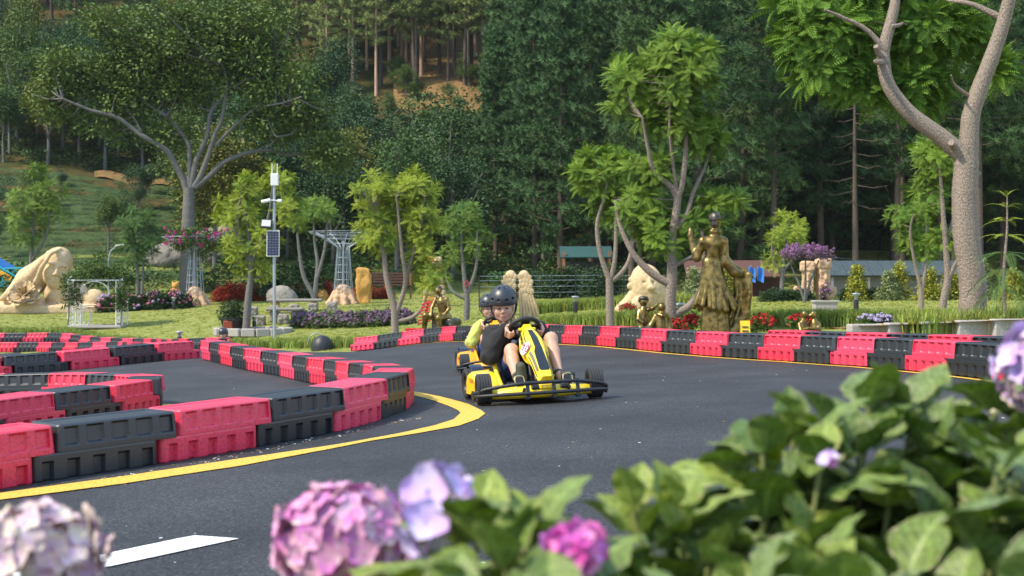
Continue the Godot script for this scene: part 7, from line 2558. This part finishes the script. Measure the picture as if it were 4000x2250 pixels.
	for k in 3:
		part(o, "stripe", _box(Vector3(0.0, 0.12 + 0.08 * k, 0.1 - 0.02 * k), Vector3(0.13, 0.022, 0.006), 0.0, Basis(Vector3.RIGHT, -0.25)), M.iron_black)
	# wire fence along the foot of the wood
	o = thing("wire_fence", "thin wire fence with slim posts along the foot of the wood", "fence", at(0, 63.5))
	for k in 9:
		part(o, "post", _box(Vector3(-1.5 + k * 1.1, 0.55, 0), Vector3(0.05, 1.2, 0.05), 0.0), M.iron_black)
	for y in [0.35, 0.62, 0.9, 1.1]:
		g = G.new()
		g.tube([Vector3(-1.5, y, 0), Vector3(3.0, y + 0.04, 0), Vector3(7.4, y + 0.05, 0)], [0.008], 4)
		part(o, "wire", g, M.galv)
	# garden bench of red slats behind the ochre rock
	o = thing("red_bench", "red slatted bench behind the ochre standing rock", "bench", at(-6.1, 70.0))
	for k in 4:
		part(o, "slat", _box(Vector3(0, 0.85 + 0.14 * k, 0), Vector3(2.3, 0.1, 0.05), 0.01), M.red_tile)
	for s in [-1, 1]:
		part(o, "leg", _box(Vector3(s, 0.6, 0), Vector3(0.1, 1.3, 0.1), 0.01), M.wood)
	part(o, "seat", _box(Vector3(0, 0.7, 0.25), Vector3(2.3, 0.06, 0.4), 0.01), M.red_tile)
	# raised stone planter on the right
	o = thing("stone_planter", "low planter wall of grey stone blocks with ochre joints at right", "planter", Vector3.ZERO)
	var px := 5.05
	var k2 := 0
	while px < 10.5:
		var w := rnd(0.46, 0.6)
		var Zp := 21.0 - (px - 5.05) * 0.22
		var blk := _box(Vector3.ZERO, Vector3(w - 0.035, 0.36, 0.2), 0.015)
		part(o, "block", blk, M.concrete, Transform3D(Basis(Vector3.UP, 0.2), at(px + w / 2, Zp, 0.17)))
		part(o, "joint", _box(Vector3.ZERO, Vector3(0.05, 0.35, 0.18), 0.0), M.sandstone, Transform3D(Basis(Vector3.UP, 0.2), at(px + w, Zp - 0.0, 0.168)))
		px += w
		k2 += 1
	var soil := G.new()
	var rows2 := []
	for j in 5:
		var row := PackedVector3Array()
		for i in 12:
			var xx := 5.2 + i * 0.5
			row.append(at(xx, 20.85 - (xx - 5.05) * 0.22 + j * 0.6, 0.32 - 0.04 * j + rnd(0, 0.03)))
		rows2.append(row)
	soil.sheet(rows2)
	part(o, "bed_soil", soil, M.soil)
	# young feathery sapling in front of the big trunk
	o = thing("feathery_sapling", "young sapling with tiers of drooping dark feathery fronds at right edge", "tree", at(7.45, 21.0, 0.25))
	g = G.new()
	g.tube([Vector3(0, -0.2, 0), Vector3(-0.03, 0.8, 0), Vector3(0.02, 1.4, 0), Vector3(0.02, 1.95, 0)], [0.03, 0.026, 0.018, 0.008], 8)
	part(o, "trunk", g, M.bark)
	var rich := make_frond(26, 0.14, 0.55, 0.0055)
	var fr := G.new()
	var fy := G.new()
	for q in [[0.62, 7, 0.78, 0.35], [0.85, 7, 0.80, 0.2], [1.08, 7, 0.66, 0.0], [1.32, 6, 0.5, -0.2], [1.55, 6, 0.42, -0.35], [1.76, 5, 0.32, -0.5], [1.92, 5, 0.24, -0.8]]:
		for k in q[1]:
			var b := Basis(Vector3.UP, TAU * k / q[1] + q[0] * 9.0) * Basis(Vector3.RIGHT, q[3] + rnd(-0.15, 0.2))
			(fr if q[0] < 1.2 else fy).put(Transform3D(b.scaled(Vector3.ONE * q[2] * rnd(0.85, 1.1)), Vector3(0, q[0], 0)), rich, Color(1, 1, 1) * rnd(0.8, 1.15))
	part(o, "lower_fronds", fr, M.fern[3])
	part(o, "young_fronds", fy, M.fern[1])
	for k in 4:
		bush("lilac_flower_clump", "low clump of lilac flowers, %s from left along the planter bed" % ordinal(k), "flowers", "lilac flowers by the planter", [6.7, 7.0, 8.1, 8.45][k], [26.2, 26.4, 21.2, 20.9][k], Vector3(0.24, 0.14, 0.16), 12, 0.1, M.shrub, [[M.pet_lilac, 26, 0.045, "lilac_blossom"]], 0.12, false, false)
	# litter on the tarmac
	var r := RandomNumberGenerator.new()
	r.seed = 42
	var chip := G.new()
	chip.box(Vector3.ZERO, Vector3(1.0, 0.25, 0.6), 0.0)
	var mm := MultiMesh.new()
	mm.transform_format = MultiMesh.TRANSFORM_3D
	mm.use_colors = true
	mm.mesh = chip.mesh()
	mm.instance_count = 420
	for i in 420:
		var Z := r.randf_range(5.5, 30.0)
		var x := r.randf_range(-0.4 * Z, minf(edge_x(Z) - 0.4, 0.4 * Z))
		if i < 150:   # swept up along the foot of the near barriers
			var t := r.randf()
			Z = lerpf(8.2, 12.0, t)
			x = lerpf(-3.1, -0.95, pow(t, 0.8)) + r.randf_range(0.0, 0.22)
		var s := r.randf_range(0.006, 0.02)
		mm.set_instance_transform(i, Transform3D(Basis(Vector3.UP, r.randf() * TAU).scaled(Vector3(s, s * 0.5, s)), at(x, Z, 0.004)))
		mm.set_instance_color(i, [Color(0.55, 0.5, 0.42), Color(0.3, 0.17, 0.07), Color(0.7, 0.7, 0.68), Color(0.4, 0.32, 0.16)][r.randi() % 4])
	var lo := MultiMeshInstance3D.new()
	lo.name = "track_litter"
	lo.multimesh = mm
	var lm := mat(Color.WHITE, 0.9)
	lm.vertex_color_use_as_albedo = true
	lo.material_override = lm
	add_child(lo)
	tag(lo, "scattered dry leaf bits and pale chips on the tarmac", "litter", "", "stuff")

var leaf_shapes := []
var floret_shapes := []

func leaf_skin(base: Color, vein: Color, edge: Color, seed_: int) -> ImageTexture:
	# blade colour with paler midrib and side veins; u across, v along
	var n := 128
	var im := Image.create(n, n, false, Image.FORMAT_RGB8)
	var nz := FastNoiseLite.new()
	nz.seed = seed_
	nz.frequency = 0.045
	for y in n:
		for x in n:
			var u := absf(x / float(n) - 0.5) * 2.0
			var v := y / float(n)
			var c := base.lerp(base.darkened(0.5), 0.5 + 0.5 * nz.get_noise_2d(x, y))
			var s := fposmod((v - u * 0.30) * 7.0, 1.0)
			var k := maxf(0.0, 1.0 - absf(s - 0.5) * 9.0) * (1.0 - u * 0.8) * 0.8
			k = maxf(k, maxf(0.0, 1.0 - u * 16.0) * 0.9)
			c = c.lerp(vein, k)
			if u > 0.86 and nz.get_noise_2d(x * 1.7 + 90, y * 1.7) > 0.22:
				c = c.lerp(edge, 0.8)
			im.set_pixel(x, y, c)
	return ImageTexture.create_from_image(im)

func broad_leaf(len: float, wid: float, fold: float, droop: float, wave: float) -> ArrayMesh:
	# serrated ovate blade along +z, quilted between its veins
	var g := G.new()
	var rows := []
	var uv := []
	var R := 17
	for j in R + 1:
		var t := j / float(R)
		var w := wid * 0.5 * pow(sin(PI * pow(t, 0.78) * 0.985 + 0.012), 0.85) * (1.0 if t < 0.8 else lerpf(1.0, 0.72, (t - 0.8) / 0.2))
		if j % 2 == 1: w *= 0.965
		var row := PackedVector3Array()
		var ur := PackedVector2Array()
		for i in 9:
			var u := (i - 4) / 4.0
			var lift := fold * absf(u) * w - droop * len * t * t + wave * sin(t * 15.0 + absf(u) * 2.0) * w * absf(u)
			var quilt := 0.024 * len * sin((t - absf(u) * 0.30) * 7.0 * TAU) * (1.0 - absf(u)) * (0.2 + absf(u))
			row.append(Vector3(u * w, lift + quilt, t * len * (1.0 - droop * 0.35 * t)))
			ur.append(Vector2(0.5 + u * 0.5, t))
		rows.append(row)
		uv.append(ur)
	g.sheet(rows)
	for j in R:
		for i in 8:
			for q in [[j, i], [j, i + 1], [j + 1, i + 1], [j, i], [j + 1, i + 1], [j + 1, i]]:
				g.u.append(uv[q[0]][q[1]])
	return g.mesh()

func floret(petal_col: Array, r: RandomNumberGenerator) -> ArrayMesh:
	var g := G.new()
	for k in 4:
		var a := TAU * k / 4 + r.randf_range(-0.12, 0.12)
		var rows := []
		var cup := r.randf_range(0.0, 0.35)
		for j in 5:
			var t := j / 4.0
			var row := PackedVector3Array()
			var w := 0.58 * pow(sin(PI * clampf(0.10 + 0.78 * t, 0, 1)), 0.7)
			for i in 5:
				var u := (i - 2) / 2.0
				row.append(Basis(Vector3.UP, a) * Vector3(u * w, 0.05 + cup * t * t + 0.12 * u * u * t + r.randf_range(-0.02, 0.02), 0.06 + t * 0.94 - 0.12 * u * u))
			rows.append(row)
		var from := g.v.size()
		g.sheet(rows)
		var base: Color = petal_col[r.randi() % petal_col.size()]
		var tip: Color = petal_col[r.randi() % petal_col.size()]
		for i in range(from, g.v.size()):
			var d := Vector2(g.v[i].x, g.v[i].z).length()
			g.c.append(base.lerp(tip, clampf(d - 0.2, 0, 1)))
	var from2 := g.v.size()
	g.lathe([Vector2(0.09, 0.02), Vector2(0.08, 0.12), Vector2(0.0, 0.16)], 6)
	for i in range(from2, g.v.size()):
		g.c.append(Color(0.5, 0.45, 0.4))
	return g.mesh()

func flower_head(parent: Node3D, c: Vector3, face: Vector3, rad: float, n: int, size: float, shapes: Array, r: RandomNumberGenerator) -> void:
	var h := Node3D.new()
	h.name = "flower_head"
	parent.add_child(h, true)
	h.position = c
	for k in n:
		var y := 1.0 - 1.45 * (k + 0.5) / n
		var a := k * 2.39996 + r.randf_range(-0.2, 0.2)
		var d := Vector3(cos(a) * sqrt(maxf(0.0, 1 - y * y)), y, sin(a) * sqrt(maxf(0.0, 1 - y * y)))
		var ax := Vector3.UP.cross(face.normalized())
		if ax.length() > 0.01:
			d = d.rotated(ax.normalized(), Vector3.UP.angle_to(face))
		var up := (d + Vector3(r.randf_range(-1, 1), r.randf_range(-1, 1), r.randf_range(-1, 1)) * 0.25).normalized()
		var x := up.cross(Vector3(0.3, 0.2, 0.9)).normalized()
		var b := Basis(x, up, x.cross(up)) * Basis(Vector3.UP, r.randf() * TAU)
		part(h, "floret", shapes[r.randi() % shapes.size()], M.floret, Transform3D(b.scaled(Vector3.ONE * size * r.randf_range(0.7, 1.25)), d * rad * Vector3(1.0, 0.80, 1.0) * r.randf_range(0.74, 1.1)))
	var st := G.new()
	st.tube([Vector3(0, -rad * 0.2, 0), Vector3(0.01, -rad * 1.2, -0.01), Vector3(0.03, -rad * 2.6, -0.03)], [0.007, 0.006, 0.005], 6)
	for k in 7:
		var a := k * 0.9
		st.tube([Vector3(0.005, -rad * 0.9, 0), Vector3(cos(a) * rad * 0.6, -rad * 0.15, sin(a) * rad * 0.6)], [0.003, 0.002], 4, false)
	part(h, "flower_stalk", st, M.stalk)

func shoot(o: Node3D, base: Vector3, tip: Vector3, scale_: float, pairs: int, r: RandomNumberGenerator, mats: Array, young := false) -> void:
	var st := G.new()
	var mid := base.lerp(tip, 0.55) + Vector3(r.randf_range(-0.03, 0.03), 0, r.randf_range(-0.03, 0.03))
	st.tube([base, mid, tip], [0.006, 0.005, 0.0035], 6)
	part(o, "stem", st, M.stalk)
	var dir := (tip - mid).normalized()
	var yaw := r.randf() * TAU
	for p in pairs:
		var pos := tip - dir * (0.012 + 0.05 * p * scale_)
		var size: float = scale_ * [0.62, 0.95, 1.1, 1.0, 0.9][p] * r.randf_range(0.85, 1.12)
		for s in 2:
			var a := yaw + p * PI / 2 + s * PI + r.randf_range(-0.25, 0.25)
			var pitch: float = -[1.05, 0.55, 0.15, -0.15, -0.35][p] + r.randf_range(-0.22, 0.22) if not young else -1.15 + r.randf_range(-0.15, 0.2)
			var b := Basis(Vector3.UP, a) * Basis(Vector3.RIGHT, pitch) * Basis(Vector3(0, 0, 1), r.randf_range(-0.35, 0.35))
			part(o, "leaf", leaf_shapes[r.randi() % leaf_shapes.size()], mats[r.randi() % mats.size()], Transform3D(b.scaled(Vector3.ONE * size), pos + b.z * 0.018))
	if not young and r.randf() < 0.06:
		var bud := G.new()
		bud.lathe([Vector2(0, -0.012), Vector2(0.010, -0.008), Vector2(0.013, 0.0), Vector2(0.009, 0.01), Vector2(0, 0.014)], 7)
		part(o, "bud", bud, M.bud, Transform3D(Basis(), tip + Vector3(0, 0.008, 0)))

func mound(o: Node3D, cx: float, Z: float, top: float, rx: float, n: int, size: float, pairs: int, r: RandomNumberGenerator, mats: Array) -> void:
	var foot := at(cx, Z)
	for k in n:
		var a := k * 2.39996 + r.randf() * 0.5
		var d := sqrt((k + 0.3) / n)
		var tip := Vector3(cx + cos(a) * d * rx, top - 0.30 * d * d * (rx / 0.3) + r.randf_range(-0.04, 0.03), -Z + sin(a) * d * rx * 0.85)
		var base := Vector3(lerpf(tip.x, foot.x, 0.35), tip.y - 0.42, lerpf(tip.z, foot.z, 0.35))
		shoot(o, base, tip, size * r.randf_range(0.85, 1.15), pairs, r, mats)

func woody(o: Node3D, x: float, Z: float, top: float, r: RandomNumberGenerator) -> void:
	for k in 4:
		var g := G.new()
		var a := k * 1.7
		g.tube([at(x + cos(a) * 0.03, Z + sin(a) * 0.03, -0.03), at(x + cos(a) * 0.07, Z + sin(a) * 0.06, (top - 0.1) * 0.45), Vector3(x + cos(a) * 0.16, top - 0.3, -Z + sin(a) * 0.14)], [0.016, 0.012, 0.008], 7)
		part(o, "woody_stem", g, M.bark_grey)

func plant_hydrangeas() -> void:
	var r := RandomNumberGenerator.new()
	r.seed = 2024
	for q in [[0.135, 0.100, 0.35, 0.30, 0.10], [0.145, 0.105, 0.10, 0.48, 0.13], [0.125, 0.090, 0.55, 0.20, 0.08], [0.15, 0.112, -0.12, 0.55, 0.15], [0.13, 0.095, 0.3, 0.12, 0.10], [0.14, 0.105, -0.25, 0.40, 0.12]]:
		leaf_shapes.append(broad_leaf(q[0], q[1], q[2], q[3], q[4]))
	var skins := [[lin(0.235, 0.345, 0.07), lin(0.38, 0.48, 0.17), lin(0.42, 0.33, 0.22)], [lin(0.145, 0.24, 0.05), lin(0.28, 0.38, 0.13), lin(0.42, 0.33, 0.22)], [lin(0.34, 0.45, 0.075), lin(0.48, 0.55, 0.18), lin(0.48, 0.36, 0.22)], [lin(0.21, 0.31, 0.09), lin(0.36, 0.45, 0.2), lin(0.5, 0.4, 0.32)]]
	M.hyd = []
	for k in 4:
		var m := mat(Color.WHITE, 0.5, 0.0, 0.4)
		m.albedo_texture = leaf_skin(skins[k][0], skins[k][1], skins[k][2], 400 + k)
		m.backlight_enabled = true
		m.backlight = Color(0.5, 0.58, 0.2)
		M.hyd.append(m)
	M.stalk = mat(lin(0.17, 0.19, 0.06), 0.6)
	M.bud = mat(lin(0.55, 0.52, 0.38), 0.6)
	var fm := mat(Color.WHITE, 0.6, 0.0, 0.3)
	fm.vertex_color_use_as_albedo = true
	fm.backlight_enabled = true
	fm.backlight = Color(0.4, 0.35, 0.4)
	M.floret = fm
	var pale := []
	var pink := []
	var lilac := []
	var hot := []
	for k in 5:
		pale.append(floret([Color(0.66, 0.52, 0.50), Color(0.62, 0.56, 0.42), Color(0.52, 0.36, 0.52), Color(0.70, 0.60, 0.58), Color(0.45, 0.30, 0.42)], r))
		pink.append(floret([Color(0.62, 0.24, 0.52), Color(0.70, 0.45, 0.60), Color(0.72, 0.58, 0.60), Color(0.55, 0.16, 0.45), Color(0.60, 0.34, 0.40)], r))
		lilac.append(floret([Color(0.44, 0.30, 0.66), Color(0.58, 0.48, 0.74), Color(0.50, 0.28, 0.60), Color(0.66, 0.58, 0.76)], r))
		hot.append(floret([Color(0.66, 0.10, 0.42), Color(0.60, 0.20, 0.56), Color(0.72, 0.30, 0.55)], r))
	# bed
	var g := G.new()
	var rows := []
	for j in 10:
		var row := PackedVector3Array()
		for i in 30:
			row.append(at(-3.0 + i * 0.22, 0.35 + j * 0.28, 0.03 + r.randf_range(0, 0.03)))
		rows.append(row)
	g.sheet(rows)
	structure("flower_bed_soil", g, M.soil)
	# left bush: one fading flower head over low leaves
	var o := thing("hydrangea_bush", "hydrangea with one large fading cream and lilac flower head at lower left", "bush", Vector3.ZERO, 0.0, "hydrangeas in the foreground bed")
	woody(o, -0.72, 1.8, 0.9, r)
	mound(o, -0.74, 1.78, 0.93, 0.22, 9, 0.9, 3, r, [M.hyd[0], M.hyd[1]])
	flower_head(o, Vector3(-0.625, 1.035, -1.84), Vector3(0.1, 1, 0.5), 0.078, 120, 0.021, pale, r)
	# middle bush: pink globe, lilac spray and magenta head
	o = thing("hydrangea_bush", "hydrangea with pink globe, lilac and magenta flowers at bottom centre", "bush", Vector3.ZERO, 0.0, "hydrangeas in the foreground bed")
	woody(o, -0.1, 1.65, 1.0, r)
	mound(o, 0.015, 1.62, 1.155, 0.055, 2, 0.95, 3, r, [M.hyd[0], M.hyd[2]])
	mound(o, -0.005, 1.68, 1.12, 0.085, 6, 1.15, 4, r, [M.hyd[2], M.hyd[0]])
	mound(o, 0.03, 1.42, 1.05, 0.11, 9, 1.1, 4, r, M.hyd)
	mound(o, -0.09, 1.46, 1.03, 0.10, 8, 1.1, 4, r, M.hyd)
	mound(o, -0.03, 1.56, 1.06, 0.15, 11, 1.1, 4, r, [M.hyd[0], M.hyd[1], M.hyd[3]])
	mound(o, -0.16, 1.66, 0.98, 0.14, 7, 0.95, 3, r, [M.hyd[0], M.hyd[1]])
	mound(o, 0.12, 1.5, 1.0, 0.14, 8, 0.95, 3, r, [M.hyd[0], M.hyd[2], M.hyd[3]])
	flower_head(o, Vector3(-0.228, 1.045, -1.9), Vector3(0.05, 1, 0.45), 0.09, 170, 0.0195, pink, r)
	flower_head(o, Vector3(-0.085, 1.15, -1.66), Vector3(0.2, 1, 0.8), 0.030, 6, 0.028, lilac, r)
	flower_head(o, Vector3(-0.108, 1.115, -1.62), Vector3(-0.3, 0.4, 0.9), 0.022, 4, 0.026, lilac, r)
	flower_head(o, Vector3(0.069, 1.115, -1.5), Vector3(-0.05, 0.75, 0.8), 0.026, 24, 0.0165, hot, r)
	flower_head(o, Vector3(-0.30, 0.985, -1.62), Vector3(0, 1, 0.6), 0.035, 14, 0.024, hot, r)
	# right bushes: tall leafy mass
	o = thing("hydrangea_bush", "leafy green hydrangea with pale upright young shoots right of the magenta flower", "bush", Vector3.ZERO, 0.0, "hydrangeas in the foreground bed")
	woody(o, 0.3, 1.85, 1.1, r)
	mound(o, 0.40, 1.98, 1.19, 0.18, 14, 1.09, 4, r, M.hyd)
	mound(o, 0.235, 1.84, 1.09, 0.14, 10, 1.05, 4, r, M.hyd)
	mound(o, 0.32, 1.6, 1.05, 0.24, 20, 1.18, 4, r, [M.hyd[0], M.hyd[3], M.hyd[2]])
	mound(o, 0.2, 1.45, 1.02, 0.16, 14, 1.01, 4, r, [M.hyd[0], M.hyd[1], M.hyd[2]])
	for q in [[0.158, 1.175, 1.82], [0.215, 1.18, 1.80]]:
		shoot(o, Vector3(q[0] + 0.01, 0.85, -q[2]), Vector3(q[0], q[1] - 0.075, -q[2]), 0.75, 2, r, [M.hyd[2]], true)
	o = thing("hydrangea_bush", "tall leafy hydrangea with lilac white flower head at right edge", "bush", Vector3.ZERO, 0.0, "hydrangeas in the foreground bed")
	woody(o, 0.75, 2.1, 1.2, r)
	mound(o, 0.84, 2.3, 1.225, 0.24, 19, 1.13, 4, r, M.hyd)
	mound(o, 0.58, 2.1, 1.205, 0.2, 16, 1.13, 4, r, M.hyd)
	mound(o, 0.66, 1.78, 1.15, 0.26, 22, 1.22, 4, r, [M.hyd[0], M.hyd[1], M.hyd[3]])
	mound(o, 0.50, 1.4, 1.05, 0.2, 16, 1.09, 4, r, [M.hyd[0], M.hyd[2], M.hyd[3]])
	flower_head(o, Vector3(0.83, 1.265, -2.1), Vector3(-0.4, 0.8, 0.7), 0.085, 120, 0.021, lilac + pale, r)
	flower_head(o, Vector3(0.41, 1.17, -1.80), Vector3(-0.1, 1, 0.6), 0.009, 6, 0.0085, hot + lilac, r)
